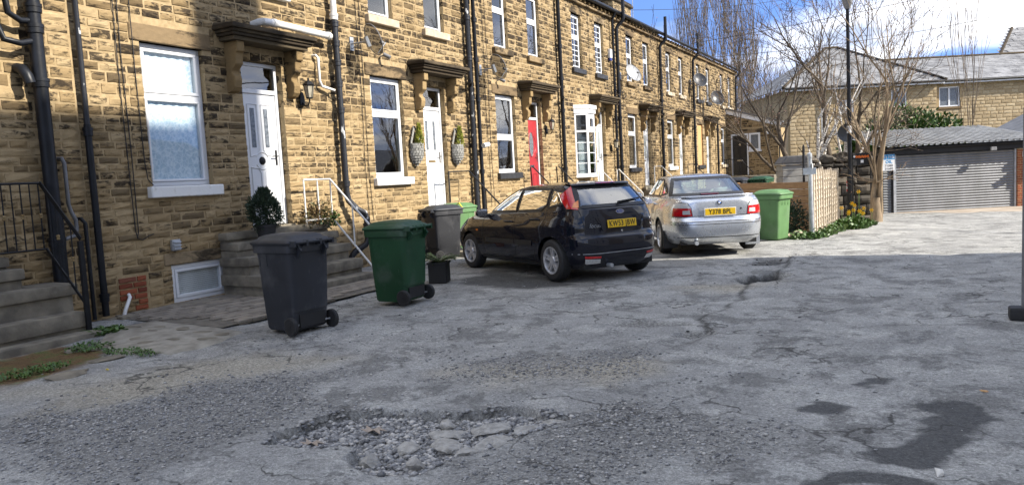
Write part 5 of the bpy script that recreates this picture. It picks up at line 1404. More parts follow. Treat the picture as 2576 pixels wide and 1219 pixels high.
# number plate, badge, name, lock, wiper
p = fb(0, .785, .012)
fo.patch('plate_recess', [(-.40, .88), (.40, .88), (.33, .715), (-.33, .715)], fb, M['trimblack'], 10, 4, off=.004).data.materials[0] = M['navy']
fo.outline([(-.43, .875), (-.33, .712), (.33, .712), (.43, .875)], fb, .022, .010, 'plate_bezel', M['navy'], closed=False)
number_plate(root, (p.x - .006, 0, p.z), R(6), 'KW53 JBW')
p = fb(0, .935, .01)
bd = empty('badge', p, 0, parent=root); bd.rotation_euler = (0, R(14), 0)
MB().prism([(.075 * math.cos(t), .032 * math.sin(t)) for t in np.linspace(0, 2 * PI, 25)[:-1]], 'x', -.004, .006).build('badge_rim', M['chrome'], bd)
MB().prism([(.066 * math.cos(t), .025 * math.sin(t)) for t in np.linspace(0, 2 * PI, 25)[:-1]], 'x', -.0065, .0).build('badge_field', pm('badge_blue', (.02, .05, .22), None, 9, .3), bd)
text('badge_script', 'Ford', .04, M['chrome'], bd, (-.0075, 0, -.002), (PI / 2, 0, -PI / 2), .0004, .0006, shear=.35)
p = fb(.46, .775, .006)
text('model_name', 'focus', .088, M['galv'], root, p, (PI / 2, 0, -PI / 2 - R(4)), -.0008, .002, shear=.2, sx=.9)
p = fb(-.52, .85, .006); text('trim_name', '1.6', .04, M['galv'], root, p, (PI / 2, 0, -PI / 2 + R(6)), 0, .001)
p = fb(0, .685, .004); MB().lathe([(.018, 0), (.014, -.006), (0, -.006)], p, 'x', 14).build('boot_lock', M['chrome'], root)
wa, wb_ = fu(-.02, 1.055, .035), fu(-.44, 1.10, .025)
MB().tube([wa + Vector((0, 0, -.03)), wa, wb_], [.022, .014, .008], 8).build('wiper', M['black'], root, smooth=True)
MB().tube([fu(-.05, 1.068, .016), fu(-.50, 1.112, .016)], .010, 6).build('wiper_blade', M['black'], root)
MB().tube([(-.62, .26, .235), (-.72, .26, .235)], .028, 12).build('exhaust_tip', M['galv'], root, smooth=True)
MB().box(-.55, 3.2, -.62, .62, .19, .52).build('underbody', M['black'], root)
pr = wheel_proto(.308, .198, .195, (5, (1, -1), .15, .35, .016), M['alloy'])
put_wheels(root, pr, 2.615, .735, .308, R(3))
for y in (.36, -.36): seat(root, 1.15, y, .52, M['darkseat'], .56, .5)
MB().box(.15, .32, -.60, .60, .40, .98).build('rear_seatback', M['darkseat'], root, bevel=.06, seg=3, smooth=50)
for y in (.36, -.36): MB().box(.13, .22, y - .12, y + .12, 1.0, 1.13).build('rear_headrest', M['darkseat'], root, bevel=.035, seg=3, smooth=50)
MB().box(1.75, 2.2, -.62, .62, .7, .98).build('dashboard', M['darkseat'], root, bevel=.06, seg=2, smooth=50)
st = MB().tube([(0, .18 * math.cos(t), .18 * math.sin(t)) for t in np.linspace(0, 2 * PI, 25)[:-1]], .014, 8, closed=True).build('steering_wheel', M['black'], root, (1.62, -.36, .93)); st.rotation_euler = (0, R(-25), 0)
# ---- silver saloon
root = empty('saloon_car', (-3.50, 13.95, 0.0), R(27.5 + 90), 'silver four-door saloon parked in the sun behind the hatchback', 'car', 'cars parked in the lane')
lo = dict(xr=[(.22, -.96), (.30, -1.06), (.40, -1.105), (.52, -1.118), (.60, -1.11), (.645, -1.085), (.665, -1.055), (.80, -1.055), (.92, -1.045), (.985, -1.01), (1.0, -.985)],
          xf=[(.22, 3.46), (.34, 3.60), (.50, 3.655), (.65, 3.64), (.80, 3.57), (1.0, 3.40)],
          hw=[(.22, .80), (.32, .855), (.45, .882), (.62, .893), (.74, .893), (.88, .872), (1.0, .805)])
up = dict(xr=[(1.0, -.43), (1.08, -.30), (1.20, -.085), (1.32, .14), (1.37, .25), (1.40, .42)],
          xf=[(1.0, 2.42), (1.12, 2.14), (1.25, 1.84), (1.36, 1.58), (1.40, 1.42)],
          hw=[(1.0, .775), (1.08, .752), (1.20, .705), (1.32, .648), (1.37, .612), (1.40, .555)])
bm_ = Car(root, lo, up, 5.0, 4.6, 1.0, 1.437, .012, [(-2, 1), (2.2, 1), (2.6, .97), (3.0, .88), (3.4, .74), (3.7, .60)], arch=((0, .316, .362), (2.83, .316, .362)), paint=M['silver'])
GF = [(2.02, 1.045), (1.10, 1.045), (1.08, 1.35), (1.42, 1.35), (1.78, 1.20)]
GR = [(1.02, 1.045), (.30, 1.045), (.22, 1.10), (.46, 1.30), (.56, 1.345), (1.01, 1.35)]
GQ = [(.23, 1.06), (.00, 1.09), (.10, 1.165), (.36, 1.285)]
BG = [(-.665, 1.05), (.665, 1.05), (.535, 1.345), (-.535, 1.345)]
WS = [(-.68, 1.05), (.68, 1.05), (.54, 1.345), (-.54, 1.345)]
D1 = [(2.10, 1.02), (2.16, .90), (2.20, .60), (2.12, .32), (1.06, .32), (1.05, 1.37), (1.43, 1.37), (1.84, 1.20)]
D2 = [(1.05, 1.37), (1.06, .32), (.50, .32), (.42, .55), (.20, .74), (.05, .90), (.02, 1.08), (.40, 1.32)]
bm_.shell([('door', D1), ('door', D2)], [shr(GF), shr(GR), shr(GQ, .85)], [(shr(BG, .96), True), (shr(WS, .96), False)], .65, lambda x, y, z: ((x < -.45) & (np.abs(y) < .66) & (z > .99) & (z < 1.03)) | ((x < -.9) & (np.abs(y) < .62) & (z > .70) & (z <= .99)))
fb = lambda y, z, off: bm_.end(y, z, True, off)
fu = lambda y, z, off: bm_.end(y, z, True, off, 'up')
for sd in (1, -1):
    fn = lambda x, z, off, sd=sd: bm_.side(x, z, sd, off, part='up')
    for P in (GF, GR, GQ): bm_.glass(P, fn, 'side_window', M['carglass'], .004, .03)
    fl = lambda x, z, off, sd=sd: bm_.side(x, z, sd, off)
    for P in (D1[:6], D2[:7]): bm_.outline(P, fl, .008, .0015, 'door_gap', M['black'], closed=False)
    bm_.patch('side_moulding', [(2.15, .55), (.52, .55), (.50, .60), (2.15, .60)], fl, M['silver'], 14, 2, off=.012)
    handle(bm_, 1.24, .885, sd, root, M['silver']); handle(bm_, .36, .90, sd, root, M['silver']); mirror(bm_, 2.0, .99, sd, M['silver'])
    T_ = lambda y, z, sd=sd: (bm_.th_y(y * sd, z, 'lo'), z)
    X_ = lambda x, z, sd=sd: (bm_.th_x(x, z, 'lo', sd) if sd > 0 else 2 * PI + bm_.th_x(x, z, 'lo', sd), z)
    ft = lambda th, z, off: bm_.S(th, z, 'lo', off)
    lamp = bm_.patch('tail_light', [X_(-.78, .705), T_(.47, .705), T_(.49, .835), X_(-.80, .845)], ft, M['redlens'], 18, 8, off=.007)
    bm_.patch('indicator_lens', [X_(-.80, .847), T_(.49, .838), T_(.535, .915), X_(-.88, .925)], ft, M['clearlens'], 18, 6, parent=lamp, off=.007)
    bm_.patch('reverse_lens', [T_(.62, .735), T_(.50, .735), T_(.51, .80), T_(.62, .80)], ft, M['clearlens'], 6, 4, parent=lamp, off=.011)
    bm_.outline([X_(-.78, .702), T_(.465, .702), T_(.485, .84), T_(.535, .92), X_(-.88, .93)], ft, .010, .005, 'lamp_edge', M['black'], lamp)
    bm_.patch('headlight', [(bm_.th_y(sd * .42, .66, 'lo', False), .66), (bm_.th_x(3.25, .68, 'lo', sd), .68), (bm_.th_x(3.20, .84, 'lo', sd), .84), (bm_.th_y(sd * .45, .82, 'lo', False), .82)], ft, M['clearlens'], 8, 5, off=.005)
    mf = MB().box(-.012, .012, -.13, .13, -.16, .16).build('mud_flap', M['silver'] if sd < 0 else M['trimblack'], root, (-.40, sd * .74, .28), bevel=.004, seg=1)
bm_.glass(BG, fu, 'rear_window', M['carglass_rear'], .005, .05)
bm_.glass(WS, lambda y, z, off: bm_.end(y, z, False, off, 'up'), 'windscreen', M['carglass'], .005, .05)
bm_.outline([(-.63, .985), (-.62, .70), (.62, .70), (.63, .985)], fb, .009, .0015, 'boot_gap', M['black'], closed=False)
bm_.outline([(-.84, .66), (.84, .66)], fb, .014, .001, 'bumper_gap', M['black'], closed=False)
bm_.outline([(-.84, .565), (.84, .565)], fb, .010, .0015, 'bumper_line', M['black'], closed=False)
bm_.outline([(-.84, .61), (.84, .61)], fb, .010, .0015, 'bumper_line', M['black'], closed=False)
bm_.outline([(-.80, .345), (.80, .345)], fb, .014, .0015, 'bumper_line', M['trimblack'], closed=False)
MB().grid([[bm_.S(bm_.th_y(y, .995, 'lo'), .995, 'lo') + Vector((dx, 0, dz)) for dx, dz in ((.16, .022), (.06, .036), (.0, .044), (-.025, .036), (-.015, .012), (.02, -.01))] for y in np.linspace(-.62, .62, 24)]).build('boot_spoiler', M['silver'], root, smooth='all')
bm_.patch('plate_recess', [(-.36, .835), (.36, .835), (.32, .70), (-.32, .70)], fb, M['silver'], 10, 4, off=.005)
p = fb(0, .765, .02)
fr_ = MB(); bars(fr_, -.272, .272, -.068, .068, .012, -.004, .006); o = fr_.build('plate_frame', M['whitepaint'], root, (p.x - .004, 0, p.z)); o.rotation_euler = (0, R(-3), 0)
number_plate(root, (p.x - .006, 0, p.z), R(-3), 'Y378 BPL')
p = fb(0, .915, .008)
bd = empty('badge', p, 0, parent=root); bd.rotation_euler = (0, R(12), 0)
MB().lathe([(.0, -.005), (.041, -.005), (.041, .004)], (0, 0, 0), 'x', 28).build('badge_ring', M['black'], bd)
MB().tube([(-.005, .041 * math.cos(t), .041 * math.sin(t)) for t in np.linspace(0, 2 * PI, 29)[:-1]], .0025, 6, closed=True).build('badge_rim', M['chrome'], bd)
for i in range(4):
    a = i * PI / 2; pts = [(0, 0)] + [(.026 * math.cos(a + t), .026 * math.sin(a + t)) for t in np.linspace(0, PI / 2, 9)]
    MB().prism(pts, 'x', -.0075, -.004).build('badge_quarter', M['white'] if i % 2 else pm('badge_sky_blue', (.03, .16, .55), None, 9, .3), bd)
text('badge_letters', 'BMW', .02, M['white'], bd, (-.0062, 0, .0325), (PI / 2, 0, -PI / 2), .0005, .0005)
p = fb(-.36, .80, .006); MB().lathe([(.016, 0), (.013, -.006), (0, -.006)], p, 'x', 14).build('boot_lock', M['black'], root)
MB().tube([(-1.0, .42, .25), (-1.10, .42, .25)], .035, 12).build('exhaust_tip', M['galv'], root, smooth=True)
MB().box(-.9, 3.4, -.66, .66, .21, .55).build('underbody', M['black'], root)
MB().box(-.42, .10, -.62, .62, .93, .99).build('parcel_shelf', M['creamseat'], root)
bl = MB().grid([[(-.36 + .08 * math.cos(t), y, 1.03 + .05 * math.sin(t)) for t in np.linspace(-.2, 2.4, 8)] for y in np.linspace(-.16, .16, 8)]).build('brake_light', pm('dark_red_lens', (.10, .012, .014), None, 12, .3), root, smooth='all')
pr = wheel_proto(.316, .205, .225, (7, (1, -1), .10, .2, .013), M['alloy'])
put_wheels(root, pr, 2.83, .765, .316, R(-2))
for y in (.38, -.38): seat(root, 1.30, y, .54, M['creamseat'], .58, .52)
MB().box(.12, .30, -.64, .64, .45, 1.0).build('rear_seatback', M['creamseat'], root, bevel=.06, seg=3, smooth=50)
for y in (.36, -.36): MB().box(.08, .19, y - .16, y + .16, 1.01, 1.16).build('rear_headrest', M['creamseat'], root, bevel=.035, seg=3, smooth=50)
MB().box(1.85, 2.3, -.64, .64, .7, 1.0).build('dashboard', M['darkseat'], root, bevel=.06, seg=2, smooth=50)
MB().box(-.01, .02, -.11, .11, -.03, .03).build('rear_view_mirror', M['black'], root, (1.62, 0, 1.30), bevel=.01, seg=2)
# ------------------------------------------------------------------ steps and railings
def steps(name, y0, y1, treads, label, group='stone door steps'):
    """treads: list of (front x, top z, thickness); the flight rises to the wall"""
    e = empty(name, (WX, (y0 + y1) / 2, 0), 0, label, 'steps', group); hw = (y1 - y0) / 2; g = random.Random(int(y0 * 10))
    for i, tr in enumerate(treads):
        xf, zt, th = tr[:3]; cut = tr[3] if len(tr) > 3 else 0.0
        x0 = .03; x1 = xf - WX; a = g.uniform(-.03, .03); b = g.uniform(-.03, .03)
        below = treads[i - 1][1] if i else -.05
        mb = MB().box(x0, x1 - .035, -hw + .03, hw - .03 - cut, below - .02, zt - th)
        if zt - th > below: mb.build('riser', M['stepstone'], e, bevel=.008, seg=1)
        t = MB(); P = []
        n = 14
        t.box(x0 + .001, x1, -hw + a, hw + b - cut, zt - th, zt)
        o = t.build('tread', M['stepstone'], e, bevel=.022, seg=2, smooth=40)
        for v_ in o.data.vertices: v_.co.z += (float(vnoise(v_.co.y * 3 + i * 7, v_.co.x * 3)) - .5) * .016; v_.co.x += (float(vnoise(v_.co.y * 5, i * 3.0)) - .5) * .02
    return e
steps('door_steps', 2.75, 5.02, [(-8.02, .10, .13), (-8.22, .31, .17), (-8.42, .62, .13), (-8.62, .84, .12, .42), (-8.80, .97, .11, .46)], 'worn stone steps with a black railing at the left edge')
steps('door_steps', 7.48, 9.66, [(-7.86, .13, .13), (-8.10, .36, .16), (-8.36, .61, .13), (-8.60, .82, .12), (-8.78, .97, .11)], 'worn stone steps behind the dark grey bin at the nearest white door')
names = ['with a thin black rail at the white door behind the grey bin', 'below the red front door', 'with white railings below the bow window house door', 'with a short white rail left of the silver saloon roof', 'with a low black rail beyond the silver saloon roof', 'at the farthest terrace door, below the bent dish pole']
for i, k in enumerate(range(2, 8)):
    steps('door_steps', HY(k) + 2.2, HY(k) + 3.9, [(-7.95, .14, .14), (-8.2, .38, .15), (-8.45, .62, .13), (-8.68, .85, .12), (-8.85, .97, .11)], 'stone steps ' + names[i])
# near left railing: flat along the landing, then down the flight
def rail_thing(name, label, group='door step railings'): return empty(name, (0, 0, 0), 0, label, 'railing', group)
e = rail_thing('iron_railing', 'black iron railing with brass collars beside the left steps')
T0, T1, T2 = Vector((-8.76, 4.20, 1.77)), Vector((-8.76, 4.93, 1.77)), Vector((-8.20, 4.99, 1.13))
MB().tube([T0, T1], .016, 6).build('top_rail', M['blackiron'], e)
d = T2 - T1
MB().obox((T1 + T2) / 2, d / 2 * 1.02, (0, .007, 0), Vector((0, 1, 0)).cross(d).normalized() * .028).build('handrail', M['blackiron'], e, bevel=.004, seg=1)
B1, B2 = Vector((-8.76, 4.93, 1.02)), Vector((-8.24, 4.985, .42))
MB().tube([Vector((-8.76, 4.20, 1.02)), B1], .011, 6).build('bottom_rail', M['blackiron'], e)
MB().obox((B1 + B2) / 2, (B2 - B1) / 2, (0, .006, 0), Vector((0, 1, 0)).cross(B2 - B1).normalized() * .018).build('bottom_rail', M['blackiron'], e)
MB().box(-8.235, -8.185, 4.965, 5.015, -.02, 1.10).build('newel_post', M['blackiron'], e, bevel=.004, seg=1)
for i in range(8):
    y = 4.22 + i * .098
    b = MB().tube([(-8.76, y, 1.02), (-8.76, y, 1.77)], .0085, 6).build('baluster', M['blackiron'], e)
    if i % 2 == 1: MB().lathe([(.009, -.03), (.02, -.022), (.02, -.006), (.011, 0), (.02, .006), (.02, .022), (.009, .03)], (-8.76, y, 1.40), 'z', 10).build('brass_collar', M['brass'], b, smooth=True)
for i in range(1, 5):
    t = i / 5; p, q = T1.lerp(T2, t), B1.lerp(B2, t)
    b = MB().tube([q, Vector((q.x, p.y, p.z))], .0085, 6).build('baluster', M['blackiron'], e)
    if i % 2 == 0: MB().lathe([(.009, -.03), (.02, -.022), (.02, -.006), (.011, 0), (.02, .006), (.02, .022), (.009, .03)], (q.x, (p.y + q.y) / 2, (p.z + q.z) / 2), 'z', 10).build('brass_collar', M['brass'], b, smooth=True)
# white flaking railing of house 1
e = rail_thing('white_railing', 'flaking white railing behind the dark green bin')
A, B, C = Vector((-8.74, 9.06, 1.69)), Vector((-8.74, 9.68, 1.69)), Vector((-7.90, 9.70, .83))
MB().tube([A, B, C], .017, 8).build('top_rail', M['whiteiron'], e, smooth=True)
a2, b2, c2 = Vector((-8.74, 9.08, 1.03)), Vector((-8.74, 9.68, 1.03)), Vector((-7.86, 9.70, .10))
MB().tube([a2, b2, c2], .017, 8).build('bottom_rail', M['whiteiron'], e, smooth=True)
for p, q in ((A, a2 - Vector((0, .02, .06))), (A.lerp(B, .5), a2.lerp(b2, .5)), (B, b2), (B.lerp(C, .52), b2.lerp(c2, .52)), (B.lerp(C, .96), b2.lerp(c2, .90))):
    MB().tube([p, Vector((p.x, p.y, q.z))], .013, 8).build('upright', M['whiteiron'], e, smooth=True)
# handrails of the farther houses
def simple_rail(k, mat, label, ups=1, both=False, z=1.75):
    e = rail_thing('handrail', label)
    for yy in ([HY(k) + 2.28, HY(k) + 3.85] if both else [HY(k) + 3.85]):
        P = [Vector((-8.80, yy - .75 if not both else yy, z - .65)), Vector((-8.80, yy - .75 if not both else yy - .05, z)), Vector((-8.75, yy, z)), Vector((-7.95, yy, z - .82)), Vector((-7.95, yy, .05))]
        MB().tube(P, .018, 8).build('rail', mat, e, smooth=True)
        for i in range(ups):
            t = (i + .5) / ups; q = P[2].lerp(P[3], t); MB().tube([q, (q.x, q.y, q.z - .85)], .012, 6).build('upright', mat, e)
    return e
simple_rail(2, M['blackiron'], 'thin dark handrail in front of the twin black pipes')
simple_rail(3, M['blackiron'], 'pair of black handrails either side of the red door steps', 1, True, 1.80)
simple_rail(4, M['whiteiron'], 'white handrails below the bow window house door', 2, True, 1.65)
simple_rail(5, M['whiteiron'], 'white handrail just left of the silver saloon roof', 2, False, 1.7)
simple_rail(6, M['blackiron'], 'low black handrail above the silver saloon roof', 1, False, 1.75)
e = rail_thing('iron_railing', 'far black iron railing at the low porch door')
MB().tube([(-8.75, 38.9, 1.9), (-7.9, 38.9, 1.9), (-7.3, 38.9, 1.2)], .02, 6).build('top_rail', M['blackiron'], e)
for i in range(9): MB().tube([(-8.7 + i * .1, 38.9, .2), (-8.7 + i * .1, 38.9, 1.9)], .012, 5).build('baluster', M['blackiron'], e)
# raised yard along the far houses (hidden behind the cars)
tag(MB().box(-8.98, -4.3, 20.0, 40.9, -.5, .12).build('yard', M['stepstone'], bevel=.03, seg=1), 'raised stone yard in front of the far terrace', kind='structure')
# ------------------------------------------------------------------ wheelie bins
def bin_mat(name, c, rough=.45):
    t = NT(name); a = t.noise(4, 5); b = t.noise(16, 6, .75, stretch=(1, 1, .25)); d = t.noise(2.3, 4, .6)
    col = t.ramp(a, [(.3, tuple(x * .75 for x in c)), (.65, c)])
    dust = tuple(min(1.0, x * .6 + .10) for x in c)
    col = t.mix(t.ramp(b, [(.60, 0.0), (.72, .45)]), col, dust); col = t.mix(t.ramp(d, [(.52, 0.0), (.75, .5)]), col, dust)
    t.set(col, t.ramp(a, [(.3, rough), (.7, rough + .2)]), 0.0, .4); t.bump(b, .06, .01); return t.m
def wheelie_bin(loc, rz, mat, label, lid_mat=None, dirty=None, tilt=0.0):
    """240 l bin: x towards the front, hinge, handle and wheels at -x"""
    e = empty('wheelie_bin', loc, rz, label, 'wheelie bin', 'wheelie bins'); lid_mat = lid_mat or mat
    def ring(z, xb, xf, hw, n=40, p=9.0):
        out = []; xc, a = (xb + xf) / 2, (xf - xb) / 2
        for i in range(n):
            th = 2 * PI * (i + .5) / n; c, s_ = math.cos(th), math.sin(th); out.append((xc + a * math.copysign(abs(c) ** (2 / p), c), hw * math.copysign(abs(s_) ** (2 / p), s_), z))
        return out
    L = [(.035, -.20, .225, .225), (.06, -.235, .245, .235), (.24, -.250, .262, .243), (.245, -.262, .262, .245), (.55, -.278, .282, .256), (.86, -.292, .302, .268), (.875, -.294, .303, .269), (.88, -.31, .345, .290), (.955, -.31, .35, .292), (.965, -.305, .345, .288), (.965, -.27, .31, .262), (.80, -.27, .30, .25)]
    P = [ring(*q) for q in L]
    b = MB(); n = 40
    for r_ in P: b.v.extend(r_)
    for i in range(len(P) - 1):
        for j in range(n): j2 = (j + 1) % n; b.f.append((i * n + j, i * n + j2, (i + 1) * n + j2, (i + 1) * n + j)); b.m.append(0)
    b.f.append(tuple(range(n))[::-1]); b.m.append(0)
    bo = b.build('body', mat, e, smooth=32)
    rb = MB()
    for s_ in (-1, 1):
        for x in (.10, .22): rb.obox((x, s_ * .262, .80), (.004, 0, 0), (0, .007, 0), (0, 0, .065))
    for y in (-.12, .0, .12): rb.obox((.300, y, .80), (.006, 0, 0), (0, .004, 0), (0, 0, .05))
    rb.build('rib', mat, bo)
    # lid: rim and dome with a raised centre
    lid = []
    for (z, d, q) in ((.968, 0, 0), (.985, .006, 0), (1.0, .0, 0), (1.012, -.03, 0), (1.016, -.05, 0), (1.040, -.075, 0), (1.052, -.11, 0), (1.060, -.17, 0), (1.062, -.25, 0)):
        lid.append(ring(z, -.325 - d, .365 + d, .302 + d))
    b = MB()
    for r_ in lid: b.v.extend([(x, y, z + .018 * (1 - ((x - .02) / .36) ** 2) * (z > 1.0) + (-.012 * max(0, x - .1))) for x, y, z in r_])
    for i in range(len(lid) - 1):
        for j in range(n): j2 = (j + 1) % n; b.f.append((i * n + j, i * n + j2, (i + 1) * n + j2, (i + 1) * n + j)); b.m.append(0)
    b.f.append(tuple(range((len(lid) - 1) * n, len(lid) * n))); b.m.append(0); b.f.append(tuple(range(n))[::-1]); b.m.append(0)
    lo_ = b.build('lid', lid_mat, e, smooth=40)
    # hinge lugs and handle bar
    h = MB().tube([(-.365, -.265, .985), (-.365, .265, .985)], .017, 10)
    for y in (-.255, -.09, .09, .255): h.obox((-.335, y, .975), (.045, 0, 0), (0, .014, 0), (.0, 0, .03))
    h.build('handle', lid_mat, e, smooth=40)
    for s_ in (-1, 1): MB().obox((-.31, s_ * .17, .90), (.03, 0, -.04), (0, .012, 0), (.03, 0, .04)).build('hinge_gusset', mat, bo)
    # axle, wheels and the foot recess
    MB().tube([(-.235, -.27, .10), (-.235, .27, .10)], .011, 8).build('axle', M['galv'], e)
    MB().box(-.262, -.235, -.17, .17, .075, .215).build('foot_recess', M['black'], bo)
    for s_ in (-1, 1):
        w = empty('wheel', (-.24, s_ * .275, .10), 0, parent=e)
        MB().lathe([(.055, -.024), (.088, -.026), (.1, -.016), (.1, .016), (.088, .026), (.055, .024)], (0, 0, 0), 'y', 28).build('tyre', M['rubber'], w, smooth=30)
        MB().lathe([(0, .03), (.02, .03), (.024, .02), (.058, .016), (.062, .027)], (0, 0, 0), 'y', 24).build('hub', M['black'], w, smooth=30)
        if s_ < 0: w.rotation_euler = (0, 0, PI)
    return e
M['bingrey'] = bin_mat('charcoal_bin_plastic', (.026, .029, .036))
M['bingreen'] = bin_mat('dark_green_bin_plastic', (.012, .062, .024))
M['binlime'] = bin_mat('faded_green_bin_plastic', (.11, .225, .085))
M['binold'] = bin_mat('dusty_grey_bin_plastic', (.024, .025, .029), .6)
wheelie_bin((-6.03, 6.0, 0.0), R(173), M['bingrey'], 'dark charcoal wheelie bin standing nearest the camera')
wheelie_bin((-5.99, 7.83, 0.0), R(181), M['bingreen'], 'dark green wheelie bin left of the hatchback')
wheelie_bin((-8.28, 12.30, .02), R(62), M['binold'], 'dusty grey wheelie bin against the terrace wall, left of the hatchback', M['bingrey'])
wheelie_bin((-8.42, 13.05, .02), R(75), M['binlime'], 'faded green wheelie bin half hidden behind the dusty grey one')
wheelie_bin((-2.72, 16.42, gz(16.4)), R(-20), M['binlime'], 'faded green wheelie bin right of the silver saloon')
wheelie_bin((-4.85, 23.4, .12), R(80), M['bingrey'], 'far dark wheelie bin seen over the silver saloon boot', M['bingrey'])
wheelie_bin((-4.22, 23.7, .12), R(80), M['bingreen'], 'far green wheelie bin left of the timber board fence')
# yellow tie on the bin lid
tag(MB().tube([(-8.22, 12.78, 1.07), (-8.14, 12.74, 1.10), (-8.08, 12.70, 1.05), (-8.04, 12.72, .99)], .013, 6).build('yellow_strap', pm('yellow_webbing', (.75, .68, .04), None, 9, .6), smooth=True), 'yellow strap lying over the faded green bin lid', 'strap')
# ------------------------------------------------------------------ plants by the door
def leaf_cloud(mb, c, rx, ry, rz, n, s, seed, shape=None, asp=.5, shell=.55):
    g = random.Random(seed)
    for i in range(n):
        d = Vector((g.gauss(0, 1), g.gauss(0, 1), g.gauss(0, 1))).normalized(); q = (shell + (1 - shell) * g.random()) if g.random() < .85 else g.random()
        k = 1 + .22 * math.sin(d.x * 4.1 + seed) * math.cos(d.y * 3.7 + d.z * 2.9)
        p = Vector((c[0] + d.x * rx * q * k, c[1] + d.y * ry * q * k, c[2] + d.z * rz * q * k))
        if shape and not shape(p): continue
        t = (d + Vector((g.uniform(-1, 1), g.uniform(-1, 1), g.uniform(-.4, 1.0)))).normalized() * s * g.uniform(.6, 1.35)
        w = t.cross(Vector((g.uniform(-1, 1), g.uniform(-1, 1), g.uniform(-1, 1)))).normalized() * s * asp * .5
        m_ = p + t * .5
        mb.add([p, m_ - w, p + t, m_ + w], [(0, 1, 2, 3)])
    return mb
def pot_plant(loc, label, kind):
    e = empty('potted_plant', loc, 0, label, 'potted plant')
    return e
e = empty('potted_shrub', (-8.55, 8.02, .82), 0, 'clipped dark conifer ball in a pot at the nearest white door', 'potted plant')
MB().lathe([(.11, 0), (.15, .2), (.165, .2), (.165, .23), (.14, .23), (.13, .18), (0, .18)], (0, 0, 0), 'z', 20).build('pot', pm('dark_plastic_pot', (.03, .03, .03), None, 9, .6), e, smooth=35)
mb = leaf_cloud(MB(), (0, 0, .42), .25, .25, .29, 5200, .045, 5, asp=.35, shell=.62); tuft(mb, (0, 0, .45), .30, .24, 700, .06, seed=8); mb.build('foliage', M['conifer'], e)
e = empty('step_shrub', (-8.84, 9.32, .97), 0, 'straggly russet shrub behind the white railing', 'shrub')
mb = MB(); g = random.Random(4)
for i in range(16):
    a = g.uniform(0, 6.28); q = Vector((g.uniform(-.05, .05), g.uniform(-.2, .2), 0)); mb.tube([q, q + Vector((.08 * math.cos(a), .12 * math.sin(a), .2)), q + Vector((.16 * math.cos(a), .34 * math.sin(a), g.uniform(.15, .42)))], [.006, .004, .002], 4)
mb.build('stem', M['bark'], e)
mb = leaf_cloud(MB(), (.06, .05, .14), .16, .42, .22, 520, .055, 9, asp=.7, shell=.3); mb.build('foliage', M['redleaf'], e)
leaf_cloud(MB(), (.10, .30, .04), .14, .22, .12, 160, .06, 12, asp=.7, shell=.3).build('leaves', M['weed'], e)
e = empty('planter_box', (-6.52, 9.52, 0), R(20), 'square black planter with a spreading juniper beside the dark green bin', 'potted plant')
mb = MB().prism([(-.12, -.12), (.12, -.12), (.12, .12), (-.12, .12)], 'z', 0, .02)
for (a, b, c, d) in ((-.14, .14, -.14, -.12), (-.14, .14, .12, .14), (-.14, -.12, -.12, .12), (.12, .14, -.12, .12)): mb.box(a, b, c, d, .0, .30)
mb.build('box', M['black'], e, bevel=.006, seg=1)
rm_ = MB(); bars(rm_, -.155, .155, -.155, .155, .03, .29, .32); o = rm_.build('rim', M['black'], e); o.rotation_euler = (0, PI / 2, 0); o.location = (0, 0, .0)
o.rotation_euler = (0, -PI / 2, 0); o.location = (.0, 0, 0)
mb = MB(); g = random.Random(6)
for i in range(34):
    a = g.uniform(0, 6.28); L = g.uniform(.18, .36); p0 = Vector((0, 0, .28)); p1 = p0 + Vector((math.cos(a) * L * .6, math.sin(a) * L * .6, g.uniform(.08, .2))); p2 = p0 + Vector((math.cos(a) * L, math.sin(a) * L, g.uniform(.0, .16)))
    for t in np.linspace(.15, 1, 16):
        q = p0.lerp(p1, t).lerp(p1.lerp(p2, t), t)
        for s_ in (-1, 1):
            d = Vector((math.cos(a + s_ * .9), math.sin(a + s_ * .9), .35)).normalized() * .05; w = d.cross(Vector((0, 0, 1))).normalized() * .008; mb.add([q - w, q + w, q + d], [(0, 1, 2)])
mb.build('foliage', M['juniper'], e)
for (x, y, z, lb, c) in ((-8.25, 10.42, .05, 'small white paint tin at the foot of the soil pipe', (.75, .73, .68)),):
    tag(MB().lathe([(0, 0), (.075, 0), (.075, .17), (.08, .172), (.08, .18), (.07, .18), (0, .175)], (x, y, z), 'z', 18).build('paint_tin', pm('tin_label', c, (.3, .1, .05), 9, .5, lo=.35, hi=.4), smooth=30), lb, 'tin')
e = empty('terracotta_pot', (-8.32, 10.72, .03), 0, 'small terracotta pot of red stems beside the paint tin', 'potted plant')
MB().lathe([(.07, 0), (.10, .15), (.11, .15), (.11, .18), (.09, .18), (0, .16)], (0, 0, 0), 'z', 18).build('pot', M['terracotta'], e, smooth=35)
leaf_cloud(MB(), (0, 0, .3), .12, .14, .16, 150, .05, 22, asp=.5, shell=.2).build('foliage', M['redleaf'], e)
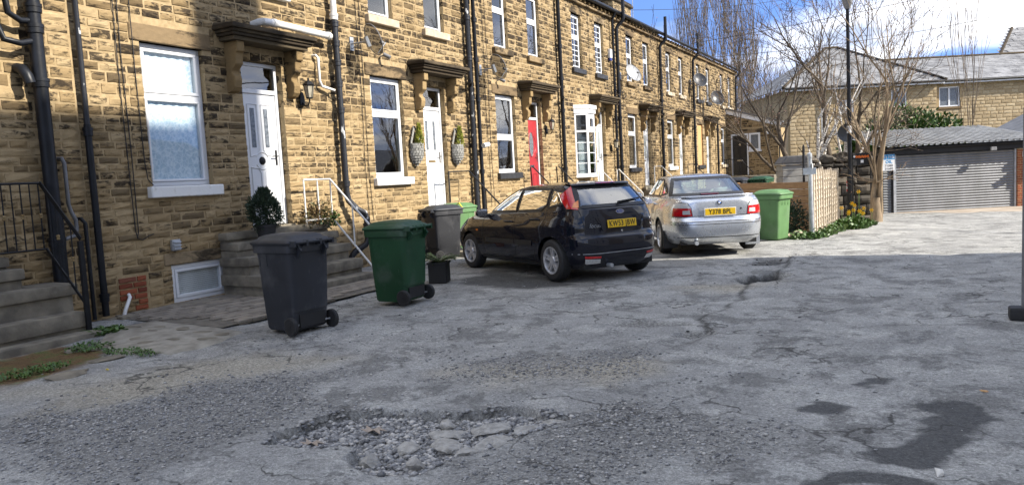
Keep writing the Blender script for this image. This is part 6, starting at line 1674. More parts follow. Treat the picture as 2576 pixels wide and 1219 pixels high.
# weeds at the foot of the steps
def weed_patch(c, rx, ry, n, s, label, seed):
    mb = MB(); g = random.Random(seed)
    for i in range(n):
        a = g.uniform(0, 6.28); q = math.sqrt(g.random()); x, y = c[0] + rx * q * math.cos(a), c[1] + ry * q * math.sin(a); z = lane_z(x, y) if x > -9 else 0
        b = g.uniform(0, 6.28); h_ = g.uniform(.3, 1) * s; L = g.uniform(.5, 1.2) * s; p = Vector((x, y, z + .004)); d = Vector((math.cos(b) * L, math.sin(b) * L, h_)); w = Vector((-math.sin(b), math.cos(b), 0)) * s * .22
        mb.add([p, p + d * .55 - w + Vector((0, 0, .01)), p + d - Vector((0, 0, h_ * .35)), p + d * .55 + w + Vector((0, 0, .01))], [(0, 1, 2, 3)])
    return tag(mb.build('weeds', M['weed']), label, 'weeds', kind='stuff')
weed_patch((-8.12, 5.10), .16, .22, 220, .09, 'green weeds round the foot of the left newel post', 1)
weed_patch((-7.62, 4.62), .22, .22, 160, .06, 'low weeds along the edge of the cement patch', 2)
weed_patch((-6.95, 4.60), .42, .12, 200, .05, 'mossy weeds in the joint before the cement patch', 3)
weed_patch((-7.10, 3.75), .20, .35, 240, .055, 'weeds at the left edge of the soil strip', 4)
for i, (x, y, a, b) in enumerate(((-7.45, 4.72, .26, .13), (-6.86, 4.28, .22, .14), (-6.62, 3.80, .24, .16), (-7.70, 4.55, .2, .12))):
    tag(rock('edging_stone', (x, y, lane_z(x, y) + .005), a, b, .03, 80 + i, M['stepstone'], None, .3 * i + 1.0), ('flat edging stone against the first left step', 'flat edging stone right of the soil strip', 'flat edging stone at the near end of the soil strip', 'flat edging stone between the soil strip and steps')[i], 'stone', 'edging stones by the soil strip')
# odd litter
for i, (x, y, c, lb) in enumerate(((-6.45, 4.05, (.8, .6, .05), 'yellow scrap of litter on the tarmac left of the bins'), (-8.05, 5.06, (.85, .62, .04), 'yellow petal by the newel post'), (.08, 4.02, (.7, .68, .62), 'crumpled pale wrapper lying on the damp patch'), (.36, 5.55, (.62, .36, .16), 'cigarette end on the tarmac at right'))):
    tag(rock('litter', (x, y, lane_z(x, y) + .012), .035 if i != 2 else .045, .012 if i != 2 else .03, .012 if i != 2 else .03, 95 + i, pm('litter_%d' % i, c, None, 20, .7), None, i * 1.1, 1), lb, 'litter', 'litter on the lane')
# ------------------------------------------------------------------ chimney on the terrace
e = empty('chimney_stack', (-12.9, 35.0, 0), 0, 'stone chimney stack with pots on the far terrace roof', 'chimney')
MB().box(-.45, .45, -1.25, 1.25, 8.2, 9.55).build('stack', M['stone'], e)
MB().box(-.56, .56, -1.36, 1.36, 9.551, 9.68).build('cap', M['canopy'], e, bevel=.03, seg=1); MB().box(-.5, .5, -1.3, 1.3, 9.681, 9.78).build('cap', M['canopy'], e, bevel=.03, seg=1)
for y, m_ in ((-.95, 'terracotta'), (-.35, 'blackpipe'), (.35, 'terracotta'), (.95, 'terracotta')):
    MB().lathe([(.15, 9.78), (.13, 9.9), (.12, 10.25), (.14, 10.26), (.14, 10.32), (.10, 10.32), (.10, 10.0), (0, 10.0)], (0, y, 0), 'z', 14).build('pot', M[m_], e, smooth=35)
e = empty('tv_aerial', (-12.4, 36.4, 9.2), 0, 'thin television aerial beside the far chimney', 'aerial')
MB().tube([(0, 0, -.3), (0, 0, 1.3)], .02, 6).build('mast', M['galv'], e); a = MB().tube([(0, -.2, 1.2), (.2, 1.3, 1.22)], .012, 5)
for i in range(9): t = i / 8; a.tube([(-.22 + .2 * t, -.2 + 1.5 * t - .03, 1.2), (.22 + .2 * t, -.2 + 1.5 * t + .03, 1.2)], .006, 4)
a.build('boom', M['galv'], e)
# ------------------------------------------------------------------ porch at the end of the terrace
e = empty('porch', (-9.0, 40.95, 0), 0, 'low stone porch with a black front door at the end of the terrace', 'porch')
holes = [(.22, 1.10, 1.05, 3.24), (1.14, 1.72, 2.34, 3.24)]
mb = MB(); us = [0, .22, 1.10, 1.14, 1.72, 2.62]; 
plate_cells(mb, 0, 2.62, -.4, 3.5, holes, 0, .24)
# plate_cells works along y; turn it to face -y
wo = MB(); wo.v = [(y, x + .016, z) for x, y, z in mb.v]; wo.f = [f[::-1] for f in mb.f]; wo.m = mb.m
wo.prism([(.0, 3.5), (2.62, 3.5), (.0, 4.28)], 'y', .017, .255)
wo.box(2.38, 2.6, .26, 2.4, -.4, 3.5)
wob = wo.build('wall', M['mortar'], e)
sts = wall_stones(0, 2.62, [(a, b, c, d, 0) for a, b, c, d in holes] + [(.1, 1.85, 3.24, 3.46, 0)], 77); rest = []
r = random.Random(77); n_ = 0
PST = [s_.mesh('porch_stone_%d' % i, M['stone'], flip=True) for i, s_ in enumerate(STN[:6])]
for (a, b, c, d, dp) in sts:
    if d > 4.3 - .30 * b: continue
    o = link('stone', PST[r.randrange(6)], wob, (b, .05, c), (0, 0, -PI / 2), (.05, b - a, d - c)); o.location = (a, .05, c)
slab('lintel', e, M['dressed'], .1, 1.85, -.012, .2, 3.24, 3.46, .012)
fc = MB().obox((1.36, -.06, 4.05 - .02), Vector((1.42, 0, -.44)), (0, .02, 0), (.03, 0, .10)); fc.build('fascia', M['white'], e)
rf = MB().obox((1.36, 1.2, 4.18), Vector((1.50, 0, -.465)), (0, 1.32, 0), (.012, 0, .035)).build('roof', M['slate'], e)
tl = MB().box(0, 1, 0, 1, -1, 0).mesh('roof_tile', pm('pale_roof_tile', (.42, .36, .28), (.26, .20, .14), 6, .85, .3))
for i in range(11):
    t = i / 11; p = Vector((1.36, -.1, 4.235)) + Vector((1.50, 0, -.465)) * (2 * t - 1); link('roof_tile', tl, rf, p, (0, math.atan2(.465, 1.5), 0), (.26, .30, .03))
MB().tube([(2.70, -.08, 3.62), (2.70, 2.4, 3.62)], .05, 8).build('gutter', M['blackpipe'], e, smooth=True)
MB().tube([(2.68, .02, 3.6), (2.66, -.02, .0)], .035, 8).build('drainpipe', M['blackpipe'], e, smooth=True)
dd = empty('door', (0, 0, 0), parent=e)
fr = MB(); fr.box(.22, .285, -.0, .10, 1.05, 3.24); fr.box(1.035, 1.10, -.0, .10, 1.05, 3.24); fr.box(.286, 1.034, .0, .10, 3.16, 3.24); fr.build('frame', M['white'], dd)
MB().box(.286, 1.034, .04, .09, 1.06, 3.158).build('leaf', M['blackdoor'], dd)
mo = MB()
for q0, q1 in ((.36, .62), (.70, .96)):
    for r0, r1 in ((1.18, 1.75), (1.95, 2.58), (2.74, 3.0)): mo.tube([(q0, .038, r0), (q1, .038, r0), (q1, .038, r1), (q0, .038, r1)], .012, 4, closed=True)
mo.build('moulding', M['blackdoor'], dd); MB().box(.52, .80, .03, .041, 1.80, 1.87).build('letterbox', M['chrome'], dd)
text('door_number', '4', .22, M['chrome'], dd, (.66, .034, 2.67), (PI / 2, 0, 0), .004, .002)
ww = empty('window', (0, 0, 0), parent=e)
fr = MB(); fr.box(1.14, 1.72, .0, .09, 2.34, 2.42); fr.box(1.14, 1.72, .0, .09, 3.15, 3.24); fr.box(1.14, 1.24, .0, .09, 2.42, 3.15); fr.box(1.62, 1.72, .0, .09, 2.42, 3.15); fr.build('frame', M['white'], ww); MB().box(1.24, 1.62, .05, .055, 2.42, 3.15).build('pane', M['frosted'], ww)
slab('sill', e, M['white'], 1.10, 1.78, -.06, .08, 2.26, 2.335, .008)
MB().lathe([(.0, -.02), (.05, 0), (.07, .14), (.04, .22), (0, .26)], (2.12, -.10, 3.12), 'z', 12).build('porch_lamp', M['white'], e, smooth=True)
MB().box(.0, 2.6, -1.4, .0, -.4, 1.02).build('landing', M['stepstone'], e, bevel=.02, seg=1)
# ------------------------------------------------------------------ garage with roller shutter
GA = R(29.0); GO = Vector((-.70, 29.2, gz(29.2)))
def gl(x, y, z): c, s_ = math.cos(GA), math.sin(GA); return (GO.x + x * c - y * s_, GO.y + x * s_ + y * c, GO.z + z)
e = empty('garage', GO, GA, 'low garage with a wide grey roller shutter and corrugated roof', 'garage')
MB().box(-.62, 4.75, .16, 6.0, -.4, 2.2).build('wall', M['black'], e)
sh = MB(); n = 22; P = []
for i in range(n * 6 + 1):
    z = .0 + 2.02 * i / (n * 6); y = -.022 * math.cos(i / 6 * 2 * PI) * (1 if True else 0); P.append([(.0, .06 + y, z), (4.14, .06 + y, z)])
M['shutter'] = pm('grey_shutter_steel', (.19, .195, .205), (.14, .145, .15), 3, .5, .05, metal=.3, stretch=(1, 1, .3))
slat_me = MB().grid([[(0, .03 * math.sin(t * PI), t * 2.02 / n) for t in (0, .15, .35, .5, .65, .85, 1.0)][k] and [(0., .05 - .022 * math.sin(t * PI), t * 2.02 / n), (4.14, .05 - .022 * math.sin(t * PI), t * 2.02 / n)] for k, t in enumerate((0, .15, .35, .5, .65, .85, 1.0))]).mesh('slat', M['shutter'], smooth='all')
so_ = empty('roller_shutter', (0, 0, 0), parent=e)
for i in range(n): link('slat', slat_me, so_, (0, 0, i * 2.02 / n - .0))
MB().box(0, 4.14, .02, .06, -.03, .015).build('bottom_bar', M['galv'], so_)
MB().box(-.09, .0, -.03, .16, -.1, 2.08).build('shutter_guide', M['galv'], e); MB().box(4.14, 4.20, .0, .16, -.1, 2.08).build('shutter_guide', M['galv'], e)
s2 = empty('roller_shutter', (0, 0, 0), parent=e)
sl2 = MB().grid([[(-.42, .05 - .022 * math.sin(t * PI), t * 2.02 / n), (-.14, .05 - .022 * math.sin(t * PI), t * 2.02 / n)] for t in (0, .15, .35, .5, .65, .85, 1.0)]).mesh('slat', M['shutter'], smooth='all')
for i in range(18): link('slat', sl2, s2, (0, 0, i * 2.02 / n))
MB().box(-.14, -.09, .0, .16, -.1, 2.05).build('post', M['black'], e)
MB().box(-.6, 4.75, -.10, .16, 2.03, 2.30).build('fascia', M['black'], e)
MB().tube([(-.6, -.16, 2.24), (4.75, -.16, 2.24)], .045, 8).build('gutter', M['blackpipe'], e)
# corrugated roof sheets, one per 0.8 m
prof = []
for k in range(4):
    for (du, dz) in ((0, 0), (.095, 0), (.115, .055), (.165, .055), (.185, 0)): prof.append((k * .212 + du, dz))
prof.append((.85, 0))
L0, L1, Z0, Z1 = -.32, 3.6, 2.30, 2.98
cs = MB().grid([[(u_, L0, Z0 + dz), (u_, L1, Z1 + dz)] for u_, dz in prof]).mesh('roof_sheet', pm('weathered_corrugated_sheet', (.38, .38, .365), (.22, .215, .20), 2.2, .55, .15, metal=.25, lo=.3, hi=.6))
for i in range(7): link('roof_sheet', cs, e, (-.62 + i * .83, 0, .002 * (i % 2)))
rb = MB().box(4.22, 4.85, -.04, .16, -.4, 2.05).build('brick_pier', M['mortar'], e)
bme_ = [s_.mesh('pier_brick_%d' % i, M['redbrick'], flip=True) for i, s_ in enumerate(BR)]
for j in range(29):
    for i in range(3):
        x = 4.215 + i * .225 - (.11 if j % 2 else 0); x1 = min(4.87, x + .215); x = max(4.215, x)
        if x1 - x > .04: link('brick', bme_[(i + j) % 3], rb, (x, .01, -.38 + j * .082), (0, 0, -PI / 2), (.058, x1 - x, .072)).location = (x, .01, -.38 + j * .082)
MB().box(4.40, 4.62, -.16, -.06, 1.02, 1.38).build('meter_box', M['grey'], e, bevel=.01, seg=1); MB().box(4.36, 4.66, -.20, -.06, 1.72, 1.9).build('lamp_box', M['white'], e, bevel=.01, seg=1)
fl_ = empty('floodlight', (3.22, -.10, 2.06), 0, parent=e)
MB().box(-.10, .10, -.22, -.14, -.06, .06).build('housing', M['grey'], fl_, bevel=.01, seg=1); MB().tube([(0, 0, .05), (0, -.14, .02)], .015, 6).build('bracket', M['grey'], fl_)
# sign on the narrow shutter
sg = empty('garage_sign', gl(-.36, -.13, 1.50), GA, 'white and blue garage sign with phone numbers behind the tree', 'sign')
MB().box(-.20, .26, 0, .02, 0, .56).build('board', M['white'], sg); MB().box(-.20, .26, -.003, -.001, .38, .555).build('band', pm('sign_blue', (.05, .30, .62), None, 5, .4), sg)
lb_ = MB()
for i, q in enumerate((-.16, -.09, -.03, .05, .12, .18, .22)): lb_.box(q, q + .022, -.006, -.003, .41, .50 + .02 * (i % 2))
lb_.build('lettering', M['white'], sg)
text('lettering', 'OS,', .14, pm('sign_blue', (.05, .30, .62)), sg, (.06, -.004, .30), (PI / 2, 0, 0), .005, .001)
text('lettering', '71380', .10, M['grey'], sg, (.06, -.004, .17), (PI / 2, 0, 0), .003, .001); text('lettering', '31609', .10, M['grey'], sg, (.06, -.004, .065), (PI / 2, 0, 0), .003, .001)
# neighbouring gable at the right edge
e = empty('outbuilding', gl(5.75, -.3, -.3), GA, 'dark slate-roofed outbuilding at the right edge beyond the garage', 'outbuilding')
MB().box(0, 5, 0, 5, -.6, 2.5).build('wall', M['redbrick'], e)
MB().prism([(-.55, 2.36), (-.62, 2.44), (2.5, 3.9), (5.4, 2.44), (5.3, 2.36), (2.5, 3.76)], 'y', -.25, 5.3).build('roof', M['slate'], e)
MB().obox((.94, -.28, 3.09), Vector((1.56, 0, .73)), (0, .015, 0), (-.05, 0, .085)).build('bargeboard', pm('green_paint', (.03, .12, .08), None, 6, .6), e)
# forecourt slab of the garage
tag(MB().add([gl(-.9, -3.2, -.0), gl(7, -3.2, .02), gl(7, .1, .03), gl(-.9, .1, .03)], [(0, 1, 2, 3)]).build('garage_apron', pm('buff_concrete', (.40, .34, .27), (.27, .215, .165), 1.6, .92, .3, lo=.3, hi=.62), flip=True), 'buff concrete apron before the garage', kind='structure')
# ------------------------------------------------------------------ pale stone building behind
BA = R(28.7); BO = Vector((-6.97, 49.2, -.7))
e = empty('stone_building', BO, BA, 'pale yellow stone building with grey slate hipped roof behind the trees', 'building')
def turn(mb):  # plate built along y with x as depth -> along x facing -y
    o = MB(); o.v = [(y, x, z) for x, y, z in mb.v]; o.f = [f[::-1] for f in mb.f]; o.m = mb.m; return o
def bg_front(x0, x1, y, ztop, holes, seed, nind):
    mb = MB(); plate_cells(mb, x0, x1, 0, ztop, holes, 0, .3); w = turn(mb); w.v = [(a, b + y + .016, c) for a, b, c in w.v]; wo = w.build('wall', M['mortar'], e)
    r = random.Random(seed); out = []; z = 1.6
    while z < ztop - .1:
        hh = r.choice([.20, .22, .24]); hh = min(hh, ztop - z); x = x0
        while x < x1 - .02:
            L = min(r.uniform(.28, .62), x1 - x); L = x1 - x if x1 - x - L < .15 else L
            if not any(a < x + L - .02 and b > x + .02 and c < z + hh - .02 and d > z + .02 for a, b, c, d in holes): out.append((x + .006, z + .006, L - .012, hh - .012))
            x += L
        z += hh
    out.sort(key=lambda q: -q[1]); me = [s_.mesh('bgs_%d' % i, M['bgstone'], flip=True) for i, s_ in enumerate(STN[:6])]; V = []; rest = []
    for i, (x, z, L, hh) in enumerate(out):
        if i < nind: link('stone', me[i % 6], wo, (x, y + .05, z), (0, 0, -PI / 2), (.055, L, hh)).location = (x, y + .05, z)
        else: rest.append((i % 6, x, y, z, L, hh))
    if rest:
        V = []; F = []; off = 0
        for (t, x, y_, z, L, hh) in rest:
            a = np.array(STN[t].v); b = np.stack([x + a[:, 1] * L, y_ + .05 - a[:, 0] * .055, z + a[:, 2] * hh], 1); V.append(b); F.extend([tuple(i + off for i in f) for f in STN[t].f]); off += len(a)
        m2 = bpy.data.meshes.new('stonework'); m2.from_pydata(np.vstack(V).tolist(), [], F); m2.materials.append(M['bgstone']); bmx = bmesh.new(); bmx.from_mesh(m2); bmesh.ops.recalc_face_normals(bmx, faces=bmx.faces[:]); bmx.to_mesh(m2); bmx.free()
        tag(link('stonework', m2, wo), kind='stuff')
    return wo
def bg_window(x0, x1, z0, z1, y):
    w = empty('window', (0, 0, 0), parent=e); f = MB(); mb = MB(); bars(mb, x0, x1, z0, z1, .08, .06, .14); mb.box(.065, .135, (x0 + x1) / 2 - .05, (x0 + x1) / 2 + .05, z0 + .08, z1 - .08); f = turn(mb); f.v = [(a, b + y, c) for a, b, c in f.v]; f.build('frame', M['white'], w)
    for a, b in ((x0 + .08, (x0 + x1) / 2 - .05), ((x0 + x1) / 2 + .05, x1 - .08)): MB().box(a, b, y + .10, y + .105, z0 + .08, z1 - .08).build('pane', M['frosted'], w)
    slab('sill', e, M['dressed'], x0 - .1, x1 + .1, y - .07, y + .1, z0 - .14, z0, .01)
hw_ = [(6.30, 7.26, 5.35, 6.52), (3.05, 3.98, 5.15, 5.95)]
bg_front(0, 9.1, 0, 6.75, hw_, 5, 300); 
for h4 in hw_: bg_window(h4[0], h4[1], h4[2], h4[3], 0)
hb_ = [(9.45, 10.75, 5.22, 6.45)]
bg_front(9.1, 22, .35, 6.75, hb_, 6, 300); bg_window(*hb_[0], .35)
MB().box(-.0, .3, .32, 9, 0, 6.75).build('side_wall', M['bgstone'], e); MB().box(21.7, 22, .7, 9, 0, 6.75).build('side_wall', M['bgstone'], e)
MB().tube([(1.95, -.08, 1), (1.95, -.08, 6.7)], .05, 8).build('drainpipe', M['whitepipe'], e)
MB().box(-.35, 9.4, -.34, -.28, 6.60, 6.78).build('fascia', M['white'], e); MB().box(9.401, 22, .02, .08, 6.60, 6.78).build('fascia', M['white'], e)
MB().tube([(-.35, -.40, 6.75), (9.4, -.40, 6.75)], .06, 8).build('gutter', M['blackpipe'], e); MB().tube([(9.5, -.04, 6.75), (22, -.04, 6.75)], .06, 8).build('gutter', M['blackpipe'], e)
SL = pm('weathered_slate', (.25, .25, .25), (.10, .10, .102), 1.3, .75, .3, lo=.33, hi=.62)
def slates(name, A, B, Ct, Dt, rows, nind, mat, parent):
    """roof slope A-B eaves, D-C ridge (A left eave, B right eave, C right top, D left top) laid with overlapping slates"""
    A, B, Ct, Dt = map(Vector, (A, B, Ct, Dt)); bs = MB().add([A, B, Ct, Dt], [(0, 1, 2, 3)]).build(name, M['slate'], parent)
    nrm = (B - A).cross(Dt - A).normalized(); me = MB().box(0, 1, 0, 1, 0, 1).mesh('slate', mat); rest = MB(); n = 0
    up = (Dt - A) - (B - A) * ((Dt - A).dot(B - A) / (B - A).length_squared); H = up.length; up.normalize(); ex = (B - A).normalized(); step = H / rows; rot = Matrix((ex, up, nrm)).transposed().to_euler()
    for i in range(rows):
        t0 = i / rows; a, b = A.lerp(Dt, t0), B.lerp(Ct, t0); L = (b - a).length; w = .42; k = max(1, int(L / w)); o_ = .21 * (i % 2)
        for j in range(k):
            p = a + ex * (j * w + o_ * (j > 0)) + nrm * .012
            if (p - a).length + w > L + .01: break
            if n < nind: link('slate', me, bs, p, rot, (w * .97, step * 1.25, .018)); n += 1
            else: c = p + ex * (w * .485) + up * (step * .62) + nrm * .009; rest.obox(c, ex * (w * .485), up * (step * .62), nrm * .009)
    if rest.v: tag(rest.build('slating', mat, bs), kind='stuff')
    return bs
slates('roof', (-.5, -.4, 6.8), (9.5, -.4, 6.8), (5.0, 4.5, 9.75), (4.2, 4.5, 9.75), 16, 150, SL, e)
slates('roof', (9.5, -.4, 6.8), (9.5, 9.4, 6.8), (5.0, 4.5, 9.75), (5.0, 4.5, 9.75), 16, 60, SL, e); slates('roof', (-.5, 9.4, 6.8), (-.5, -.4, 6.8), (4.2, 4.5, 9.75), (4.2, 4.5, 9.75), 16, 60, SL, e)
slates('roof', (9.3, -.05, 6.8), (23, -.05, 6.8), (23, 4.6, 8.75), (7.2, 4.6, 8.75), 12, 150, SL, e)
slates('roof', (15.9, 4.5, 8.6), (26, 4.5, 8.6), (26, 8.0, 11.0), (19.1, 8.0, 11.0), 10, 60, SL, e)
MB().tube([(9.5, -.4, 6.83), (5.0, 4.5, 9.80)], .10, 6).tube([(-.5, -.4, 6.83), (4.2, 4.5, 9.80)], .10, 6).tube([(4.2, 4.5, 9.80), (5.0, 4.5, 9.8)], .10, 6).tube([(7.2, 4.6, 8.8), (23, 4.6, 8.8)], .10, 6).tube([(15.9, 4.5, 8.65), (19.1, 8.0, 11.05)], .10, 6).build('ridge_tiles', M['canopy'], e)
# ------------------------------------------------------------------ stone garden wall, fence, posts, lamp
e = empty('garden_wall', (-2.9, 24.25, gz(24.3)), R(27), 'sooty rough stone garden wall with a rounded coping behind the fence', 'wall')
wc = MB().box(.05, 1.85, .06, .52, -.1, 1.72).build('wall_core', M['blackstone'], e)
me = [s_.mesh('block_%d' % i, M['blackstone'], flip=True) for i, s_ in enumerate([stone_template(700 + i, 1.6) for i in range(6)])]; g = random.Random(31)
z = -.1
while z < 1.68:
    hh = min(g.uniform(.24, .34), 1.72 - z); x = 0
    while x < 1.88:
        L = min(g.uniform(.28, .5), 1.9 - x); L = 1.9 - x if 1.9 - x - L < .15 else L
        link('stone', me[g.randrange(6)], wc, (x, .08, z), (0, 0, -PI / 2), (.10, L - .015, hh - .015)); x += L
    z += hh
x = -.25
for i in range(4):
    o = rock('coping_stone', (x + .3, .3, 1.86), .36, .36, .22, 820 + i, M['blackstone'], e, g.uniform(-.2, .2), 3); x += .56
e = empty('fence', (0, 0, 0), 0, 'weathered lap-board timber fence panels receding beside the grey post', 'fence')
bo_ = MB().box(-.008, .008, 0, 1, -.5, .5).mesh('board', M['timber']); ba = MB().box(-.015, .022, -.5, .5, 0, 1).mesh('batten', M['timber']); po = MB().box(-.045, .045, -.045, .045, 0, 1).mesh('post', M['timber'])
for i in range(3):
    y0 = 17.42 + i * 1.95; zb = gz(y0 + 1); hgt = 1.50
    link('post', po, e, (-2.06, y0 - .06, zb - .1), None, (1, 1, hgt + .18))
    for j in range(13): link('board', bo_, e, (-2.04 + .004 * (j % 2), y0, zb + .09 + j * .112), (0, R(-7), 0), (1, 1.82, .128))
    for y in (.02, .45, .91, 1.37, 1.80): link('batten', ba, e, (-2.02, y0 + y, zb + .02), None, (1, .045, hgt - .02))
link('post', po, e, (-2.06, 17.42 + 3 * 1.95 - .06, gz(23) - .1), None, (1, 1, 1.66))
e = empty('board_fence', (-4.3, 20.15, gz(20)), math.atan2(-1.42, 1.58), 'low fence of new brown horizontal boards behind the far green bin', 'fence')
for j in range(7): MB().box(0, 2.9, 0, .03, .10 + j * .165, .10 + j * .165 + .155).build('board', M['deckboard'], e, bevel=.005, seg=1)
for x in (.05, 1.4, 2.8): MB().box(x, x + .09, .032, .12, -.1, 1.26).build('post', M['deckboard'], e)
e = empty('metal_post', (-2.01, 17.1, gz(17.1)), 0, 'leaning pale grey metal post with a blank sign plate', 'post'); e.rotation_euler = (0, R(-1.0), 0)
MB().tube([(0, 0, -.1), (0, 0, 1.74)], .045, 14).build('pole', M['galv'], e, smooth=True); MB().lathe([(.05, 1.70), (.055, 1.74), (.05, 1.80), (.0, 1.83)], (0, 0, 0), 'z', 14).build('cap', M['galv'], e, smooth=True); MB().box(.0, .012, -.055, .055, -.05, .09).build('plate', M['whitepaint'], e, (.048, -.02, 1.50)); MB().box(-.13, .13, -.062, -.05, 1.36, 1.50).build('sign_plate', M['galv'], e)
tag(MB().tube([(-2.37, 18.7, -.2), (-2.36, 18.7, 1.9), (-2.36, 18.7, 1.95)], [.028, .028, .012], 8).build('iron_post', M['blackiron'], smooth=True), 'thin black iron post between the board fence and grey post', 'post')
e = empty('lamp_post', (-1.72, 23.4, gz(23.4)), 0, 'tall slim black street lamp post with a white band', 'street lamp')
MB().lathe([(.085, -.1), (.085, 1.3), (.07, 1.36), (.06, 1.5), (.045, 5.95), (.05, 6.0)], (0, 0, 0), 'z', 16).build('post', M['blackpipe'], e, smooth=35); MB().lathe([(.066, 2.55), (.066, 2.75)], (0, 0, 0), 'z', 16).build('white_band', M['white'], e); text('lamp_number', '1', .14, M['black'], e, (-.03, -.068, 2.65), (PI / 2, 0, R(10)), .004, .001)
MB().lathe([(.0, 5.98), (.07, 5.99), (.13, 6.15), (.15, 6.3), (.12, 6.42), (0, 6.46)], (0, 0, 0), 'z', 16).build('lantern', M['grey'], e, smooth=35); MB().box(-.09, -.075, -.05, .06, .9, 1.2).build('sticker', pm('red_white_sticker', (.7, .7, .7), (.55, .03, .03), 9, .5, lo=.48, hi=.5), e)
e = empty('hanging_sign', (-1.72, 22.9, gz(23)), R(28), 'small black sign with orange lettering beside the lamp post', 'sign')
MB().box(.12, .62, 0, .03, 1.62, 1.95).build('board', M['black'], e); lb_ = MB()
for i in range(9): q = .20 + i * .042; lb_.box(q, q + .030, -.006, -.001, 1.815 + .012 * (i % 3 == 1), 1.89 - .016 * (i % 2)); lb_.box(q - .004, q + .04, -.0055, -.001, 1.84 + .01 * (i % 2), 1.858 + .01 * (i % 2))
lb_.build('lettering', pm('sign_orange', (.75, .16, .02), None, 9, .4), e); MB().lathe([(.03, 0), (.03, -.005)], (.165, 0, 1.86), 'y', 12).build('roundel', M['white'], e)
MB().box(.34, .42, -.004, -.001, 1.68, 1.76).build('emblem', M['white'], e); MB().box(.10, .13, 0, .03, 0, 1.98).build('leg', M['blackiron'], e); MB().box(.61, .64, 0, .03, 0, 1.98).build('leg', M['blackiron'], e)
e = empty('storage_shed', (-3.35, 22.1, gz(22)), R(25), 'small grey plastic storage shed behind the board fence', 'shed')
for j in range(10): MB().box(0, .78, 0, .62, .05 + j * .165, .05 + j * .165 + .158).build('panel', M['shed'], e, bevel=.012, seg=1)
MB().box(-.03, .81, -.04, .66, 1.70, 1.74).build('lid', M['shed'], e); MB().prism([(-.05, 1.741), (.83, 1.741), (.66, 1.95), (.12, 1.95)], 'y', -.06, .68).build('roof', pm('dark_shed_roof', (.10, .10, .105), None, 5, .6), e, bevel=.02, seg=1)
# right edge: pole in a rubber foot
e = empty('barrier_pole', (.822, 8.05, lane_z(.8, 8.0)), 0, 'grey barrier pole in a black rubber foot at the right edge', 'barrier')
MB().tube([(0, 0, .0), (.01, .0, 1.9)], .015, 12).build('pole', M['greypipe'], e, smooth=True)
MB().box(-.11, .30, -.09, .09, 0, .12).build('foot', M['rubber'], e, bevel=.025, seg=2)
# overhead wires
tag(MB().tube([(2.6, 23.6, 6.0), (9.0, 19.6, 5.8), (16.0, 15.2, 6.0)], .028, 6).build('overhead_cable', M['cable']), 'thick overhead cable outside the picture whose shadow crosses the sunlit lane', 'cable')
for i, (a, b, sag, lb) in enumerate((((-8.7, 33.0, 6.95), (14, 44, 11.5), .5, 'overhead wire leaving the far terrace eaves towards the upper right'), ((-8.7, 37.5, 6.9), (9, 52, 10.0), .5, 'lower overhead wire crossing the sky beside the tree'), ((-12.5, 35.6, 9.4), (-3, 60, 14), .5, 'thin overhead wire rising from the far chimney'))):
    a, b = Vector(a), Vector(b); tag(MB().tube([a.lerp(b, t) - Vector((0, 0, sag * 4 * t * (1 - t))) for t in np.linspace(0, 1, 14)], .012, 4).build('overhead_wire', M['cable']), lb, 'wire', 'overhead wires')
# ------------------------------------------------------------------ trees and shrubs
class Tree:
    def __init__(s, seed): s.g = random.Random(seed); s.trunk = MB(); s.crown = MB(); s.n = 0
    def branch(s, p, d, L, r, depth, maxd, spread, upb, twigmin, ntw, curl=.25, trunk=False):
        g = s.g; pts = [p.copy()]; rs = [r]; n = max(3, min(9, int(L / .35))); q = p.copy(); dd = d.copy()
        for i in range(n):
            dd = (dd + Vector((g.gauss(0, curl), g.gauss(0, curl), g.gauss(0, curl) + upb)) * .35).normalized(); q = q + dd * (L / n); pts.append(q.copy()); rs.append(max(twigmin, r * (1 - .62 * (i + 1) / n)))
        tgt = s.trunk if depth <= 1 else s.crown
        tgt.tube(pts, rs, 7 if depth == 0 else (5 if depth == 1 else (4 if depth == 2 else 3)), caps=False); s.n += n
        if depth >= maxd: return
        k = ntw[min(depth, len(ntw) - 1)]
        for i in range(k):
            t = g.uniform(.28, 1.0) if i else 1.0; f = t * n; a = min(int(f), n - 1); bp = pts[a].lerp(pts[a + 1], f - a); bd = (pts[a + 1] - pts[a]).normalized()
            ax = bd.orthogonal().normalized(); ax.rotate(Matrix.Rotation(g.uniform(0, 2 * PI), 3, bd)); nd = bd.copy(); nd.rotate(Matrix.Rotation(spread * g.uniform(.55, 1.3), 3, ax))
            nd = (nd + Vector((0, 0, upb * .6))).normalized()
            s.branch(bp, nd, L * g.uniform(.42, .72), max(twigmin, rs[a] * g.uniform(.5, .72)), depth + 1, maxd, spread, upb, twigmin, ntw, curl)
    def buds(s, n, size, mat, parent, name='bud'):
        g = s.g; mb = MB(); V = s.crown.v
        for i in range(n):
            p = Vector(V[g.randrange(len(V))]); d = Vector((g.gauss(0, 1), g.gauss(0, 1), g.gauss(0, 1))).normalized() * size; w = d.orthogonal().normalized() * size * .35
            mb.add([p - w, p + w, p + d], [(0, 1, 2)])
        return tag(mb.build(name, mat, parent), kind='stuff')
def finish(t, name, loc, label, bark, twig, group=None, cat='tree'):
    e = empty(name, loc, 0, label, cat, group)
    if t.trunk.v: t.trunk.build('trunk', bark, e, smooth='all')
    if t.crown.v: t.crown.build('crown', twig, e)
    return e
Z0 = Vector((0, 0, 0))
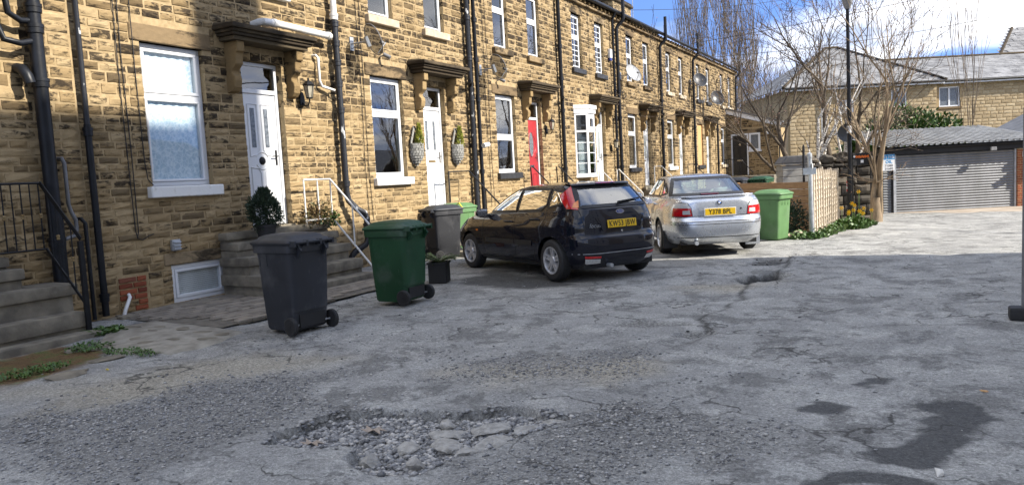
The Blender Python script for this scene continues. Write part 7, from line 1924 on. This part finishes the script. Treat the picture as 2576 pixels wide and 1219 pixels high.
# multi-stemmed bare tree in front of the garage
t = Tree(3)
for (dx, dy, lean, L, r) in ((-.06, 0, (-.05, .0), 3.9, .085), (.08, .03, (.10, .05), 3.6, .075), (.0, .1, (.02, .1), 2.6, .06)):
    t.branch(Vector((dx, dy, -.05)), Vector((lean[0], lean[1], 1)).normalized(), L, r, 0, 4, .60, .22, .0050, (4, 4, 3, 2), .20)
t.trunk.tube([(-.02, 0, -.1), (-.0, .02, .25), (.0, .02, .7)], [.20, .15, .10], 9, caps=False)
for a, L in ((2.8, .9), (3.4, .7), (.3, .6), (5.2, .5), (2.2, .6)): t.branch(Vector((0, 0, 1.0 + .2 * L)), Vector((math.cos(a), math.sin(a) * .5, .15)), L, .014, 2, 4, .6, .1, .004, (4, 4, 3, 2))
e = finish(t, 'bare_tree', (-1.04, 23.0, gz(23)), 'pale bare multi-stemmed tree left of the garage shutter', M['palebark'], M['palebark'], 'bare trees'); t.buds(900, .035, pm('reddish_bud', (.20, .085, .05), None, 9, .7), e, 'buds')
# large spreading tree behind the garden wall
t = Tree(12)
t.branch(Vector((-.35, .3, -.1)), Vector((-.45, -.05, 1)).normalized(), 4.4, .15, 0, 4, .78, .10, .0065, (5, 5, 4, 3), .22)
t.branch(Vector((.1, 0, -.1)), Vector((-.12, .1, 1)).normalized(), 4.8, .16, 0, 4, .72, .12, .0065, (5, 5, 4, 3), .20)
t.branch(Vector((.3, .1, -.1)), Vector((.25, .1, 1)).normalized(), 4.4, .12, 0, 4, .72, .12, .0065, (5, 5, 4, 3), .20)
t.branch(Vector((-.4, .1, .4)), Vector((-.9, -.35, .55)).normalized(), 4.0, .085, 0, 4, .6, .12, .006, (5, 5, 4, 3), .22)
e = finish(t, 'bare_tree', (-2.55, 28.2, gz(28)), 'large bare tree spreading above the sooty garden wall', M['bark'], M['bark'], 'bare trees'); t.buds(1600, .045, pm('pinkish_bud', (.24, .13, .10), None, 9, .7), e, 'buds')
# birches by the wall
for i, (x, y, h_, lb) in enumerate(((-2.15, 26.6, 3.6, 'white-barked birch stem right of the lamp post base'), (-2.95, 26.8, 3.4, 'white-barked birch stem left of the lamp post base'))):
    t = Tree(50 + i); t.branch(Vector((0, 0, -.1)), Vector((.05 - .08 * i, .05, 1)).normalized(), h_, .10, 0, 2, .6, .2, .006, (8, 3, 2), .07)
    finish(t, 'birch_tree', (x, y, gz(y)), lb, M['birch'], M['bark'], 'bare trees')
# sapling in front of the far building
t = Tree(61)
for a in range(3): t.branch(Vector((.1 * math.cos(a * 1.3), .1 * math.sin(a * 1.3), 0)), Vector((.07 * math.cos(a * 1.3), .07 * math.sin(a * 1.3), 1)).normalized(), 6.2, .035, 0, 2, .30, .35, .009, (6, 3), .06)
finish(t, 'sapling', (2.35, 47.0, -.5), 'slim upright sapling before the far building window', M['bark'], M['twig'], 'bare trees')
# tall upright trees beyond the terrace
for i, (x, y, h_, lb) in enumerate(((-19.6, 72, 17.5, 'tall twiggy tree beyond the terrace roof, left of three'), (-17.0, 74, 17.0, 'tall twiggy tree beyond the terrace roof, middle of three'), (-14.6, 72, 13.5, 'twiggy tree beyond the terrace end, right of three'))):
    t = Tree(80 + i)
    for a in range(3): t.branch(Vector((.6 * math.cos(a), .6 * math.sin(a), 0)), Vector((.10 * math.cos(a), .10 * math.sin(a), 1)).normalized(), h_ * .70, .13, 0, 3, .36, .40, .015, (8, 5, 3), .08)
    finish(t, 'tall_tree', (x, y, -1), lb, M['twig'], M['twig'], 'bare trees')
# bare thicket between the porch and the far building
for i, (x, y, h_, lb) in enumerate(((-10.6, 60, 7.5, 'dense bare thicket tree behind the porch roof'), (-8.6, 57, 6.5, 'dense bare thicket tree right of the porch'), (-6.9, 52, 5.6, 'low bare thicket tree left of the pale stone building'), (-12.4, 64, 8.5, 'bare thicket tree nearest the terrace end'))):
    t = Tree(90 + i)
    for a in range(5): t.branch(Vector((1.0 * math.cos(a * 1.1), 1.0 * math.sin(a * 1.1), 0)), Vector((.3 * math.cos(a * 1.1), .3 * math.sin(a * 1.1), 1)).normalized(), h_ * .7, .06, 0, 3, .6, .2, .012, (7, 5, 4), .2)
    finish(t, 'thicket_tree', (x, y, -.9), lb, M['twig'], M['twig'], 'bare trees')
e = empty('ivy_bush', (-9.6, 58, -.8), 0, 'olive evergreen bush low behind the porch', 'bush')
leaf_cloud(MB(), (0, 0, 2.0), 2.4, 1.4, 2.4, 2600, .24, 71, asp=.7).build('foliage', pm('olive_leaf', (.10, .10, .03), (.05, .055, .018), 2, .6), e)
# laurel behind the garage
e = empty('laurel_bush', (-.15, 38.6, -.4), R(28), 'glossy green laurel bush behind the garage roof', 'bush')
mb = MB()
for i, (x, z, rx, rz) in enumerate(((-1.6, 2.2, 1.3, 1.3), (-.3, 2.6, 1.5, 1.55), (1.0, 2.3, 1.4, 1.5), (2.1, 1.9, 1.1, 1.2), (-2.4, 1.9, .9, 1.2))): leaf_cloud(mb, (x, 0, z), rx, 1.0, rz, 2300, .20, 30 + i, asp=.55, shell=.75)
mb.build('foliage', M['leaf'], e); MB().tube([(0, 0, 0), (.05, 0, 1.8)], .08, 6).build('trunk', M['bark'], e)
# dark shrub under the grey post, rocks, flowers and ground cover
e = empty('dark_shrub', (-2.62, 17.55, gz(17.5)), 0, 'dark evergreen shrub between the faded green bin and grey post', 'shrub')
leaf_cloud(MB(), (0, 0, .36), .46, .5, .48, 2200, .07, 41, asp=.6, shell=.4).build('foliage', M['conifer'], e)
for i, (x, y, s_) in enumerate(((-2.30, 17.0, .17), (-2.52, 17.15, .10))): tag(rock('boulder', (x, y, gz(y) + .06), s_, s_ * .8, s_ * .7, 900 + i, M['palesill'], None, i), ('pale boulder at the foot of the grey post', 'small pale boulder under the dark shrub')[i], 'boulder', 'boulders by the grey post')
def ground_cover(name, pts, n, s, mat, label, seed, h_=.12):
    mb = MB(); g = random.Random(seed)
    for i in range(n):
        (x0, y0, rx, ry) = pts[g.randrange(len(pts))]; a = g.uniform(0, 6.28); q = math.sqrt(g.random()); x, y = x0 + rx * q * math.cos(a), y0 + ry * q * math.sin(a); z = gz(y) + h_ * (1 - q) * g.random()
        b = g.uniform(0, 6.28); d = Vector((math.cos(b), math.sin(b), g.uniform(.1, 1.2))).normalized() * s * g.uniform(.6, 1.3); w = d.cross(Vector((g.uniform(-1, 1), g.uniform(-1, 1), 1))).normalized() * s * .3; p = Vector((x, y, z)); mb.add([p, p + d * .5 - w, p + d, p + d * .5 + w], [(0, 1, 2, 3)])
    return tag(mb.build(name, mat), label, 'ground cover', kind='stuff')
ground_cover('ivy', [(-1.85, 18.0, .22, .5), (-1.80, 19.2, .25, .6), (-2.2, 16.7, .4, .25), (-1.95, 17.0, .25, .2)], 1100, .09, M['weed'], 'green weeds and ivy at the foot of the timber fence', 51, .22)
ground_cover('flower_leaves', [(-1.55, 20.6, .42, .8), (-1.5, 21.7, .5, .7)], 1300, .15, M['weed'], 'clump of daffodil leaves beside the tree', 52, .30)
g = random.Random(53)
for i in range(12):
    x, y = -1.5 + g.uniform(-.42, .42), 21.0 + g.uniform(-1.0, 1.0); z = gz(y); h_ = g.uniform(.34, .62) if i else .9
    e = empty('daffodil', (x, y, z), 0, 'yellow daffodil in the clump beside the tree' if i else 'tallest yellow daffodil in front of the sooty wall', 'flower', 'daffodils beside the tree')
    MB().tube([(0, 0, 0), (.01, 0, h_)], .006, 4).build('stem', M['weed'], e)
    mb = MB(); 
    for k in range(6): a = k * PI / 3; mb.add([(0, 0, h_), (.03 * math.cos(a - .4), -.02 + .0, h_ + .03 * math.sin(a - .4)), (.065 * math.cos(a), -.03, h_ + .065 * math.sin(a)), (.03 * math.cos(a + .4), -.02, h_ + .03 * math.sin(a + .4))], [(0, 1, 2, 3)])
    mb.lathe([(.018, 0), (.026, -.04)], (0, -.01, h_), 'y', 8, caps=False); mb.build('bloom', M['yellow'], e)
# tangle of stems over the garage corner
t = Tree(77)
for a in range(9): t.branch(Vector((0, 0, 0)), Vector((math.cos(a), .3 * math.sin(a), .5 + .2 * math.sin(a * 3))).normalized(), 1.0, .012, 2, 4, .8, -.15, .006, (3, 3, 3, 2), .5)
finish(t, 'bramble', gl(.3, 1.8, 2.6), 'dry bramble tangle on the left end of the garage roof', M['twig'], M['twig'], None, 'bramble')
e = empty('satellite_dish', (-2.0, 26.4, gz(26)), 0, 'dark satellite dish on a stub pole behind the garden wall', 'satellite dish')
MB().tube([(0, 0, 0), (0, 0, 2.7)], .03, 8).build('pole', M['galv'], e)
P = [[(0 + .27 * q * math.cos(a), -.12 + .1 * q * q * -1, 2.72 + .29 * q * math.sin(a)) for a in np.linspace(0, 2 * PI, 25)] for q in np.linspace(0, 1, 6)]
MB().grid(P).build('dish', pm('dark_dish', (.05, .052, .056)), e, smooth='all')
# ------------------------------------------------------------------ small things at the windows and walls
e = empty('spray_bottle', (-9.20, 11.98, 1.765), 0, 'pale blue spray bottle on the sill inside the window left of the slate baskets', 'bottle')
MB().lathe([(.0, 0), (.04, 0), (.042, .03), (.038, .12), (.018, .17), (.016, .19), (0, .19)], (0, 0, 0), 'z', 14).build('bottle', pm('pale_blue_plastic', (.20, .48, .62), None, 8, .3), e, smooth=35)
MB().box(-.015, .055, -.014, .014, .19, .225).build('trigger_head', M['white'], e, bevel=.006, seg=1)
tag(rock('folded_cloth', (-9.20, 11.72, 1.80), .05, .09, .03, 333, pm('blue_white_cloth', (.62, .66, .72), (.10, .2, .5), 12, .7, lo=.4, hi=.5), None, .3), 'small blue and white cloth on the sill inside the window left of the slate baskets', 'cloth')
wm = pm('white_ornament', (.78, .78, .76), None, 8, .6)
for nm, y, z, pts, lb in (('bird_ornament', 16.25, 1.98, [(0, 0), (.05, -.05), (.10, -.02), (.09, .03), (.13, .07), (.10, .10), (.07, .07), (.03, .12), (.02, .06), (-.03, .04)], 'white bird ornament low in the window left of the red door'), ('bird_ornament', 16.22, 2.20, [(0, 0), (.05, .02), (.09, .0), (.11, .05), (.06, .07), (.02, .11), (.01, .05)], 'small white bird ornament hanging in the middle of the window left of the red door'), ('figure_ornament', 16.58, 2.33, [(0, 0), (.03, .10), (.02, .16), (.04, .20), (.07, .18), (.07, .12), (.09, .0)], 'white figure ornament at the upper right of the window left of the red door')):
    tag(MB().prism([(y + p, z + q) for p, q in pts], 'x', -9.155, -9.145).build(nm, wm), lb, 'ornament', 'white ornaments in one window')
for y, z, lb in ((11.62, 3.98, 'small white security light right of the nearest mesh dish'), (16.12, 3.92, 'small grey floodlight right of the second mesh dish')):
    e = empty('security_light', (WX, y, z), 0, lb, 'lamp', 'security lights'); MB().tube([(.0, 0, 0), (.10, 0, .02)], .014, 6).build('arm', M['galv'], e); MB().tube([(.09, -.02, .03), (.20, .04, -.04)], .038, 12).build('head', M['grey'], e, smooth=True)
o = MB().tube([(-8.78, 14.92, 2.32), (-8.76, 15.12, 2.35)], .055, 12).build('flue_terminal', M['whitepipe'], smooth=True); tag(o, 'short white flue pipe beside the twin black pipes', 'flue')
